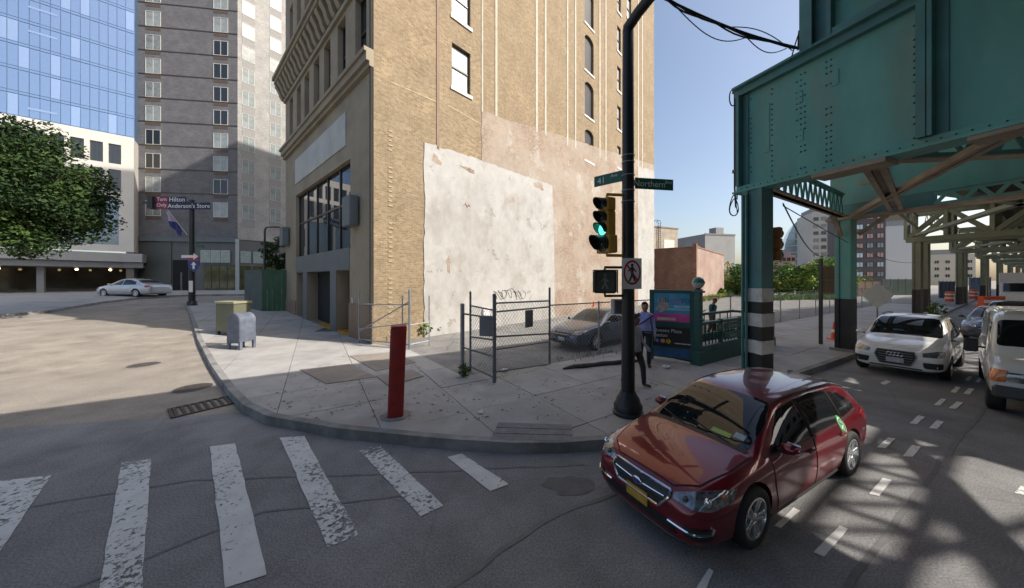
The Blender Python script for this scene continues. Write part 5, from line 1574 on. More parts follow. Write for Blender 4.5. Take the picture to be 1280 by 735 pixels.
b = MB(); b.box((0, -.105, 0), (.30, .012, .22)); b.build('box_lid', M_['galvdark'], cb_)

# signal seen edge-on, hung on the first railway column
s2 = A(968, 305, C1.y + .1)
t2 = empty('column_signal', (s2.x, s2.y, s2.z), 'orange-yellow traffic signal seen from the side on the first railway column', 'traffic light', R(35))
for k in (-1, 0, 1):
    b = MB(); b.box((0, 0, k * .26), (.18, .27, .25)); q = b.build('signal_section', mat('aged_signal_orange', (.24, .085, .02), .55, var=.2) if k == -1 else bpy.data.materials['aged_signal_orange'], t2, bevel=.02)
    b = MB(); b.lathe([(.11, .09), (.115, .26), (.11, .26), (.10, .09)], (0, 0, k * .26), 12, Matrix.Rotation(R(90), 3, 'Y'), cap=False); b.build('visor', M_['plastic'], q, smooth=True)
b = MB(); b.bar((0, .13, .2), (-.2, .42, .2), .05); b.bar((0, .13, -.2), (-.2, .42, -.2), .05); b.build('mounting_arm', M_['black'], t2)

# red post, mailbox, relay box
rp0 = P(494.5, 519, 0.14)
rb_ = empty('red_post', rp0, 'leaning square red steel post standing alone on the corner sidewalk', 'post', R(18))
hgt = 111 / FPX * rp0.y
M = Matrix.Shear('XY', 3, (0, 0)); 
b = MB(); w = .135
sec = [(-w, -w * .75), (-w * .7, -w), (w * .7, -w), (w, -w * .75), (w, w * .75), (w * .7, w), (-w * .7, w), (-w, w * .75)]
vs = []
for (z, k) in ((-.02, 1), (hgt * .5, 1.0), (hgt - .03, 1.02), (hgt, .96)):
    for p in sec: vs.append((p[0] * k + z * .035, p[1] * k - z * .02, z + (p[0] * .12 if z > hgt - .1 else 0)))
b.add(vs, [(8 * i + j, 8 * i + (j + 1) % 8, 8 * (i + 1) + (j + 1) % 8, 8 * (i + 1) + j) for i in range(3) for j in range(8)] + [tuple(range(24, 32))])
b.build('post_shaft', M_['red'], rb_, smooth=True, sharp=40)
b = MB(); b.box((hgt * .035, -hgt * .02, hgt + .012), (.27, .27, .02), rz=0); b.build('post_cap', mat('faded_red', (.42, .09, .08), .6, var=.25, scale=9), rb_, bevel=.01)
b = MB(); b.lathe([(.26, -.01), (.26, .006), (0, .012)], n=14); b.build('footing', M_['curb'], rb_)

mb = P(302, 435.5, 0.14)
mbx = empty('mailbox', mb, 'grey-blue round-topped mailbox on four legs at the curb', 'mailbox', R(-14))
M_['mailbox'] = mat('faded_blue_paint', (.10, .12, .165), .55, var=.25, scale=4, dirt=(.2, .22, .26), dscale=3, damt=.5)
W_, D_, H0, H1 = .62, .55, .28, 1.02
prof = [(-W_ / 2, H0), (W_ / 2, H0), (W_ / 2, H1)] + [(W_ / 2 * math.cos(a), H1 + .27 * math.sin(a)) for a in [math.pi * k / 12 for k in range(1, 12)]] + [(-W_ / 2, H1)]
b = MB(); b.prism(prof, -D_ / 2, D_ / 2, Mxz); b.build('mailbox_body', M_['mailbox'], mbx, bevel=.012)
for sx in (-1, 1):
    for sy in (-1, 1):
        b = MB(); b.box((sx * (W_ / 2 - .045), sy * (D_ / 2 - .045), .16), (.085, .085, .32)); b.build('leg', M_['mailbox'], mbx)
b = MB(); pr2 = [(W_ / 2 * .92 * math.cos(a), H1 + .24 * math.sin(a)) for a in [math.pi * k / 12 for k in range(13)]] + [(-W_ / 2 * .92, H0 + .03), (W_ / 2 * .92, H0 + .03)]
b.prism(pr2, -D_ / 2 - .012, -D_ / 2, Mxz); b.build('front_panel', M_['mailbox'], mbx)
b = MB(); b.prism([(-.26, .24), (.26, .24), (.22, .27), (.2, .30), (-.2, .30), (-.22, .27)], -D_ / 2 - .005, -D_ / 2 + .01, Mxz); b.build('apron', M_['mailbox'], mbx)
ob = P(292, 418, 0.14)
rbx = empty('relay_box', ob, 'olive green metal relay box standing behind the mailbox', 'box', R(-14))
om = mat('olive_paint', (.135, .14, .092), .6, var=.15, scale=2, dirt=(.115, .12, .08), dscale=2, damt=.5)
b = MB(); b.box((0, 0, .78), (1.05, .7, 1.2)); b.build('box_body', om, rbx, bevel=.02)
b = MB(); b.box((0, 0, 1.42), (1.13, .78, .10)); b.build('box_lid', mat('pale_lid', (.30, .29, .19), .6, var=.1), rbx, bevel=.015)
b = MB(); b.box((-.53, 0, .78), (.012, .62, 1.12)); b.build('side_door', M_['blackpaint'], rbx)
for sx in (-1, 1):
    for sy in (-1, 1):
        b = MB(); b.box((sx * .46, sy * .28, .09), (.09, .09, .18)); b.build('leg', M_['black'], rbx)

# ---- chain link
def chain(p, q, z0, z1, name, parent, pitch=.085, w=.0045, m=None):
    p, q = Vector((p.x, p.y, 0)), Vector((q.x, q.y, 0))
    L = (q - p).length; d = (q - p) / L; H = z1 - z0
    b = MB()
    st = pitch * 1.414
    for sgn in (1, -1):
        k = -H
        while k < L + H:
            # line u = k + s*v
            u0, v0, u1, v1 = k, 0.0, k + sgn * H, H
            if sgn > 0:
                if u0 < 0: v0 = -u0; u0 = 0
                if u1 > L: v1 = L - k; u1 = L
            else:
                if u0 > L: v0 = u0 - L; u0 = L
                if u1 < 0: v1 = k; u1 = 0
            if v1 - v0 > .02:
                n = Vector((-d.y, d.x, 0)) * (w * sgn)
                b.wire(p + d * u0 + Z * (z0 + v0) + n, p + d * u1 + Z * (z0 + v1) + n, w)
            k += st
    o = b.build(name, m or M_['wirem'], parent, world=True)
    o['kind'] = 'stuff'
    return o
def vpost(b, p, h, r=.03, z0=.1): b.tube([(p.x, p.y, z0), (p.x, p.y, h), (p.x, p.y, h + .02)], [r, r, r * .5], 8)
PC = P(618, 478, 0.14); PBk = P(588, 463, 0.14)
gz_top = lambda p, py: CAM_H + (HZ - py) / FPX * p.y
gt = empty('chain_link_gate', PC, 'closed chain link gate of grey pipe with a dark plate hung on it', 'gate')
G = M_['galvdark']
for (p, py, r) in ((PC, 368, .045), (P_D, 360, .032)):
    b = MB(); vpost(b, p, gz_top(p, py), r); b.build('gate_post', G, gt, world=True, smooth=True)
def rail(px0, py0, px1, py1, p, q, parent, r=.022, name='rail', m=G):
    b = MB(); a = Vector((p.x, p.y, gz_top(p, py0))); c = Vector((q.x, q.y, gz_top(q, py1)))
    d = c - a
    s0 = 0; s1 = 1
    b.tube([a, c], r, 8); return b.build(name, m, parent, world=True, smooth=True)
for (y0, y1) in ((379, 376), (390, 383.5), (437, 427), (465, 455)):
    rail(0, y0, 0, y1, PC, P_D, gt)
b = MB(); b.bar((PC.x, PC.y, gz_top(PC, 421)), (P_D.x, P_D.y, gz_top(P_D, 417)), .04); b.build('rail', G, gt, world=True)
chain(PC, P_D, .2, gz_top(PC, 379), 'wire_mesh', gt)
q = PC.lerp(P_D, .58)
b = MB(); b.box((q.x, q.y - .05, gz_top(q, 398)), (.30, .03, .46), rz=math.atan2((P_D - PC).y, (P_D - PC).x)); b.build('hung_plate', M_['grey'] if False else mat('slate_plate', (.09, .095, .10), .6, var=.15), gt, world=True)
g2_ = empty('side_gate', P_A, 'narrow chain link gate leaf beside the big gate with a grey box on it', 'gate')
for (p, py, r) in ((P_A, 380, .055), (PBk, 365, .03)):
    b = MB(); vpost(b, p, gz_top(p, py), r); b.build('gate_post', M_['galv'] if r > .04 else G, g2_, world=True, smooth=True)
for (p, q, y0, y1) in ((P_A, PC, 392, 398), (PBk, PC, 382, 388), (P_A, PC, 434, 446), (PBk, PC, 421, 425), (PBk, PC, 458, 472)):
    rail(0, y0, 0, y1, p, q, g2_)
chain(PBk, PC, .2, gz_top(PBk, 382), 'wire_mesh', g2_)
q = P_A.lerp(PC, .78); b = MB(); b.box((q.x - .02, q.y + .1, gz_top(q, 408)), (.34, .12, .5), rz=-.3); b.build('meter_box', M_['grey'], g2_, world=True, bevel=.01)

# fence along the lot
fpost = [P_D + D_EL * s for s in (2.05, 5.0, 8.0, 11.0, 14.0, 17.0, 20.0, 23.0, 26, 29, 32, 35, 38, 41, 44, 47)]
fn = empty('chain_link_fence', P_D, 'long galvanised chain link fence between the sidewalk and the parking lot', 'fence')
ft = 1.86
for p in fpost:
    b = MB(); vpost(b, p, ft + .04, .028); b.build('fence_post', M_['galv'], fn, world=True, smooth=True)
prev = P_D
for p in fpost:
    b = MB(); b.tube([(prev.x, prev.y, ft), (p.x, p.y, ft)], .021, 6); b.build('top_rail', M_['galvdark'], fn, world=True, smooth=True)
    prev = p
chain(P_D, fpost[5], .2, ft, 'wire_mesh', fn, pitch=.10)
o = chain(fpost[5], fpost[-1], .2, ft, 'wire_mesh', fn, pitch=.16, w=.005)

# open gate leaf by the building corner
ga, gb_ = P(449, 429, 0.14), P(512, 436.5, 0.14)
og = empty('open_gate', gb_, 'pale chain link gate leaf swung open against the building corner', 'gate')
for (p, py, r) in ((ga, 363, .03), (gb_, 362, .045)):
    b = MB(); vpost(b, p, gz_top(p, py), r); b.build('gate_post', M_['galv'], og, world=True, smooth=True)
p2 = P(503, 436, .14); b = MB(); vpost(b, p2, gz_top(p2, 368), .025); b.build('gate_post', M_['galv'], og, world=True, smooth=True)
rail(0, 380, 0, 381, ga, gb_, og, m=M_['galv']); rail(0, 411, 0, 404, ga, gb_, og, m=M_['galv']); rail(0, 424, 0, 431, ga, gb_, og, m=M_['galv'])
b = MB(); b.tube([(ga.x, ga.y, gz_top(ga, 414)), (gb_.x, gb_.y, gz_top(gb_, 377))], .022, 6); b.build('brace', M_['galv'], og, world=True)
chain(ga, gb_, .25, gz_top(ga, 381), 'wire_mesh', og, pitch=.12, w=.003)
gc = gb_ + Vector((.5, .75, 0))
b = MB(); vpost(b, gc, 2.0, .022); b.tube([(gb_.x, gb_.y, .3), (gc.x, gc.y, .3)], .02, 6); b.tube([(gb_.x, gb_.y, 1.0), (gc.x, gc.y, 1.0)], .02, 6); b.build('gate_frame', M_['galv'], og, world=True)
# black rubber kerb log along the fence
ka, kb = P(704, 462, .14), P(800, 452, .14)
b = MB(); pts = [ka.lerp(kb, k / 8) + Vector((0, .02 * math.sin(k * 2), .05 - .03 * (k in (0, 8)))) for k in range(9)]
b.tube(pts, [.03, .06, .07, .055, .07, .06, .07, .055, .03], 8)
tag(b.build('parking_kerb', mat('dusty_rubber', (.05, .048, .045), .85, var=.3, scale=6), smooth=True), 'black rubber parking bump lying along the foot of the fence', 'parking bump')

# ---- subway entrance
GP = P(873, 456, .14)
se = empty('subway_entrance', (GP.x, GP.y, .14), 'green subway stair entrance with poster board, globe lamp and railings', 'subway entrance', math.atan2(D_EL.y, D_EL.x))
SG = mat('subway_green', (.018, .085, .072), .45, var=.15, scale=3)
# local: x along the boulevard, y away from it
b = MB(); b.box((0, 0, 1.1), (.17, .17, 2.2)); b.box((0, 0, .2), (.26, .26, .4)); b.box((0, 0, 2.12), (.26, .26, .06)); b.box((0, 0, 1.3), (.2, .2, .06)); b.build('lamp_post', SG, se, bevel=.012)
b = MB(); b.lathe([(0, -.17), (.06, -.165), (.125, -.11), (.165, -.01), (.17, 0)], (0, 0, 2.38), 18); b.build('globe_lower', mat('milk_glass', (.48, .50, .46), .3, var=.05), se, smooth=True)
b = MB(); b.lathe([(.17, 0), (.165, .03), (.125, .115), (.06, .16), (0, .172)], (0, 0, 2.38), 18); b.build('globe_upper', mat('green_globe', (.03, .15, .12), .25, var=.05), se, smooth=True)
b = MB(); b.lathe([(.05, 0), (.08, .03), (.05, .06), (.09, .09)], (0, 0, 2.14), 12); b.build('globe_neck', SG, se)
LR = 5.2
b = MB()
b.box((LR / 2, 0, .16), (LR, .22, .32)); b.box((LR / 2, 0, .42), (LR, .12, .22)); b.build('railing_base', SG, se)
b = MB(); b.box((LR / 2, 0, 1.18), (LR, .09, .09)); b.build('handrail', SG, se, bevel=.01)
for k in range(26):
    b = MB(); b.box((.2 + k * .2, 0, .85), (.025, .03, .62))
    if k == 0: bal = b.build('baluster', SG, se); continue
    c = share(bal, se, (k * .2, 0, 0))
for x in (1.3, 2.6, 3.9, 5.2):
    b = MB(); b.box((x, 0, .7), (.09, .11, 1.1)); b.build('railing_post', SG, se)
for (x0, x1, z0, z1, s, sz) in ((.95, 1.26, .92, 1.10, 'N', .17), (1.36, 2.5, .93, 1.10, 'Subway', .20), (1.36, 2.5, .62, .80, 'Station', .17)):
    pnl = MB(); pnl.box(((x0 + x1) / 2, -.065, (z0 + z1) / 2), (x1 - x0, .02, z1 - z0 + .04)); po_ = pnl.build('sign_panel', SG, se)
    text(s, sz, mat('worn_sign_letter', (.30, .34, .31), .6, var=.2) if s == 'N' else bpy.data.materials['worn_sign_letter'], po_, frame(((x0 + x1) / 2, -.077, (z0 + z1) / 2), (1, 0, 0), Z), ext=.001)
# back railing and stair side
b = MB(); b.box((LR / 2, 1.35, 1.18), (LR, .09, .09)); b.box((LR / 2, 1.35, .3), (LR, .12, .3)); b.box((LR, .68, 1.18), (.09, 1.35, .09)); b.box((LR, .68, .3), (.12, 1.35, .3)); b.build('rear_railing', SG, se)
for k in range(8):
    b = MB(); b.box((.6 + k * .6, 1.35, .8), (.03, .03, .72)); b.build('baluster', SG, se)
b = MB(); b.tube([(.1, .35, .55), (.35, .35, 1.0), (.75, .35, 1.45), (1.1, .35, 1.5)], .022, 6); b.tube([(.0, .55, .2), (-.05, .5, .8)], .02, 6); b.build('stair_handrail', M_['galv'], se, smooth=True)
b = MB(); b.box((LR / 2, .68, .02), (LR - .2, 1.2, .03)); b.build('stair_well', M_['dark'], se)
# poster board
PL_ = P(810, 448, .14); 
pv = Vector((PL_.x - GP.x, PL_.y - GP.y, 0)); ang = math.atan2(pv.y, pv.x) - math.atan2(D_EL.y, D_EL.x)
bd = MB(); PW = pv.length - .08
Mb = Matrix.Rotation(ang, 4, 'Z')
def pb(u0, u1, n0, n1, z0, z1, b):
    c = Mb @ Vector(((u0 + u1) / 2, (n0 + n1) / 2, (z0 + z1) / 2)); b.box(c, (abs(u1 - u0), abs(n1 - n0), z1 - z0), rz=ang)
# u grows from the globe post to the far-left end; +n faces the viewer
pb(.14, PW, -.10, .0, .10, 2.12, bd); board = bd.build('poster_board', SG, se)
b = MB(); 
pb(.10, .20, -.13, .03, 0, 2.14, b); pb(PW - .07, PW + .03, -.13, .03, 0, 2.14, b); pb(.10, PW + .03, -.13, .04, 2.08, 2.16, b); pb(.14, PW, -.1, .03, 1.08, 1.17, b); b.build('board_frame', SG, se)
def panel_text(s, size, u, z, m, par, n=.018, align='CENTER'):
    o = Mb @ Vector((u, n, z)); rt = Mb.to_3x3() @ Vector((-1, 0, 0))
    return text(s, size, m, par, frame(o, rt, Z), ext=.0008, align=align)
U0, U1 = .22, PW - .09
b = MB(); pb(U0, U1, .001, .010, 1.20, 2.06, b); ad = b.build('poster', mat('poster_blue', (.05, .27, .42), .35, var=.25, scale=2.5), se)
b = MB(); pb(U0, U1, .011, .013, 1.20, 1.44, b); b.build('pink_band', mat('poster_pink', (.55, .06, .25), .35, var=.25, scale=3), ad)
b = MB(); pb(U0 + .0, U1 - .55, .0135, .015, 1.62, 1.70, b); pb(U0, U1 - .05, .0135, .015, 1.55, 1.60, b); b.build('white_band', mat('poster_white', (.28, .48, .56), .35, var=.2, scale=4), ad)
b = MB(); pb(U1 - .6, U1 - .1, .0142, .0155, 1.24, 1.32, b); b.build('cream_band', mat('poster_cream', (.62, .42, .36), .35, var=.2, scale=4), ad)
pk = mat('poster_letter_pink', (.45, .12, .30), .4, var=.1); nv = mat('poster_letter_navy', (.015, .045, .12), .4, var=.1)
um = (U0 + U1) / 2
panel_text('KID', .17, um + .20, 1.83, nv, ad); panel_text('TALE', .17, um - .10, 1.83, pk, ad); panel_text('TOE', .17, um - .42, 1.83, nv, ad)
b = MB()
for (u, z, r, q) in ((U1 - .22, 1.82, .10, 1.0), (U1 - .30, 1.66, .13, .8), (U1 - .20, 1.60, .12, 1)):
    c = Mb @ Vector((u, .014, z)); b.lathe([(0, .002), (r, .001), (r, -.002)], c, 14, Matrix.Rotation(ang, 3, 'Z') @ Matrix.Rotation(R(-90), 3, 'X'))
b.build('pictured_shape', mat('poster_tan', (.42, .33, .28), .4, var=.4, scale=9), ad)
b = MB(); pb(U0 - .04, U1 + .04, .001, .012, .44, 1.03, b); sg = b.build('station_sign', M_['plastic'], se)
wl_ = mat('station_letter_white', (.62, .62, .60), .5, var=.05)
panel_text('Queens Plaza', .145, U1 + .02, .92, wl_, sg, .0135, 'LEFT'); panel_text('Station', .145, U1 + .02, .77, wl_, sg, .0135, 'LEFT')
for k, (col, ch, tc) in enumerate((((.02, .08, .35), 'E', wl_), ((.62, .17, .04), 'M', wl_), ((.62, .42, .03), 'R', M_['blackpaint']))):
    u = U1 - .10 - k * .155
    c = Mb @ Vector((u, .013, .60)); b = MB(); b.lathe([(0, .003), (.066, .003), (.066, -.002)], c, 18, Matrix.Rotation(ang, 3, 'Z') @ Matrix.Rotation(R(-90), 3, 'X'))
    b.build('route_bullet', mat('bullet_%s' % ('blue', 'orange', 'yellow')[k], col, .5, var=.05), sg)
    panel_text(ch, .10, u, .60, tc, sg, .0175)
b = MB()
for k in range(14): pb(U1 - .58 - k * .048, U1 - .61 - k * .048 - (.012 if k % 3 else 0), .0125, .0135, .545 + .0, .575, b)
o = b.build('small_print', wl_, sg); o['kind'] = 'stuff'
b = MB(); pb(U0 - .03, U1 + .03, .001, .012, .14, .40, b); b.build('blue_panel', mat('panel_blue', (.02, .09, .22), .5, var=.35, scale=4), se)

# ---- smaller things along the boulevard
def cone_thing(p, h, label, group=None):
    t = empty('traffic_cone', p, label, 'cone', group=group)
    b = MB(); b.box((0, 0, .02), (h * .5, h * .5, .04)); b.build('cone_base', M_['orange'], t)
    b = MB(); b.lathe([(h * .17, .04), (h * .045, h), (0, h)], n=14); b.build('cone_body', M_['orange'], t, smooth=True)
    b = MB(); b.lathe([(h * .128, h * .40), (h * .10, h * .58)], n=14, cap=False); b.v = [Vector((v.x * 1.03, v.y * 1.03, v.z)) for v in b.v]; b.build('reflective_band', M_['white'], t)
    return t
cone_thing(P(1043, 424, .14), .72, 'orange traffic cone standing by the foot of the second railway column')
c = P(742, 392, .12); cone_thing(c, .9, 'orange cone against the brick wall behind the parked grey sedan')
bp = P(1026, 430, .14)
bs = empty('board_sign', bp, 'back of a brown framed board on a black post beside the second column', 'sign', math.atan2(.3, .95))
b = MB(); hb = gz_top(bp, 324) - .14; b.box((0, 0, hb / 2), (.09, .09, hb)); b.build('sign_post', M_['black'], bs)
b = MB(); z1 = gz_top(bp, 333) - .14; z0 = gz_top(bp, 367) - .14
b.box((.55, 0, (z0 + z1) / 2), (1.0, .04, z1 - z0)); bb_ = b.build('board', mat('brown_board', (.20, .13, .075), .7, var=.2), bs)
for z in (z0, (z0 + z1) / 2, z1):
    b = MB(); b.box((.55, -.035, z), (1.04, .03, .07)); b.build('batten', mat('batten_tan', (.27, .19, .11), .7, var=.2) if z == z0 else bpy.data.materials['batten_tan'], bb_)
dp_ = P(1097, 409, .14)
ds = empty('diamond_sign', dp_, 'pale back of a diamond shaped road sign on a thin post', 'sign', math.atan2(-.15, 1))
hb = gz_top(dp_, 354) - .14; b = MB(); b.box((0, .03, hb / 2), (.06, .04, hb)); b.build('sign_post', M_['galv'], ds)
b = MB(); zc = gz_top(dp_, 369) - .14; r = 17.5 / FPX * dp_.y
b.prism([(r, zc), (0, zc + r * .95), (-r, zc), (0, zc - r * .95)], -.006, .006, Mxz); b.build('sign_plate', mat('sign_back', (.80, .74, .64), .5, var=.08), ds, bevel=.004)
# mast arm pole across the side street
lp_ = P(240, 381.5, .14)
mp = empty('mast_arm_pole', lp_, 'black mast arm pole with direction signs at the far end of the block', 'pole')
zz0 = lp_.z
hz_ = lambda py: CAM_H + (HZ - py) / FPX * lp_.y - zz0
b = MB(); b.lathe([(.30, 0), (.28, .25), (.2, .35), (.19, 1.5), (.16, hz_(250))], n=10); b.build('pole_shaft', M_['black'], mp, smooth=True)
b = MB(); al = (240 - 181) / FPX * lp_.y; b.tube([(0, 0, hz_(254)), (-al, -.1, hz_(253.5))], [.13, .07], 8); b.build('mast_arm', M_['black'], mp)
sgx = lambda px: (px - 240) / FPX * lp_.y
b = MB(); b.mm(sgx(199), sgx(214), -.22, -.17, hz_(262), hz_(246)); b.build('red_sign', mat('sign_dark_red', (.22, .02, .06), .5, var=.1), mp)
b = MB(); b.mm(sgx(214.4), sgx(266), -.22, -.17, hz_(262.5), hz_(254.2)); b.mm(sgx(214.4), sgx(236), -.22, -.17, hz_(254.1), hz_(247)); b.build('blue_sign', mat('sign_navy', (.012, .02, .06), .5, var=.1), mp)
for (s, px, py, size) in (('Turn', 206.5, 250.2, .36), ('Only', 206.3, 257.3, .36), ('Hilton', 225.5, 250.5, .46), ("Anderson's Store", 240, 258.5, .43)):
    text(s, size, M_['signwhite'], mp, frame((sgx(px), -.225, hz_(py)), (1, 0, 0), Z), ext=.003)
b = MB(); b.mm(sgx(192), sgx(198), -.4, .0, hz_(262), hz_(247)); b.build('arm_signal', M_['black'], mp)
b = MB(); b.mm(sgx(246), sgx(255), -.05, .0, hz_(309.5), hz_(306.5)); b.build('green_sign', M_['signgreen'], mp)
b = MB(); b.prism([(sgx(232), hz_(319.3)), (sgx(247), hz_(319.3)), (sgx(247), hz_(317)), (sgx(252.5), hz_(321)), (sgx(247), hz_(325)), (sgx(247), hz_(322.6)), (sgx(232), hz_(322.6))], -.3, -.27, Mxz); b.build('white_arrow', M_['signwhite'], mp)
xc, zc = sgx(247), hz_(329.5); s = .42
sh_ = [(-s, .45), (-s * .5, .52), (0, .45), (s * .5, .52), (s, .45), (s * 1.02, -.05), (s * .6, -.42), (0, -.62), (-s * .6, -.42), (-s * 1.02, -.05)]
b = MB(); b.prism([(xc + p[0], zc + p[1]) for p in sh_], -.28, -.26, Mxz); b.build('shield_sign', mat('shield_blue', (.02, .05, .22), .5, var=.05), mp)
b = MB(); b.prism([(xc - s * .95, zc + .2), (xc + s * .95, zc + .2), (xc + s * .95, zc + .43), (xc, zc + .43), (xc - s * .95, zc + .43)], -.285, -.281, Mxz); b.build('shield_top', mat('shield_red', (.35, .03, .04), .5, var=.05), mp)
b = MB(); b.prism([(xc - .08, zc - .4), (xc + .08, zc - .4), (xc + .08, zc - .1), (xc + .2, zc - .1), (xc, zc + .12), (xc - .2, zc - .1), (xc - .08, zc - .1)], -.292, -.288, Mxz); b.build('white_arrow', M_['signwhite'], mp)
b = MB(); b.mm(sgx(240.5), sgx(245), -.26, -.22, hz_(365), hz_(351)); b.build('white_notice', M_['signwhite'], mp)
# street lamp by the hoarding
lm = A(331, 380, 24.5); lm.z = gz(lm.x, lm.y)
sl = empty('street_lamp', lm, 'dark street lamp with a short arm behind the green hoarding', 'street lamp')
hl = CAM_H + (350 - 284) / FPX * lm.y - lm.z
b = MB(); b.tube([(0, 0, 0), (0, 0, hl - .3), (.08, 0, hl - .05), (.25, 0, hl), (.8, 0, hl + .02)], [.09, .07, .06, .05, .045], 8); b.build('lamp_pole', M_['black'], sl, smooth=True)
b = MB(); b.box((.95, 0, hl + .0), (.42, .16, .1)); b.build('lamp_head', M_['black'], sl, bevel=.02)
# green hoarding at the end of the facade
hA = P(328, 389, .14); hB = fac_end + WB * .1; hC = P(306, 384, .14)
hd = empty('green_hoarding', hA, 'tall green plywood hoarding closing the sidewalk past the tan building', 'hoarding')
gm = mat('hoarding_green', (.028, .085, .045), .7, var=.2, scale=1.2)
gm2 = mat('hoarding_grey_green', (.075, .105, .10), .7, var=.15, scale=1.2)
hh_ = CAM_H + (350 - 337) / FPX * hA.y
for (p, q, n, m_) in ((hA, Vector((hB.x, hB.y, hA.z)), 5, gm), (hC, hA, 3, gm2)):
    for k in range(n):
        a, c = p.lerp(q, k / n), p.lerp(q, (k + 1) / n)
        d = (c - a).normalized() * .012
        b = MB(); b.bar(Vector((a.x + d.x, a.y + d.y, (hh_ + a.z - .3) / 2)), Vector((c.x - d.x, c.y - d.y, (hh_ + a.z - .3) / 2)), .05, hh_ - a.z + .3); b.build('plywood_panel', m_, hd, world=True)
    b = MB(); b.bar(p + Z * (hh_ - p.z - .1) , q + Z * (hh_ - q.z - .1), .10, .09); b.build('top_rail', m_, hd, world=True)
b = MB(); b.box((fac_end.x - .9, fac_end.y - .9, fac_end.z + .02), (2.2, 1.4, .05), rz=.8); tag(b.build('hatch_plate', M_['grey']), 'dark metal sidewalk plate in front of the green hoarding', 'hatch')

# far end of the boulevard: barrels, barricades, tarped fence, truck
def barrel(p, h, lab):
    t = empty('traffic_barrel', p, lab, 'barrel')
    b = MB(); b.lathe([(h * .30, 0), (h * .28, h * .1), (h * .26, h), (0, h)], n=12); b.build('barrel_body', M_['orange'], t, smooth=True)
    for z in (.35, .68):
        b = MB(); b.lathe([(h * .28, h * z), (h * .276, h * (z + .14))], n=12); b.build('white_band', M_['white'], t)
barrel(P(1187, 378, 0), 1.25, 'orange and white traffic barrel between the near and far column pairs')
barrel(P(1217, 374.5, 0), 1.35, 'orange and white traffic barrel right of the second far column pair')
for k, (px, lab) in enumerate(((1233, 'orange water filled barricade, left one of the two on the road'), (1246, 'orange water filled barricade, right one of the two on the road'))):
    p = P(px, 389, 0)
    t = empty('road_barricade', p, lab, 'barricade', -.1, 'orange barricades at the road works')
    b = MB(); b.prism([(-.45, 0), (.45, 0), (.42, .3), (.2, .5), (.16, 1.25), (-.16, 1.25), (-.2, .5), (-.42, .3)], -.42, .42, Matrix(((0, 0, 1, 0), (1, 0, 0, 0), (0, 1, 0, 0), (0, 0, 0, 1)))); b.build('barricade_body', M_['orange'], t)
    b = MB(); b.mm(-.43, .43, -.25, -.21, .7, .95); b.build('white_panel', M_['white'], t)
def tarp_fence(px0, px1, Y, py, lab, m):
    p, q = A(px0, 350, Y), A(px1, 350, Y)
    h = CAM_H + (HZ - py) / FPX * Y
    t = empty('tarp_fence', (p.x, p.y, 0), lab, 'fence')
    n = 4
    for k in range(n):
        b = MB(); x0 = (q.x - p.x) * k / n; x1 = (q.x - p.x) * (k + 1) / n
        b.mm(x0 + .03, x1 - .03, -.04, .04, .1, h); b.build('tarp_panel', m, t)
    for k in range(n + 1):
        b = MB(); x0 = (q.x - p.x) * k / n; b.mm(x0 - .03, x0 + .03, -.06, .06, 0, h + .1); b.build('fence_post', M_['galvdark'], t)
bt_ = mat('blue_tarp', (.03, .12, .30), .6, var=.3, scale=.7)
tarp_fence(1212, 1238, 48, 347, 'bright blue tarped fence right of the second far column pair', bt_)
tarp_fence(1174, 1193, 44, 352, 'dark blue tarped fence between the first two pairs of far columns', mat('navy_tarp', (.025, .06, .13), .6, var=.3, scale=.7))
tarp_fence(1104, 1142, 52, 349, 'dark green screened site fence left of the third railway column', mat('green_screen', (.035, .06, .05), .8, var=.3, scale=.7))
tarp_fence(1063, 1100, 48, 352, 'brown plywood site fence behind the diamond sign', mat('brown_screen', (.20, .13, .09), .8, var=.3, scale=.7))
wt = A(1277, 350, 30)
tk = empty('box_truck', (wt.x, wt.y, 0), 'white box truck at the right edge beyond the van', 'truck', math.atan2(D2.y, D2.x) + math.pi)
b = MB(); b.mm(-5, .4, -1.15, 1.15, .9, 3.3); b.build('cargo_box', M_['white'], tk, bevel=.04)
b = MB(); b.prism([(.45, .6), (2.3, .6), (2.3, 1.3), (1.9, 1.5), (1.5, 2.4), (.45, 2.4)], -1.0, 1.0, Mxz); b.build('cab', M_['white'], tk, bevel=.05)
b = MB(); b.bar((1.92, 0, 1.52), (1.56, 0, 2.3), 1.7, .02, up=(1, 0, 1)); b.build('windscreen', M_['glass'], tk)
for x in (-3.6, 1.4):
    for s in (-1, 1):
        b = MB(); b.lathe([(.2, -.14), (.45, -.12), (.45, .12), (.2, .14)], (x, s * .95, .45), 14, Matrix.Rotation(R(90), 3, 'X')); b.build('wheel', M_['rubber'], tk)
# ------------------------------------------------------------------ vehicles
def paint(name, col, metal=.25, rough=.32, coat=1.0):
    m = mat(name, col, rough, metal=metal, var=.04, scale=2.0, coat=coat)
    return m
M_['carglass'] = mat('car_glass', (.010, .012, .014), .03, var=0, spec=.6)
M_['lampglass'] = mat('headlamp_glass', (.22, .23, .25), .08, metal=.6, var=.7, scale=14, coat=1)
M_['amber'] = mat('amber_lens', (.55, .14, .01), .15, var=.1, coat=1)
M_['taillamp'] = mat('tail_lamp', (.28, .01, .012), .1, var=.2, coat=1)
M_['seam'] = mat('panel_gap', (.006, .006, .006), .7, var=0)
M_['blurplate'] = mat('number_plate_yellow', (.50, .29, .04), .5, var=.25, scale=9)
M_['paleplate'] = mat('number_plate_pale', (.45, .45, .46), .5, var=.25, scale=12)

def lerp_st(st, x):
    for a, c in zip(st, st[1:]):
        if a[0] <= x <= c[0]:
            t = (x - a[0]) / (c[0] - a[0])
            return [p + (q - p) * t for p, q in zip(a, c)]
    return st[0] if x < st[0][0] else st[-1]

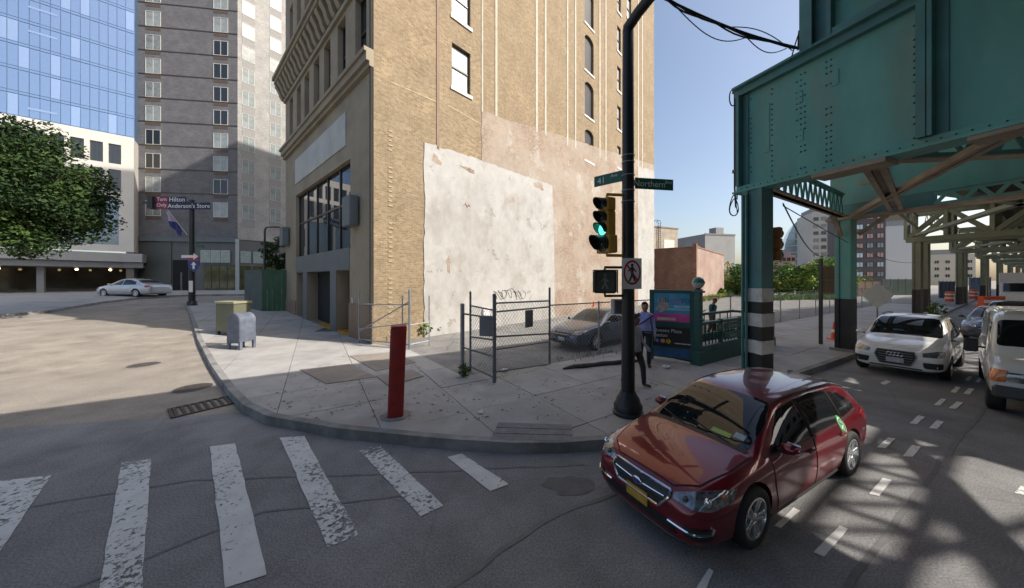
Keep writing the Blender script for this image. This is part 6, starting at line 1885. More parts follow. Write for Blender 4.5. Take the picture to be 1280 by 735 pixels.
def body_mesh(st, levels=3, wheels=(), wr=.345, ymin=.5, roof_drop=.045):
    """loft through stations (x, zbottom, zbelt, ztop, halfwidth, roof halfwidth), smoothed; wheel wells cut out"""
    bm = bmesh.new()
    rings = []
    for (x, zb, zk, zt, w, wr_) in st:
        green = zt - zk
        gl = max(0.0, min(1.0, (green - .10) / .2))
        h = zk - zb
        dr = min(roof_drop, max(.012, green * .35))
        ms = gl
        pts = [(0, zb), (.70 * w, zb), (.93 * w, zb + .05), (.985 * w, zb + .28 * h), (1.0 * w, zb + .58 * h), (.985 * w, zk - .10 * min(1, h / .5)), (.945 * w, zk),
               ((.945 * w * .55 + wr_ * .45) + .012 * ms, zk + (zt - dr - zk) * .5), (wr_, zt - dr), (wr_ * .62, zt - dr * .25), (0, zt)]
        L = [bm.verts.new((x, y, z)) for (y, z) in pts]
        Rr = [L[0]] + [bm.verts.new((x, -y, z)) for (y, z) in pts[1:-1]] + [L[-1]]
        rings.append((L, Rr))
    n = len(rings[0][0])
    for (a, b_) in zip(rings, rings[1:]):
        for i in range(n - 1):
            bm.faces.new((a[0][i], b_[0][i], b_[0][i + 1], a[0][i + 1]))
            bm.faces.new((a[1][i + 1], b_[1][i + 1], b_[1][i], a[1][i]))
    for (L, Rr), fl in ((rings[0], 0), (rings[-1], 1)):
        for i in range(n - 1):
            vs = []
            for v in (L[i], L[i + 1], Rr[i + 1], Rr[i]):
                if v not in vs: vs.append(v)
            if fl: vs = vs[::-1]
            if len(vs) >= 3: bm.faces.new(vs)
    bmesh.ops.recalc_face_normals(bm, faces=bm.faces)
    cl_ = bm.edges.layers.float.new('crease_edge')
    for (a, b_) in zip(rings, rings[1:]):
        for (idx, cr) in ((2, .35), (6, .45), (8, .30)):
            for sd in (0, 1):
                e_ = bm.edges.get((a[sd][idx], b_[sd][idx]))
                if e_: e_[cl_] = cr
    me = bpy.data.meshes.new('body'); bm.to_mesh(me); bm.free()
    o = bpy.data.objects.new('tmp_body', me); COL.objects.link(o)
    md = o.modifiers.new('s', 'SUBSURF'); md.levels = levels; md.render_levels = levels
    cut = None
    if wheels:
        cb = MB()
        for x in wheels:
            for s in (-1, 1):
                cb.lathe([(wr, -.36), (wr, .36)], (x, s * (ymin + .36), .33), 40, Matrix.Rotation(R(90), 3, 'X'))
        cm = cb.mesh('cut')
        b2 = bmesh.new(); b2.from_mesh(cm); bmesh.ops.recalc_face_normals(b2, faces=b2.faces); b2.to_mesh(cm); b2.free()
        cut = bpy.data.objects.new('tmp_cut', cm); COL.objects.link(cut)
        cm.materials.append(M_['seam'])
        me.materials.append(M_['seam'])
        bo = o.modifiers.new('b', 'BOOLEAN'); bo.operation = 'DIFFERENCE'; bo.object = cut; bo.solver = 'EXACT'
    dg = bpy.context.evaluated_depsgraph_get()
    o.modifiers['s'].show_viewport = True
    full = bpy.data.meshes.new_from_object(o.evaluated_get(dg))
    if wheels:
        o.modifiers['b'].show_viewport = False
        dg = bpy.context.evaluated_depsgraph_get(); dg.update()
        plain = bpy.data.meshes.new_from_object(o.evaluated_get(dg))
    else: plain = full
    bvh = BVHTree.FromPolygons([v.co.copy() for v in plain.vertices], [tuple(p.vertices) for p in plain.polygons])
    bpy.data.objects.remove(o)
    if cut: bpy.data.objects.remove(cut)
    return full, bvh

def roundpoly(pts, r=.25, n=3):
    """soften polygon corners; r = share of the shorter edge"""
    out = []
    N = len(pts)
    for i in range(N):
        p, a, c = Vector(pts[i]), Vector(pts[i - 1]), Vector(pts[(i + 1) % N])
        l = min((a - p).length, (c - p).length) * r
        s, e = p + (a - p).normalized() * l, p + (c - p).normalized() * l
        for k in range(n + 1):
            t = k / n
            out.append(s * (1 - t) ** 2 + p * 2 * t * (1 - t) + e * t ** 2)
    return out

class Car:
    def __init__(s, name, label, cat, loc, heading, scale, st, wheels, wr, pm, levels=3, ymin=.5, group=None, well=None, tf=None):
        s.tf = tf
        if tf: st = [(tf((q[0], 0, 0))[0], tf((q[0], 0, q[1]))[2], tf((0, 0, q[2]))[2], tf((0, 0, q[3]))[2], tf((0, q[4], 0))[1], tf((0, q[5], 0))[1]) for q in st]
        s.root = empty(name, loc, label, cat, math.atan2(heading[1], heading[0]), group)
        s.root.scale = (scale,) * 3
        me, s.bvh = body_mesh(st, levels, wheels, well or wr + .035, ymin)
        me.materials.clear(); me.materials.append(pm)
        s.pm = pm; s.st = st
        me.shade_smooth(); me.set_sharp_from_angle(angle=R(50))
        s.body = bpy.data.objects.new('body', me); COL.objects.link(s.body); s.body.parent = s.root
    def hit(s, p, N, off):
        N = Vector(N).normalized()
        h = s.bvh.ray_cast(Vector(p) + N * 3.0, -N)
        if h[0] is None: h = s.bvh.find_nearest(Vector(p))
        return h[0], h[1]
    def hp(s, p, N, off=0): return s.hit(s.tf(p) if s.tf else p, N, off)
    def panel(s, name, pts, N, m, off=.004, parent=None, res=.09, skirt=.012, rd=.22, mirror=False, push=0.0):
        N = Vector(N).normalized()
        pts = [Vector(s.tf(p) if s.tf else p) for p in pts]
        if rd: pts = roundpoly(pts, rd)
        U = N.cross(Vector((0, 0, 1)) if abs(N.z) < .9 else Vector((0, 1, 0))).normalized(); V_ = N.cross(U)
        bm = bmesh.new()
        vs = [bm.verts.new((p.dot(U), p.dot(V_), 0)) for p in pts]
        f = bm.faces.new(vs)
        bmesh.ops.triangulate(bm, faces=[f])
        for _ in range(6):
            ed = [e for e in bm.edges if e.calc_length() > res]
            if not ed: break
            bmesh.ops.subdivide_edges(bm, edges=ed, cuts=1)
            ng = [f for f in bm.faces if len(f.verts) > 3]
            if ng: bmesh.ops.triangulate(bm, faces=ng)
        for v in bm.verts:
            w = U * v.co.x + V_ * v.co.y
            p, n = s.hit(w, N, off)
            if n.dot(N) < 0: n = N
            v.co = p + (n * .6 + N * .4).normalized() * off + N * push
        bmesh.ops.recalc_face_normals(bm, faces=bm.faces)
        tot = sum((f.normal * f.calc_area() for f in bm.faces), Vector())
        if tot.dot(N) < 0: bmesh.ops.reverse_faces(bm, faces=bm.faces)
        if skirt:
            be = [e for e in bm.edges if len(e.link_faces) == 1]
            r = bmesh.ops.extrude_edge_only(bm, edges=be)
            for v in [g for g in r['geom'] if isinstance(g, bmesh.types.BMVert)]: v.co -= N * skirt
        out = []
        for sg in ((1, -1) if mirror else (1,)):
            me = bpy.data.meshes.new(name); bm.to_mesh(me)
            if sg < 0:
                me.transform(Matrix.Diagonal((1, -1, 1, 1))); me.flip_normals()
            me.materials.append(m); me.shade_smooth(); me.set_sharp_from_angle(angle=R(45))
            o = bpy.data.objects.new(name, me); COL.objects.link(o)
            par = parent if parent is not None else s.root
            if isinstance(par, list): par = par[0 if sg > 0 else 1]
            o.parent = par; out.append(o)
        bm.free()
        return out if mirror else out[0]
    def line(s, name, pts, N, r, m, off=.002, closed=False, parent=None, n=4, mirror=False, push=0.0):
        N = Vector(N).normalized(); P_ = [Vector(s.tf(p) if s.tf else p) for p in pts]; path = []
        segs = len(P_) if closed else len(P_) - 1
        for i in range(segs):
            a, c = P_[i], P_[(i + 1) % len(P_)]
            for k in range(n): path.append(a.lerp(c, k / n))
        if not closed: path.append(P_[-1])
        q = []
        for p in path:
            h, nn = s.hit(p, N, off); q.append(h + N * (off + push))
        out = []
        for sg in ((1, -1) if mirror else (1,)):
            b = MB(); b.tube([(p.x, sg * p.y, p.z) for p in q], r, 6, closed=closed)
            par = parent if parent is not None else s.root
            if isinstance(par, list): par = par[0 if sg > 0 else 1]
            o = b.build(name, m, par, smooth=True); out.append(o)
        return out if mirror else out[0]
    def wheels(s, xs, yo, r, width=.205, spokes=5, double=True, rim=.66, rimmat=None):
        rm = rimmat or M_['alloy']
        Mx = Matrix.Rotation(R(-90), 3, 'X')            # lathe axis -> +y
        src = None
        for x in xs:
            for sg in (1, -1):
                w = bpy.data.objects.new('wheel', None); COL.objects.link(w); w.parent = s.root
                w.location = (x, sg * yo, r); w.rotation_euler = (0, (x * 1.3) % 1.2, 0 if sg > 0 else math.pi)
                if src is None:
                    h = width / 2; ri = r * rim
                    b = MB(); b.lathe([(ri, -h * .8), (r * .86, -h), (r * .97, -h * .8), (r, -h * .5), (r, h * .5), (r * .97, h * .8), (r * .86, h), (ri + .012, h * .9), (ri, h * .8)], n=40, M=Mx, cap=False)
                    t = b.build('tyre', M_['rubber'], w, smooth=True, sharp=50)
                    b = MB(); b.lathe([(ri + .004, h * .88), (ri - .012, h * .92), (ri - .022, h * .5), (ri - .03, -h * .7), (ri, -h * .8)], n=40, M=Mx, cap=False); 
                    rr = b.build('rim', rm, w, smooth=True, sharp=40)
                    b = MB(); b.lathe([(0, -h * .1), (ri - .03, -h * .25), (ri - .03, -h * .4)], n=24, M=Mx, cap=False); bk = b.build('brake_backing', M_['seam'], w)
                    b = MB(); b.lathe([(0, h * .82), (.025, h * .82), (.05, h * .7), (.065, h * .5), (.065, 0)], n=16, M=Mx, cap=False)
                    for k in range(spokes):
                        for da in ((-.17, .17) if double else (0,)):
                            a = 2 * math.pi * k / spokes
                            p = Vector((.05 * math.cos(a + da * 1.6), h * .62, .05 * math.sin(a + da * 1.6))); q = Vector(((ri - .018) * math.cos(a + da), h * .72, (ri - .018) * math.sin(a + da)))
                            b.bar(p, q, .034 if double else .06, .028, up=(0, 1, 0))
                    spk = b.build('spokes', rm, w, bevel=.004)
                    src = (t, rr, bk, spk)
                else:
                    for o in src: share(o, w)
    def box(s, name, c, d, m, bevel=.01, parent=None, rz=0, M=None):
        b = MB(); b.box(c, d, rz=rz, M=M); return b.build(name, m, parent or s.root, bevel=bevel, smooth=True)

def mirrors(car, x, y, z, m, sc=1.0):
    for sg in (1, -1):
        b = MB(); b.ball((x, sg * (y + .075 * sc), z), .09 * sc, 12, (.85, 1.05, .72)); o = b.build('door_mirror', m, car.root, smooth=True)
        b = MB(); b.box((x + .01, sg * (y + .0), z - .04), (.08, .14, .03)); b.build('mirror_stalk', M_['plastic'], o)
        b = MB(); b.box((x - .066 * sc, sg * (y + .08 * sc), z + .003), (.02, .13 * sc, .09 * sc)); b.build('mirror_glass', M_['chrome'], o, bevel=.008)

def seated(car, x, y, z, shirt):
    pass

# ---- the red hatchback in front
st = [(-2.20, .40, .62, .80, .66, .54), (-2.17, .28, .76, .97, .76, .60), (-2.07, .24, .90, 1.14, .82, .61), (-1.90, .22, .925, 1.32, .85, .585), (-1.55, .20, .925, 1.405, .868, .58),
      (-1.10, .19, .915, 1.437, .870, .585), (-.55, .18, .905, 1.462, .872, .592), (-.05, .18, .90, 1.462, .872, .592), (.28, .18, .895, 1.435, .872, .578), (.58, .18, .89, 1.305, .872, .615), (.86, .18, .885, 1.145, .870, .665),
      (1.06, .18, .88, 1.005, .868, .74), (1.20, .18, .865, .955, .866, .75), (1.55, .18, .83, .915, .860, .72), (1.86, .19, .76, .845, .830, .65), (2.04, .20, .69, .77, .775, .56), (2.14, .21, .60, .685, .70, .47), (2.19, .25, .52, .58, .60, .40)]
F = P(947, 687.5); Bk = P(1067.5, 596)
hd_ = (F - Bk); hd_.z = 0; wb = hd_.length; hd_.normalize()
SCL = wb / 2.645 * 1.0
left = Vector((-hd_.y, hd_.x, 0))
mid = (F + Bk) / 2 - left * (.815 * SCL)
red = paint('burgundy_red_paint', (.165, .004, .013), metal=.35, rough=.28)
rc = Car('red_hatchback', 'dark red hatchback with a green oval sticker stopped beside the corner sidewalk', 'car', (mid.x, mid.y, 0), hd_, SCL, st, (1.3225, -1.3225), .318, red, levels=3, tf=lambda p: (p[0] if p[0] < 1.45 else 1.45 + (p[0] - 1.45) * .97, p[1] * .93, .12 + (p[2] - .18) * .945 if p[2] > .01 else p[2]))
rc.wheels((1.3225, -1.3225), .715, .318)
Fr, Lf, Up = (1, 0, 0), (0, 1, 0), (0, 0, 1)
# glazing
wsN = (.50, 0, .87)
ws = rc.panel('windscreen', [(1.10, -.66, 1), (1.10, .66, 1), (.70, .635, 1.25), (.33, .525, 1.41), (.33, -.525, 1.41), (.70, -.635, 1.25)], wsN, M_['carglass'], off=.004, rd=.18, res=.07)
rc.panel('rear_window', [(-1.78, -.50, 1.3), (-1.78, .50, 1.3), (-2.03, .55, 1.08), (-2.03, -.55, 1.08)], (-.75, 0, .66), M_['carglass'])
fw = rc.panel('side_window', [(.88, 1, .955), (.35, 1, 1.31), (-.05, 1, 1.365), (-.10, 1, .945)], Lf, M_['carglass'], mirror=True, rd=.10, res=.07)
rw = rc.panel('side_window', [(-.17, 1, .945), (-.13, 1, 1.368), (-.62, 1, 1.37), (-1.0, 1, 1.335), (-1.02, 1, .955)], Lf, M_['carglass'], mirror=True, rd=.10, res=.07)
qw = rc.panel('side_window', [(-1.09, 1, .965), (-1.07, 1, 1.32), (-1.40, 1, 1.25), (-1.66, 1, 1.08), (-1.62, 1, 1.02)], Lf, M_['carglass'], mirror=True, rd=.15, res=.07)
rc.line('window_trim', [(.98, 1, .935), (-.15, 1, .918), (-1.05, 1, .93), (-1.66, 1, 1.0)], Lf, .010, M_['plastic'], mirror=True, n=6)
# hood, doors as slightly proud skins so their gaps show
rc.panel('bonnet', [(1.12, -.70, 1), (1.12, .70, 1), (1.55, .69, .9), (1.92, .60, .85), (2.07, .40, .8), (2.07, -.40, .8), (1.92, -.60, .85), (1.55, -.69, .9)], (.18, 0, 1), red, off=.006, rd=.10, res=.07, skirt=.008)
fd_ = rc.panel('door', [(.90, 1, .93), (-.10, 1, .915), (-.12, 1, .30), (.80, 1, .30), (.90, 1, .62)], Lf, red, off=.005, mirror=True, rd=.06, res=.08, skirt=.007)
rd_ = rc.panel('door', [(-.14, 1, .915), (-1.06, 1, .925), (-1.12, 1, .70), (-.90, 1, .36), (-.78, 1, .30), (-.15, 1, .30)], Lf, red, off=.005, mirror=True, rd=.06, res=.08, skirt=.007)
for d, x in ((fd_, .02), (rd_, -.93)):
    for k, o in enumerate(d):
        sg = 1 if k == 0 else -1
        p, n = rc.hp((x, sg, .80), (0, sg, 0), 0)
        b = MB(); b.box(p + Vector((0, sg * .025, 0)), (.17, .028, .028)); b.build('handle', red, o, bevel=.008)
for pts in (((.905, 1, .93), (.905, 1, .62), (.80, 1, .295)), ((-.13, 1, .92), (-.135, 1, .295)), ((-1.065, 1, .925), (-1.125, 1, .70), (-.905, 1, .36), (-.78, 1, .295)), ((.80, 1, .295), (-.78, 1, .295))):
    rc.line('panel_gap', pts, Lf, .0055, M_['seam'], off=.001, mirror=True, n=6)
rc.line('panel_gap', [(1.13, -.71, 1), (1.55, -.70, .9), (1.93, -.61, .85), (2.08, -.40, .8), (2.08, .40, .8), (1.93, .61, .85), (1.55, .70, .9), (1.13, .71, 1)], (.18, 0, 1), .006, M_['seam'], off=.001, n=6)
rc.line('window_pillar', [(-.13, 1, .93), (-.115, 1, 1.37)], Lf, .022, M_['plastic'], off=.001, mirror=True, n=6)
rc.line('window_pillar', [(-1.05, 1, .95), (-1.035, 1, 1.33)], Lf, .022, M_['plastic'], off=.001, mirror=True, n=6)
rc.line('sill_trim', [(.92, 1, .25), (-.92, 1, .25)], Lf, .022, M_['plastic'], mirror=True, n=8)
for sg in (1, -1):
    for x in (1.3225, -1.3225):
        pass
# front end
gl_pts = [(2.2, -.395, .70), (2.2, .395, .70), (2.2, .41, .64), (2.2, .30, .49), (2.2, -.30, .49), (2.2, -.41, .64)]
gr = rc.panel('grille', gl_pts, Fr, M_['plastic'], off=.012, rd=.16, res=.06, skirt=.03)
rc.line('grille_surround', roundpoly([Vector(p) for p in gl_pts], .16), Fr, .016, M_['chrome'], off=.016, closed=True, n=2)
rc.line('grille_bar', [(2.2, -.36, .625), (2.2, -.08, .615)], Fr, .009, M_['chrome'], off=.02, parent=gr); rc.line('grille_bar', [(2.2, .08, .615), (2.2, .36, .625)], Fr, .009, M_['chrome'], off=.02, parent=gr)
for z in (.545, .585, .66): rc.line('grille_slat', [(2.2, -.34, z), (2.2, .34, z)], Fr, .005, M_['plastic'], off=.014, parent=gr)
p, n = rc.hp((2.2, 0, .612), Fr, 0)
b = MB(); b.ball(p + Vector((.022, 0, 0)), .07, 16, (.22, 1, .62)); em = b.build('emblem', M_['chrome'], gr, smooth=True)
b = MB(); b.ball(p + Vector((.026, 0, 0)), .06, 16, (.22, 1, .60)); b.build('emblem_field', mat('emblem_blue', (.02, .05, .22), .2, var=0, coat=1), em, smooth=True)
hl = rc.panel('headlight', [(1.60, .83, .79), (1.78, .80, .805), (2.0, .60, .755), (2.12, .44, .695), (2.13, .43, .635), (2.05, .60, .60), (1.92, .74, .615), (1.72, .84, .70)], (.72, .62, .30), M_['lampglass'], off=.007, rd=.18, res=.05, mirror=True, skirt=.02)
for k, o in enumerate(hl):
    sg = 1 if k == 0 else -1
    for (q, r) in (((1.95, .70, .69), .062), ((2.06, .53, .665), .05)):
        p, n = rc.hp((q[0], sg * q[1], q[2]), (.72, sg * .62, .3), 0)
        b = MB(); b.ball(p + n * .004, r, 12, (.5, .6, .8)); b.build('lamp_lens', M_['chrome'] if r > .055 else mat('lamp_dark', (.05, .05, .055), .08, var=0, coat=1), o, smooth=True)
    p, n = rc.hp((1.80, sg * .80, .75), (.6, sg * .8, .3), 0)
    b = MB(); b.ball(p + n * .004, .03, 10, (1.6, .5, .8)); b.build('indicator', M_['amber'], o, smooth=True)
low = rc.panel('lower_intake', [(2.2, -.46, .40), (2.2, .46, .40), (2.2, .52, .30), (2.2, -.52, .30)], Fr, M_['plastic'], off=.008, rd=.2, res=.06)
fog = rc.panel('fog_lamp_bay', [(2.08, .52, .45), (1.96, .78, .47), (1.97, .78, .33), (2.09, .54, .34)], (.85, .52, 0), M_['plastic'], off=.008, rd=.2, res=.05, mirror=True)
for k, o in enumerate(fog):
    sg = 1 if k == 0 else -1
    rc.line('fog_trim', [(2.1, sg * .36, .405), (2.04, sg * .60, .405), (1.97, sg * .765, .42), (1.95, sg * .78, .48)], (.85, sg * .5, 0), .014, M_['chrome'], off=.014, parent=o)
pl0 = rc.panel('number_plate', [(2.2, -.155, .535), (2.2, .155, .535), (2.2, .155, .385), (2.2, -.155, .385)], Fr, M_['blurplate'], off=.022, rd=.04, skirt=.02)
rc.line('bumper_seam', [(2.17, .62, .57), (1.95, .79, .56), (1.68, .85, .60)], (.6, .8, 0), .004, M_['seam'], mirror=True, off=0)
rc.line('bumper_lip', [(2.16, -.58, .235), (2.2, -.3, .235), (2.2, .3, .235), (2.16, .58, .235)], (1, 0, -.1), .02, M_['plastic'], off=0, n=5)
mirrors(rc, .66, .765, .90, red)
for (xa, ya, xb, yb) in ((1.10, .46, .98, -.10), (1.10, -.12, .97, -.60)):
    rc.line('wiper', [(xa, ya, 1), ((xa + xb) / 2, (ya + yb) / 2, 1), (xb, yb, 1.05)], wsN, .006, M_['plastic'], off=.012, n=4)
rc.panel('cowl', [(1.16, -.66, 1), (1.16, .66, 1), (1.09, .66, 1), (1.09, -.66, 1)], (.4, 0, 1), M_['plastic'], off=.008, rd=.1, res=.1)
rc.panel('tail_light', [(-1.75, .84, .90), (-2.05, .78, .95), (-2.12, .72, .80), (-1.95, .80, .74)], (-.5, .85, 0), M_['taillamp'], off=.008, mirror=True)
# inside seen through the glass: dash papers, rear-view mirror, driver
rc.panel('dash_paper', [(1.04, .18, 1.03), (1.04, .42, 1.03), (.98, .42, 1.06), (.98, .18, 1.06)], wsN, mat('paper_green', (.30, .42, .10), .5, var=.2), off=.008, rd=.05, parent=ws)
rc.panel('registration_sticker', [(1.0, .44, 1.05), (1.0, .56, 1.05), (.93, .56, 1.09), (.93, .44, 1.09)], wsN, mat('sticker_pale', (.34, .42, .48), .4, var=.2), off=.008, rd=.05, parent=ws)
# the sticker and its mark on the rear door
stk = rc.panel('green_sticker', [(-1.00 + .085 * math.cos(a) + .035 * math.sin(a), 1, .885 + .14 * math.sin(a)) for a in [2 * math.pi * k / 20 for k in range(20)]], Lf, mat('sticker_green', (.10, .42, .12), .4, var=.15, scale=12), off=.012, rd=0, res=.05)
rc.line('sticker_ring', [(-1.00 + .07 * math.cos(a) + .03 * math.sin(a), 1, .885 + .115 * math.sin(a)) for a in [2 * math.pi * k / 16 for k in range(16)]], Lf, .008, mat('sticker_white', (.60, .68, .60), .4, var=0), off=.013, closed=True, n=1, parent=stk)
rc.line('sticker_mark', [(-.95, 1, .96), (-1.03, 1, .90), (-.96, 1, .86), (-1.04, 1, .80)], Lf, .012, bpy.data.materials['sticker_white'], off=.013, n=2, parent=stk)
rc.panel('rear_bumper_mark', [(-2.05, .8, .52), (-1.85, .85, .52), (-1.85, .85, .46), (-2.05, .8, .46)], (-.3, 1, 0), M_['taillamp'], off=.006, rd=.2, mirror=True)
rc.line('roof_aerial', [(-1.45, 0, 1.4), (-1.60, 0, 1.40)], Up, .012, M_['plastic'], off=.02)
for sg in (1, -1):
    rc.line('roof_seam', [(.30, sg * .545, 1.45), (-.6, sg * .565, 1.47), (-1.5, sg * .545, 1.4)], Up, .007, M_['seam'], off=0, n=6)

# ---- white SUV
st = [(-2.30, .45, .75, .95, .70, .60), (-2.26, .33, .88, 1.15, .82, .66), (-2.12, .28, 1.0, 1.32, .88, .66), (-1.90, .26, 1.03, 1.50, .915, .66), (-1.5, .25, 1.03, 1.60, .935, .67),
      (-.9, .24, 1.02, 1.645, .94, .68), (-.3, .24, 1.01, 1.65, .94, .68), (.15, .24, 1.0, 1.62, .94, .665), (.45, .24, .995, 1.50, .94, .70), (.75, .24, .99, 1.33, .938, .745),
      (1.0, .24, .985, 1.15, .935, .80), (1.15, .24, .97, 1.085, .935, .82), (1.6, .24, .94, 1.035, .925, .79), (1.95, .25, .88, .97, .90, .73), (2.15, .26, .80, .89, .855, .66), (2.27, .27, .70, .79, .79, .58), (2.33, .30, .60, .68, .70, .50)]
FL, FR, RL = P(1083, 463.5), P(1181, 474.5), P(1197, 458)
hw_ = (FR - RL); hw_.z = 0; hw_ = (hw_.normalized() * .6 - D_EL * .4).normalized()
lw = Vector((-hw_.y, hw_.x, 0))
white = paint('white_car_paint', (.70, .70, .69), metal=0, rough=.3)
cS = .90
fm = FR - lw * (.80 * cS) - hw_ * (1.40 * cS)
sv = Car('white_suv', 'white SUV with a big dark grille waiting behind the red hatchback', 'car', (fm.x, fm.y, 0), hw_, cS, st, (1.40, -1.41), .36, white, levels=2, ymin=.55, tf=lambda p: (p[0], p[1], p[2] * (1 + .06 * max(0, min(1, (p[2] - .8) / .5)))))
sv.wheels((1.40, -1.41), .81, .36, .235, 5, False)
sv.panel('windscreen', [(1.06, -.74, 1.1), (1.06, .74, 1.1), (.60, .70, 1.40), (.24, .60, 1.57), (.24, -.60, 1.57), (.60, -.70, 1.40)], (.52, 0, .85), M_['carglass'], rd=.15)
sv.panel('side_window', [(.82, 1, 1.06), (.30, 1, 1.44), (-.12, 1, 1.53), (-.14, 1, 1.05)], Lf, M_['carglass'], mirror=True, rd=.1)
sv.panel('side_window', [(-.2, 1, 1.05), (-.18, 1, 1.535), (-1.0, 1, 1.51), (-1.12, 1, 1.06)], Lf, M_['carglass'], mirror=True, rd=.1)
sv.panel('side_window', [(-1.2, 1, 1.07), (-1.1, 1, 1.5), (-1.6, 1, 1.4), (-1.75, 1, 1.12)], Lf, M_['carglass'], mirror=True, rd=.12)
sv.panel('rear_window', [(-1.95, -.5, 1.5), (-1.95, .5, 1.5), (-2.15, .6, 1.2), (-2.15, -.6, 1.2)], (-.8, 0, .5), M_['carglass'])
sv.panel('bonnet', [(1.2, -.75, 1.1), (1.2, .75, 1.1), (1.95, .68, 1), (2.18, .45, .9), (2.18, -.45, .9), (1.95, -.68, 1)], (.15, 0, 1), white, off=.007, rd=.1, skirt=.008)
for pts in (((.85, 1, 1.03), (-.15, 1, 1.02), (-.16, 1, .40), (.80, 1, .40)), ((-.19, 1, 1.02), (-1.15, 1, 1.03), (-1.2, 1, .78), (-.92, 1, .42), (-.2, 1, .40))):
    d = sv.panel('door', pts, Lf, white, off=.006, mirror=True, rd=.06, skirt=.008)
    for k, o in enumerate(d):
        sg = 1 if k == 0 else -1; p, n = sv.hp((pts[1][0] + .16, sg, .92), (0, sg, 0), 0)
        b = MB(); b.box(p + Vector((0, sg * .028, 0)), (.18, .03, .03)); b.build('handle', M_['chrome'], o, bevel=.008)
gp_ = [(2.3, -.36, .80), (2.3, .36, .80), (2.3, .40, .66), (2.3, .30, .40), (2.3, -.30, .40), (2.3, -.40, .66)]
g_ = sv.panel('grille', gp_, Fr, M_['plastic'], off=.012, rd=.14)
sv.line('grille_surround', roundpoly([Vector(p) for p in gp_], .14), Fr, .013, M_['grey'], off=.015, closed=True, n=2, parent=g_)
for k in range(5): sv.line('grille_slat', [(2.3, -.33, .46 + k * .07), (2.3, .33, .46 + k * .07)], Fr, .007, M_['grey'], off=.014, parent=g_)
sv.panel('number_plate', [(2.3, -.17, .60), (2.3, .17, .60), (2.3, .17, .46), (2.3, -.17, .46)], Fr, M_['paleplate'], off=.026, rd=.05)
for k in range(4):
    p, n = sv.hp((2.3, -.105 + .07 * k, .70), Fr, 0); b = MB(); b.tube([p + Vector((.03, .05 * math.cos(a), .05 * math.sin(a))) for a in [2 * math.pi * i / 14 for i in range(14)]], .007, 5, closed=True); b.build('emblem_ring', M_['chrome'], g_)
hh2 = sv.panel('headlight', [(1.95, .86, .86), (2.12, .76, .87), (2.24, .50, .80), (2.26, .47, .69), (2.16, .68, .68), (2.0, .86, .73)], (.8, .6, .2), M_['lampglass'], off=.007, rd=.2, mirror=True)
sv.panel('fog_lamp_bay', [(2.26, .47, .55), (2.08, .80, .56), (2.08, .82, .40), (2.26, .50, .38)], (.85, .5, 0), M_['plastic'], off=.007, rd=.25, mirror=True)
sv.line('bumper_slot', [(2.3, -.5, .335), (2.3, .5, .335)], Fr, .02, M_['plastic'], n=6)
mirrors(sv, .78, .91, 1.12, white, 1.15)
for sg in (1, -1): sv.line('roof_rail', [(.0, sg * .60, 1.65), (-.8, sg * .61, 1.67), (-1.6, sg * .60, 1.6)], Up, .018, M_['galvdark'], off=.035, n=6)
sv.panel('tail_light', [(-1.95, .9, 1.02), (-2.2, .84, 1.05), (-2.22, .83, .88), (-2.0, .92, .86)], (-.5, .85, 0), M_['taillamp'], off=.007, mirror=True)

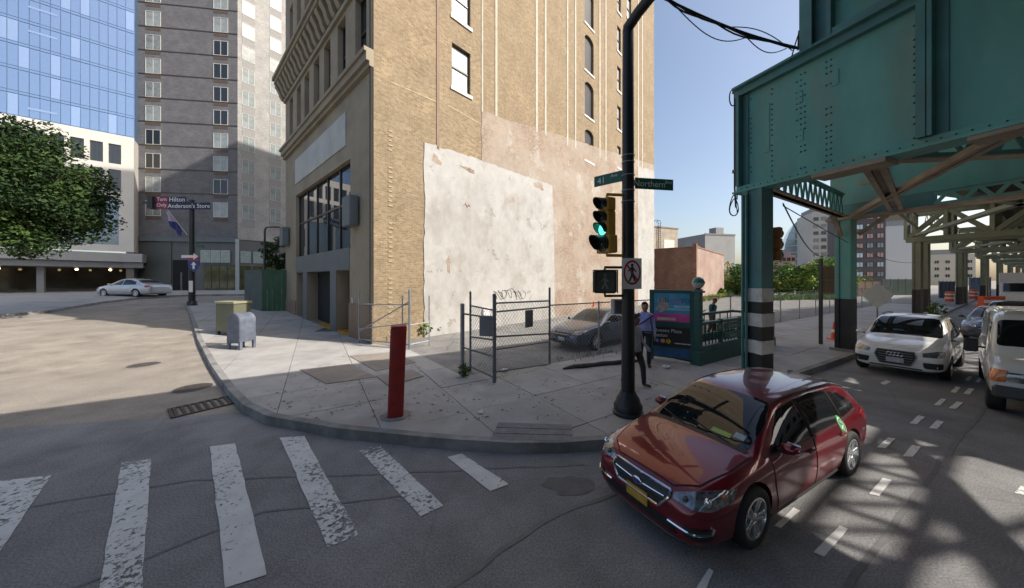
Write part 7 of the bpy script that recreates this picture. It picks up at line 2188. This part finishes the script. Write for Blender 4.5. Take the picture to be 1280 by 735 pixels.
# ---- generic sedan
SED = [(-2.42, .40, .66, .80, .62, .52), (-2.38, .28, .80, .93, .76, .62), (-2.22, .24, .90, 1.02, .84, .68), (-1.85, .22, .92, 1.055, .88, .70), (-1.55, .21, .92, 1.12, .895, .66), (-1.2, .20, .92, 1.30, .90, .60), (-.8, .19, .915, 1.41, .905, .595), (-.3, .19, .91, 1.455, .905, .60),
       (.1, .19, .90, 1.45, .905, .595), (.4, .19, .895, 1.38, .905, .60), (.72, .19, .89, 1.21, .903, .66), (1.0, .19, .88, 1.02, .90, .75), (1.15, .19, .87, .965, .898, .77), (1.6, .19, .83, .915, .89, .74), (1.98, .20, .76, .84, .855, .66), (2.2, .21, .67, .75, .79, .56), (2.32, .23, .58, .66, .71, .47), (2.37, .27, .50, .57, .60, .40)]
def sedan(name, label, loc, heading, scale, col, lv=2, metal=.5, plate='paleplate', lamps_on=False, bright=None):
    pm = paint(name + '_paint', col, metal=metal)
    c = Car(name, label, 'car', loc, heading, scale, SED, (1.40, -1.37), .33, pm, levels=lv, ymin=.52)
    c.wheels((1.40, -1.37), .79, .33, .21, 7, False)
    c.panel('windscreen', [(1.06, -.68, 1), (1.06, .68, 1), (.65, .64, 1.25), (.30, .54, 1.40), (.30, -.54, 1.40), (.65, -.64, 1.25)], (.5, 0, .87), M_['carglass'], rd=.15)
    c.panel('rear_window', [(-1.1, -.52, 1.34), (-1.1, .52, 1.34), (-1.6, .6, 1.1), (-1.6, -.6, 1.1)], (-.5, 0, .87), M_['carglass'], rd=.15)
    c.panel('side_window', [(.82, 1, .96), (.30, 1, 1.29), (-.12, 1, 1.36), (-.14, 1, .955)], Lf, M_['carglass'], mirror=True, rd=.1)
    c.panel('side_window', [(-.2, 1, .955), (-.18, 1, 1.36), (-.7, 1, 1.33), (-1.2, 1, 1.16), (-1.3, 1, .98)], Lf, M_['carglass'], mirror=True, rd=.1)
    for pts in (((.88, 1, .93), (-.15, 1, .92), (-.16, 1, .32), (.82, 1, .32)), ((-.19, 1, .92), (-1.15, 1, .93), (-1.2, 1, .72), (-.95, 1, .36), (-.2, 1, .32))):
        d = c.panel('door', pts, Lf, pm, off=.006, mirror=True, rd=.06, skirt=.008)
        for k, o in enumerate(d):
            sg = 1 if k == 0 else -1; p, n = c.hp((pts[1][0] + .16, sg, .80), (0, sg, 0), 0)
            b = MB(); b.box(p + Vector((0, sg * .028, 0)), (.18, .03, .03)); b.build('handle', pm, o, bevel=.008)
    c.panel('bonnet', [(1.2, -.70, 1), (1.2, .70, 1), (1.98, .60, .85), (2.2, .40, .8), (2.2, -.40, .8), (1.98, -.60, .85)], (.18, 0, 1), pm, off=.006, rd=.1, skirt=.008)
    g = c.panel('grille', [(2.4, -.40, .66), (2.4, .40, .66), (2.4, .34, .48), (2.4, -.34, .48)], Fr, M_['plastic'], off=.01, rd=.2)
    c.line('grille_bar', [(2.4, -.38, .60), (2.4, .38, .60)], Fr, .014, M_['chrome'], off=.016, parent=g)
    c.panel('headlight', [(1.85, .84, .80), (2.05, .78, .80), (2.25, .52, .73), (2.29, .44, .63), (2.2, .66, .61), (1.98, .84, .68)], (.75, .62, .25), M_['lampglass'] if not bright else bright, off=.008, rd=.2, mirror=True)
    c.panel('lower_intake', [(2.4, -.5, .40), (2.4, .5, .40), (2.4, .55, .29), (2.4, -.55, .29)], Fr, M_['plastic'], off=.008, rd=.2)
    c.panel('number_plate', [(2.4, -.15, .50), (2.4, .15, .50), (2.4, .15, .37), (2.4, -.15, .37)], Fr, M_[plate], off=.024, rd=.05)
    c.panel('tail_light', [(-2.05, .82, .92), (-2.35, .72, .93), (-2.38, .68, .78), (-2.1, .84, .76)], (-.6, .8, 0), M_['taillamp'], off=.008, mirror=True)
    mirrors(c, .80, .875, .99, pm)
    return c
# grey sedan parked in the lot: front wheel seen at (742,437)
q = P(744, 437.5, .12); hdg = -D_EL * .93 - N_EL * .12; hdg.normalize(); lft = Vector((-hdg.y, hdg.x, 0))
c_ = q - lft * (.80 * .95) - hdg * (1.40 * .95)
sedan('grey_sedan', 'dark blue-grey sedan parked in the lot behind the chain link fence', (c_.x, c_.y, .118), hdg, .95, (.08, .10, .135))
q = P(1202, 426); hdg = -D2
c_ = Vector((q.x, q.y, 0)) - hdg * 2.2 + Vector((-hdg.y, hdg.x, 0)) * .8
sedan('dark_sedan', 'dark navy sedan queued behind the white SUV', (c_.x, c_.y, 0), hdg, 1.0, (.03, .04, .06))
q = P(1258, 414); c_ = Vector((q.x, q.y, 0)) + D2 * 3
sedan('black_sedan', 'black sedan mostly hidden behind the white van', (c_.x, c_.y, 0), -D2, 1.0, (.02, .02, .022))
# silver sedan across the side street
q = P(168, 371.2); hdg = Vector((-.99, .1, 0)).normalized()
sc_ = 77 / FPX * q.y / 4.8
sedan('silver_sedan', 'silver sedan parked along the curb in front of the hotel', (q.x, q.y, q.z), hdg, sc_, (.50, .52, .55), metal=.6)

# ---- white van at the right edge
VAN = [(-2.9, .45, 1.1, 1.9, .90, .80), (-2.86, .38, 1.15, 2.05, .98, .84), (-2.5, .36, 1.18, 2.10, 1.0, .86), (-1.2, .36, 1.18, 2.12, 1.0, .86), (.6, .36, 1.18, 2.12, 1.0, .86), (1.05, .36, 1.17, 2.06, 1.0, .84), (1.35, .36, 1.16, 1.80, 1.0, .85), (1.62, .36, 1.15, 1.48, 1.0, .87), (1.80, .36, 1.13, 1.30, 1.0, .88), (1.95, .36, 1.10, 1.22, .995, .88), (2.3, .37, 1.02, 1.15, .985, .87), (2.52, .38, .95, 1.08, .96, .84), (2.60, .42, .88, 1.0, .93, .80), (2.62, .48, .80, .9, .90, .76)]
vq = P(1245, 511); vh = (-D_EL * .9 + N_EL * .0 + Vector((-.05, -.1, 0))).normalized(); vl = Vector((-vh.y, vh.x, 0))
vS = .92
vc = vq + vl * (.85 * vS) - vh * (1.85 * vS)
vp = paint('white_van_paint', (.62, .62, .62), metal=0, rough=.35)
vn = Car('white_van', 'white cargo van with orange corner lamps at the right edge of the road', 'van', (vc.x, vc.y, 0), vh, vS, VAN, (1.85, -1.75), .36, vp, levels=2, ymin=.6)
vn.wheels((1.85, -1.75), .86, .36, .24, 8, False, .6, M_['grey'])
vn.panel('windscreen', [(1.72, -.84, 1.4), (1.72, .84, 1.4), (1.2, .80, 1.95), (1.2, -.80, 1.95)], (.8, 0, .6), M_['carglass'], rd=.12)
vn.panel('side_window', [(1.45, 1, 1.22), (1.05, 1, 1.85), (.4, 1, 1.87), (.4, 1, 1.22)], Lf, M_['carglass'], mirror=True, rd=.1)
vn.panel('door', [(1.55, 1, 1.18), (.35, 1, 1.18), (.35, 1, .5), (1.4, 1, .5)], Lf, vp, off=.007, mirror=True, rd=.06)
gg = vn.panel('grille', [(2.7, -.52, .96), (2.7, .52, .96), (2.7, .52, .74), (2.7, -.52, .74)], Fr, M_['plastic'], off=.012, rd=.1)
for z in (.79, .85, .91): vn.line('grille_slat', [(2.7, -.5, z), (2.7, .5, z)], Fr, .01, M_['grey'], off=.016, parent=gg)
vn.panel('headlight', [(2.7, .56, .95), (2.7, .76, .95), (2.7, .76, .76), (2.7, .56, .76)], Fr, M_['lampglass'], off=.012, rd=.12, mirror=True)
vn.panel('corner_lamp', [(2.65, .79, .98), (2.45, .97, .99), (2.47, .97, .74), (2.65, .80, .74)], (.8, .6, 0), M_['amber'], off=.012, rd=.12, mirror=True)
b = MB(); b.box((2.63, 0, .55), (.16, 1.86, .24)); b.build('front_bumper', mat('bumper_grey', (.06, .062, .065), .5, var=.15), vn.root, bevel=.04, smooth=True)
vn.panel('number_plate', [(2.75, -.15, .62), (2.75, .15, .62), (2.75, .15, .48), (2.75, -.15, .48)], Fr, M_['blurplate'], off=.11, rd=.05)
for sg in (1, -1):
    b = MB(); b.box((1.55, sg * 1.16, 1.32), (.10, .20, .30)); o = b.build('door_mirror', M_['plastic'], vn.root, bevel=.03, smooth=True)
    b = MB(); b.bar((1.5, sg * .97, 1.28), (1.55, sg * 1.1, 1.3), .04); b.build('mirror_arm', M_['plastic'], o)
# ------------------------------------------------------------------ people
def skin_mesh(verts, edges, radii, root=0, levels=2):
    me = bpy.data.meshes.new('skin'); me.from_pydata([tuple(v) for v in verts], edges, [])
    o = bpy.data.objects.new('tmp_skin', me); COL.objects.link(o)
    md = o.modifiers.new('k', 'SKIN'); md.use_smooth_shade = True
    for i, r in enumerate(radii):
        rr_ = r if isinstance(r, tuple) else (r, r)
        me.skin_vertices[0].data[i].radius = rr_
        me.skin_vertices[0].data[i].use_root = (i == root)
    sb_ = o.modifiers.new('s', 'SUBSURF'); sb_.levels = levels; sb_.render_levels = levels
    dg = bpy.context.evaluated_depsgraph_get()
    m2 = bpy.data.meshes.new_from_object(o.evaluated_get(dg))
    bpy.data.objects.remove(o)
    return m2

def person(label, loc, yaw, H, cols, stride=.12, arms=((.10, 0), (-.05, 0)), lean=0.0, hair='short', hairm=None, head_down=0.0, shirt_low=.50, sleeve='long', bulk=1.0):
    """facing local +x; one continuous skinned body with materials by region"""
    t = empty('person', loc, label, 'person', yaw)
    k = H / 1.75
    V_ = []; E = []; Rd = []
    def j(p, r, par=None):
        V_.append(Vector(p) * k); Rd.append(tuple(q * k for q in r) if isinstance(r, tuple) else r * k)
        if par is not None: E.append((par, len(V_) - 1))
        return len(V_) - 1
    L = lean
    pel = j((0, 0, .95), (.13 * bulk, .155 * bulk))
    wa = j((L * .2 + .02 * (bulk > 1), 0, 1.10), (.115 * bulk * bulk, .145 * bulk), pel)
    ch = j((L * .5, 0, 1.29), (.125 * bulk, .175 * bulk), wa)
    sh_ = j((L * .75, 0, 1.42), (.095, .15), ch)
    nk = j((L * .9 + .01, 0, 1.50), .055, sh_)
    h0 = j((L + .02 + head_down * .3, 0, 1.575), (.075, .068), nk)
    h1 = j((L + .03 + head_down * .6, 0, 1.655), (.098, .078), h0)
    h2 = j((L + .02 + head_down * .8, 0, 1.725), (.075, .062), h1)
    ns = j((L + .13 + head_down * .6, 0, 1.635), .016, h1)
    for s in (1, -1):
        ear = j((L + .01 + head_down * .6, s * .088, 1.64), .016, h1)
    for s, st_ in ((1, stride), (-1, -stride)):
        hp = j((0, s * .095, .90), .102, pel)
        kn = j((st_ * .8 + .02, s * .10, .50), .074, hp)
        an = j((st_ * 1.1 - (.10 if st_ < 0 else 0), s * .10, .09 if st_ >= 0 else .11), .055, kn)
        he = j((st_ * 1.1 - (.10 if st_ < 0 else 0) - .02, s * .10, .045), .04, an)
        to = j((st_ * 1.1 + .17 - (.10 if st_ < 0 else 0), s * .115, .035), (.032, .045), he)
    for s, (fw, bend) in ((1, arms[0]), (-1, arms[1])):
        so_ = j((L * .75, s * .185, 1.40), .062, sh_)
        el_ = j((L * .5 + fw * .6 - .02, s * .235, 1.12), .046, so_)
        wx, wz = L * .4 + fw * 1.0 + .22 * bend, .87 + .28 * bend
        wr_ = j((wx, s * (.25 - .10 * bend), wz), .030, el_)
        d = Vector((.35 + bend * .6, -.15 * s * bend, -1 + bend * .8)).normalized()
        pm_ = Vector((wx, s * (.25 - .10 * bend), wz)) + d * .055
        pa = j(pm_, (.036, .022), wr_)
        ax = Vector((1, 0, 0)) - d * d.x; ax.normalize()
        for f, (o_, ln) in enumerate(((-.027, .062), (-.009, .075), (.009, .070), (.027, .055))):
            f0 = j(pm_ + d * .04 + ax * o_, .010, pa)
            f1 = j(pm_ + d * (.04 + ln * .55) + ax * o_ * 1.1, .009, f0)
            f2 = j(pm_ + d * (.04 + ln) + ax * o_ - Vector((0, s * .02, 0)), .007, f1)
        th = j(pm_ + ax * .045 + d * .015 - Vector((0, s * .01, 0)), .010, pa)
        th2 = j(pm_ + ax * .055 + d * .05 - Vector((0, s * .02, 0)), .008, th)
    me = skin_mesh(V_, E, Rd, 0, 2)
    skin, top, leg, shoe = cols
    for m in cols: me.materials.append(m)
    for p in me.polygons:
        c = p.center / k
        y = abs(c.y)
        arm = y > .19 and c.z < 1.36
        z_hem = shirt_low + .45
        if c.z > 1.485: mi = 0
        elif arm and (c.z < .90 + .0 if sleeve == 'long' and not any(a[1] > 0 for a in arms) else c.z < (1.16 if sleeve == 'short' else .80)): mi = 0
        elif c.z > z_hem or (arm and c.z > .86): mi = 1
        elif c.z > .085: mi = 2
        else: mi = 3
        p.material_index = mi
    o = bpy.data.objects.new('body', me); COL.objects.link(o); o.parent = t
    me.shade_smooth()
    hm = hairm or mat('dark_hair', (.02, .015, .012), .7, var=.2)
    hx = L + .02 + head_down * .7
    b = MB()
    n = 14; vs = []; fs2 = []
    for i in range(7):
        for q in range(n):
            a = 2 * math.pi * q / n; e = math.pi / 2 * (1 - i / 6 * 1.25)
            front = math.cos(a)
            e2 = e if front < .3 else max(e, R(20 + 22 * front))
            vs.append(((hx + .108 * math.cos(e2) * math.cos(a) - .006) * k, .092 * math.cos(e2) * math.sin(a) * k, (1.675 + .115 * math.sin(e2)) * k))
    for i in range(6):
        for q in range(n): fs2.append((i * n + q, i * n + (q + 1) % n, (i + 1) * n + (q + 1) % n, (i + 1) * n + q))
    b.add(vs, fs2); b.build('hair' if hair != 'cap' else 'cap', hm, t, smooth=True)
    if hair == 'cap':
        b = MB(); b.prism([(.06, -.07), (.16, -.055), (.19, 0), (.16, .055), (.06, .07)], 0, .012); b.v = [Vector(((v.x + hx) * k, v.y * k, (v.z + 1.70) * k)) for v in b.v]; b.build('cap_peak', hm, t)
    if hair == 'long':
        b = MB(); b.tube([((hx - .06) * k, 0, 1.68 * k), ((hx - .10) * k, 0, 1.55 * k), ((hx - .10) * k, 0, 1.40 * k)], [.085 * k, .085 * k, .045 * k], 10); b.build('long_hair', hm, t, smooth=True)
    for s in (1, -1):
        b = MB(); b.ball(((L + .112 + head_down * .6) * k, s * .032 * k, 1.668 * k), .011 * k, 8); b.build('eye', M_['dark'], t)
    b = MB(); b.box(((L + .112 + head_down * .6) * k, 0, 1.592 * k), (.012 * k, .045 * k, .008 * k)); b.build('mouth', mat('lips', (.28, .10, .08), .5, var=0), t)
    return t, k
sk1 = mat('skin_tan', (.34, .19, .125), .55, var=.1); sk2 = mat('skin_brown', (.16, .085, .055), .55, var=.1)
lav = mat('lavender_shirt', (.34, .33, .64), .8, var=.12, scale=5, bump=.3, bscale=12); dkt = mat('dark_trousers', (.022, .022, .024), .8, var=.2); shoe = mat('black_shoes', (.015, .014, .013), .5, var=0)
grt = mat('pale_grey_jacket', (.30, .31, .33), .8, var=.15, scale=6, bump=.3, bscale=12); drk = mat('dark_top', (.025, .03, .035), .8, var=.2); tealj = mat('dark_teal_jacket', (.02, .07, .075), .8, var=.2)
mp_ = P(806, 457, .15)
pn, k = person('man in a lavender shirt and dark trousers with a bag strap beside the poster board', mp_, math.atan2(-1, -.35), 1.80, (sk1, lav, dkt, shoe), stride=.08, arms=((.04, 0), (.0, .0)), shirt_low=.47, bulk=1.2)
b = MB()
pts = []
for q in range(17):
    a = math.pi * 2 * q / 16
    pts.append((.19 * math.cos(a) * k, (.235 * math.sin(a)) * k, (1.27 + .17 * math.sin(a) * 1.0) * k))
b.tube(pts, .018, 6, closed=True); b.build('bag_strap', mat('navy_strap', (.02, .025, .07), .7, var=0), pn)
b = MB(); b.box((.0, -.24 * k, 1.0 * k), (.26, .08, .22)); b.build('shoulder_bag', mat('dark_bag', (.03, .03, .05), .8, var=.2), pn, bevel=.02)
b = MB(); b.box((.0, 0, .965 * k), (.32 * k, .385 * k, .035 * k)); b.build('belt', shoe, pn, bevel=.015)
wp_ = P(794, 482, .15)
person('woman in a pale grey jacket and dark leggings half hidden behind the black signal pole', wp_, math.atan2(-1, .9), 1.64, (sk2, grt, dkt, shoe), stride=.16, arms=((.10, .35), (-.12, 0)), hair='long', shirt_low=.40)
bp_ = A(890, 350, 13.8); bp_.z = .13
person('person in a red cap and dark teal jacket walking behind the subway railing', bp_, math.atan2(.1, 1), 1.66, (sk2, tealj, mat('maroon_trousers', (.09, .025, .025), .8, var=.2), shoe), stride=.2, arms=((.15, .2), (-.15, 0)), hair='cap', hairm=mat('red_cap', (.22, .03, .025), .7, var=.1), head_down=.12, lean=.06)
# hands on the left: a pedestrian by the hotel door is too small to show

# ------------------------------------------------------------------ trees and plants
def leafmat(name, c, var=.35):
    m = mat(name, c, .7, var=var, scale=1.3, spec=.12)
    return m
LM = [leafmat('leaf_green', (.034, .062, .022)), leafmat('leaf_dark_green', (.022, .044, .018)), leafmat('leaf_light_green', (.055, .095, .026))]
BARK = mat('bark', (.085, .065, .048), .9, var=.35, scale=6, bump=.6, bscale=18)
def leaves(b, c, r, n, size, rg, flat=1.0):
    for _ in range(n):
        while True:
            p = Vector((rg.uniform(-1, 1), rg.uniform(-1, 1), rg.uniform(-1, 1)))
            if .25 < p.length < 1: break
        p = Vector(c) + Vector((p.x * r, p.y * r, p.z * r * flat))
        a = Vector((rg.gauss(0, 1), rg.gauss(0, 1), rg.gauss(0, .6))).normalized()
        u = a.cross(Vector((rg.gauss(0, 1), rg.gauss(0, 1), rg.gauss(0, 1)))).normalized()
        s = size * rg.uniform(.6, 1.3)
        w = a.cross(u) * .12 * s
        b.add([p - a * s * .5, p + u * s * .28 + w, p + a * s * .55, p - u * s * .28 + w], [(0, 1, 2, 3)])
def tree(name, label, base, h, crown_c, crown_r, nclump, per, size, seed, cat='tree', mats=LM, trunk_r=.18, group=None, clr=.34, low=.5):
    rg = random.Random(seed)
    t = empty(name, base, label, cat, group=group)
    tb = MB()
    cc = Vector(crown_c); cr = Vector(crown_r)
    top = Vector((cc.x * .6, cc.y * .6, cc.z))
    tb.tube([(0, 0, -.1), (top.x * .1, top.y * .1, h * .25), (top.x * .5, top.y * .5, cc.z - cr.z * .4), tuple(top)], [trunk_r * 1.25, trunk_r, trunk_r * .7, trunk_r * .3], 8)
    cl = []
    for i in range(nclump):
        while True:
            p = Vector((rg.uniform(-1, 1), rg.uniform(-1, 1), rg.uniform(-1, 1)))
            if .35 < p.length < 1.0: break
        q = cc + Vector((p.x * cr.x, p.y * cr.y, p.z * cr.z))
        cl.append(q)
        if i % 2 == 0:
            s = Vector((top.x * .4, top.y * .4, cc.z - cr.z * rg.uniform(.1, .7)))
            m_ = s.lerp(q, .5) + Vector((0, 0, .15 * cr.z))
            tb.tube([s, m_, q], [trunk_r * .35, trunk_r * .2, trunk_r * .06], 5)
    tb.build('trunk', BARK, t, smooth=True)
    bs = [MB() for _ in mats]
    for q in cl:
        i = rg.choices(range(len(mats)), [3, 3, 1.6][:len(mats)])[0]
        leaves(bs[i], q, min(cr) * clr * rg.uniform(.7, 1.25), per, size, rg, .75)
    for b_, m in zip(bs, mats):
        if b_.v:
            o = b_.build('crown', m, t); o['kind'] = 'stuff'
    return t
# big street tree on the left
tb_ = A(-30, 350, 15.5); tb_.z = gz(tb_.x, tb_.y) + .1
def tz(py, Y): return CAM_H + (HZ - py) / FPX * Y - tb_.z
tree('street_tree', 'big leafy dark green street tree overhanging the side street', tb_, 9, ((62) / FPX * 15.5 - .9, .3, tz(236, 15.5)), (2.5, 2.9, 3.15), 170, 250, .18, 4, trunk_r=.28, clr=.36)
q = A(345, 385, 26); q.z = gz(q.x, q.y)
tree('young_tree', 'young bright green tree behind the green hoarding', q, 5, (0, 0, CAM_H + (HZ - 318) / FPX * 26 - q.z), (1.0, 1.0, 1.5), 34, 60, .20, 6, trunk_r=.07, mats=[LM[0], LM[2]])
q = A(163, 368, 45); q.z = gz(q.x, q.y)
tree('potted_tree', 'small olive green tree at the corner of the hotel entrance', q, 4, (0, 0, CAM_H + (HZ - 334) / FPX * 45 - q.z), (1.0, 1.0, 1.6), 24, 40, .3, 8, trunk_r=.08, mats=[LM[0], leafmat('leaf_olive', (.10, .10, .03))])
LB = [leafmat('bush_leaf', (.14, .24, .055)), leafmat('bush_leaf_dark', (.075, .14, .045)), leafmat('bush_leaf_yellow', (.26, .31, .065))]
for k, (px, Y, top, w, lab) in enumerate(((918, 52, 333, 2.6, 'dense green bush right of the brick outbuilding'), (935, 50, 340, 2.2, 'green bush seen left of the first railway column'), (973, 46, 328, 2.6, 'tall leafy bush just right of the first railway column'), (995, 50, 333, 3.0, 'wide green bush midway between the first two columns'), (1018, 44, 330, 2.6, 'light green bush left of the brown board'), (1036, 47, 325, 3.0, 'tall light green bush behind the brown board'), (900, 47, 362, 1.6, 'low weeds at the foot of the brick outbuilding'), (1052, 52, 338, 3, 'dark green bush behind the second railway column'))):
    q = A(px, 350, Y); q.z = 0
    zt2 = CAM_H + (HZ - top) / FPX * Y
    tree('bush', lab, q, zt2 * .6, (0, 0, zt2 * .52), (w, w * .8, zt2 * .50), 46, 46, .42, 20 + k, cat='bush', mats=LB, trunk_r=.06, group='bushes on the empty lot', clr=.5)
# weeds at the wall and by the gate post
WM = leafmat('weed_leaf', (.10, .16, .03))
for k, (px, py, h, lab) in enumerate(((530, 421, .8, 'leafy weed where the brick meets the whitewashed patch'), (545, 418, .6, 'thin weed at the foot of the whitewashed wall'), (568, 413, .65, 'dark weed at the foot of the white wall left of the gate'), (580, 472, .38, 'tuft of weed at the foot of the side gate post'), (640, 404, .4, 'weed tuft at the wall behind the chain link gate'), (1170, 396, 1.1, 'overgrown weeds between the third pair of columns'))):
    q = P(px, py, .12)
    t = empty('weed', q, lab, 'weed', group='weeds along the wall')
    rg = random.Random(50 + k)
    b = MB(); 
    for i in range(5):
        b.tube([(0, 0, -.02), (rg.uniform(-.1, .1), rg.uniform(-.1, .1), h * .5), (rg.uniform(-.22, .22), rg.uniform(-.2, .2), h)], [.012, .008, .004], 5)
    b.build('stem', WM, t)
    b = MB()
    leaves(b, (0, 0, h * .5), h * .42, 90, h * .22, rg, 1.1); o = b.build('foliage', WM, t); o['kind'] = 'stuff'
# grass strips and litter
def strip(name, lab, pts, n, h, m, seed):
    rg = random.Random(seed); b = MB()
    for _ in range(n):
        i = rg.randrange(len(pts) - 1); p = pts[i].lerp(pts[i + 1], rg.random()) + Vector((rg.gauss(0, .18), rg.gauss(0, .18), 0))
        a = rg.uniform(0, 6.28); d = Vector((math.cos(a), math.sin(a), 0)); s = h * rg.uniform(.5, 1.2)
        e = Vector((rg.gauss(0, .3), rg.gauss(0, .3), 1)).normalized()
        b.add([p - d * s * .1, p + d * s * .1, p + e * s], [(0, 1, 2)])
    o = b.build(name, m); o['kind'] = 'stuff'; o['label'] = lab
    return o
e0_, e1_ = sb.location, None
g0 = Vector((c0.x, c0.y, .1)) + WA * .5 - WB * .6; g1 = Vector((c0.x, c0.y, .1)) + WA * (lr + 4) - WB * .8
strip('grass', 'weedy grass along the brick outbuilding', [g0, g1], 900, .7, LB[2], 3)
strip('grass', 'weedy grass on the empty lot beyond the fence', [A(960, 350, 36) * 1, A(1060, 350, 36)], 10, .1, LB[2], 3)
sgz = [Vector((v.x, v.y, .1)) for v in (A(955, 350, 38), A(1000, 350, 40), A(1060, 350, 40))]
strip('grass', 'long grass in front of the bushes on the empty lot', sgz, 1500, .8, LB[0], 9)
fgr = [P_D + D_EL * s - N_EL * .0 for s in (.3, 3, 8)]
strip('grass', 'thin weeds along the foot of the chain link fence', [Vector((v.x, v.y, .14)) + N_EL * .15 for v in fgr], 160, .14, WM, 12)
for k, (px, py, s, lab) in enumerate(((601, 516, .06, 'crumpled white litter on the sidewalk left of the tactile strip'), (631, 464, .09, 'pale litter at the foot of the chain link gate'), (833, 460, .10, 'white scrap of paper in front of the subway poster board'))):
    q = P(px, py, .15); rg = random.Random(k)
    b = MB(); b.ball((0, 0, s * .35), s, 8, (1.2, .8, .45)); b.v = [v + Vector((rg.uniform(-1, 1), rg.uniform(-1, 1), rg.uniform(-.4, .4))) * s * .3 for v in b.v]
    o = b.build('litter', M_['white']); o.location = q
    tag(o, lab, 'litter')
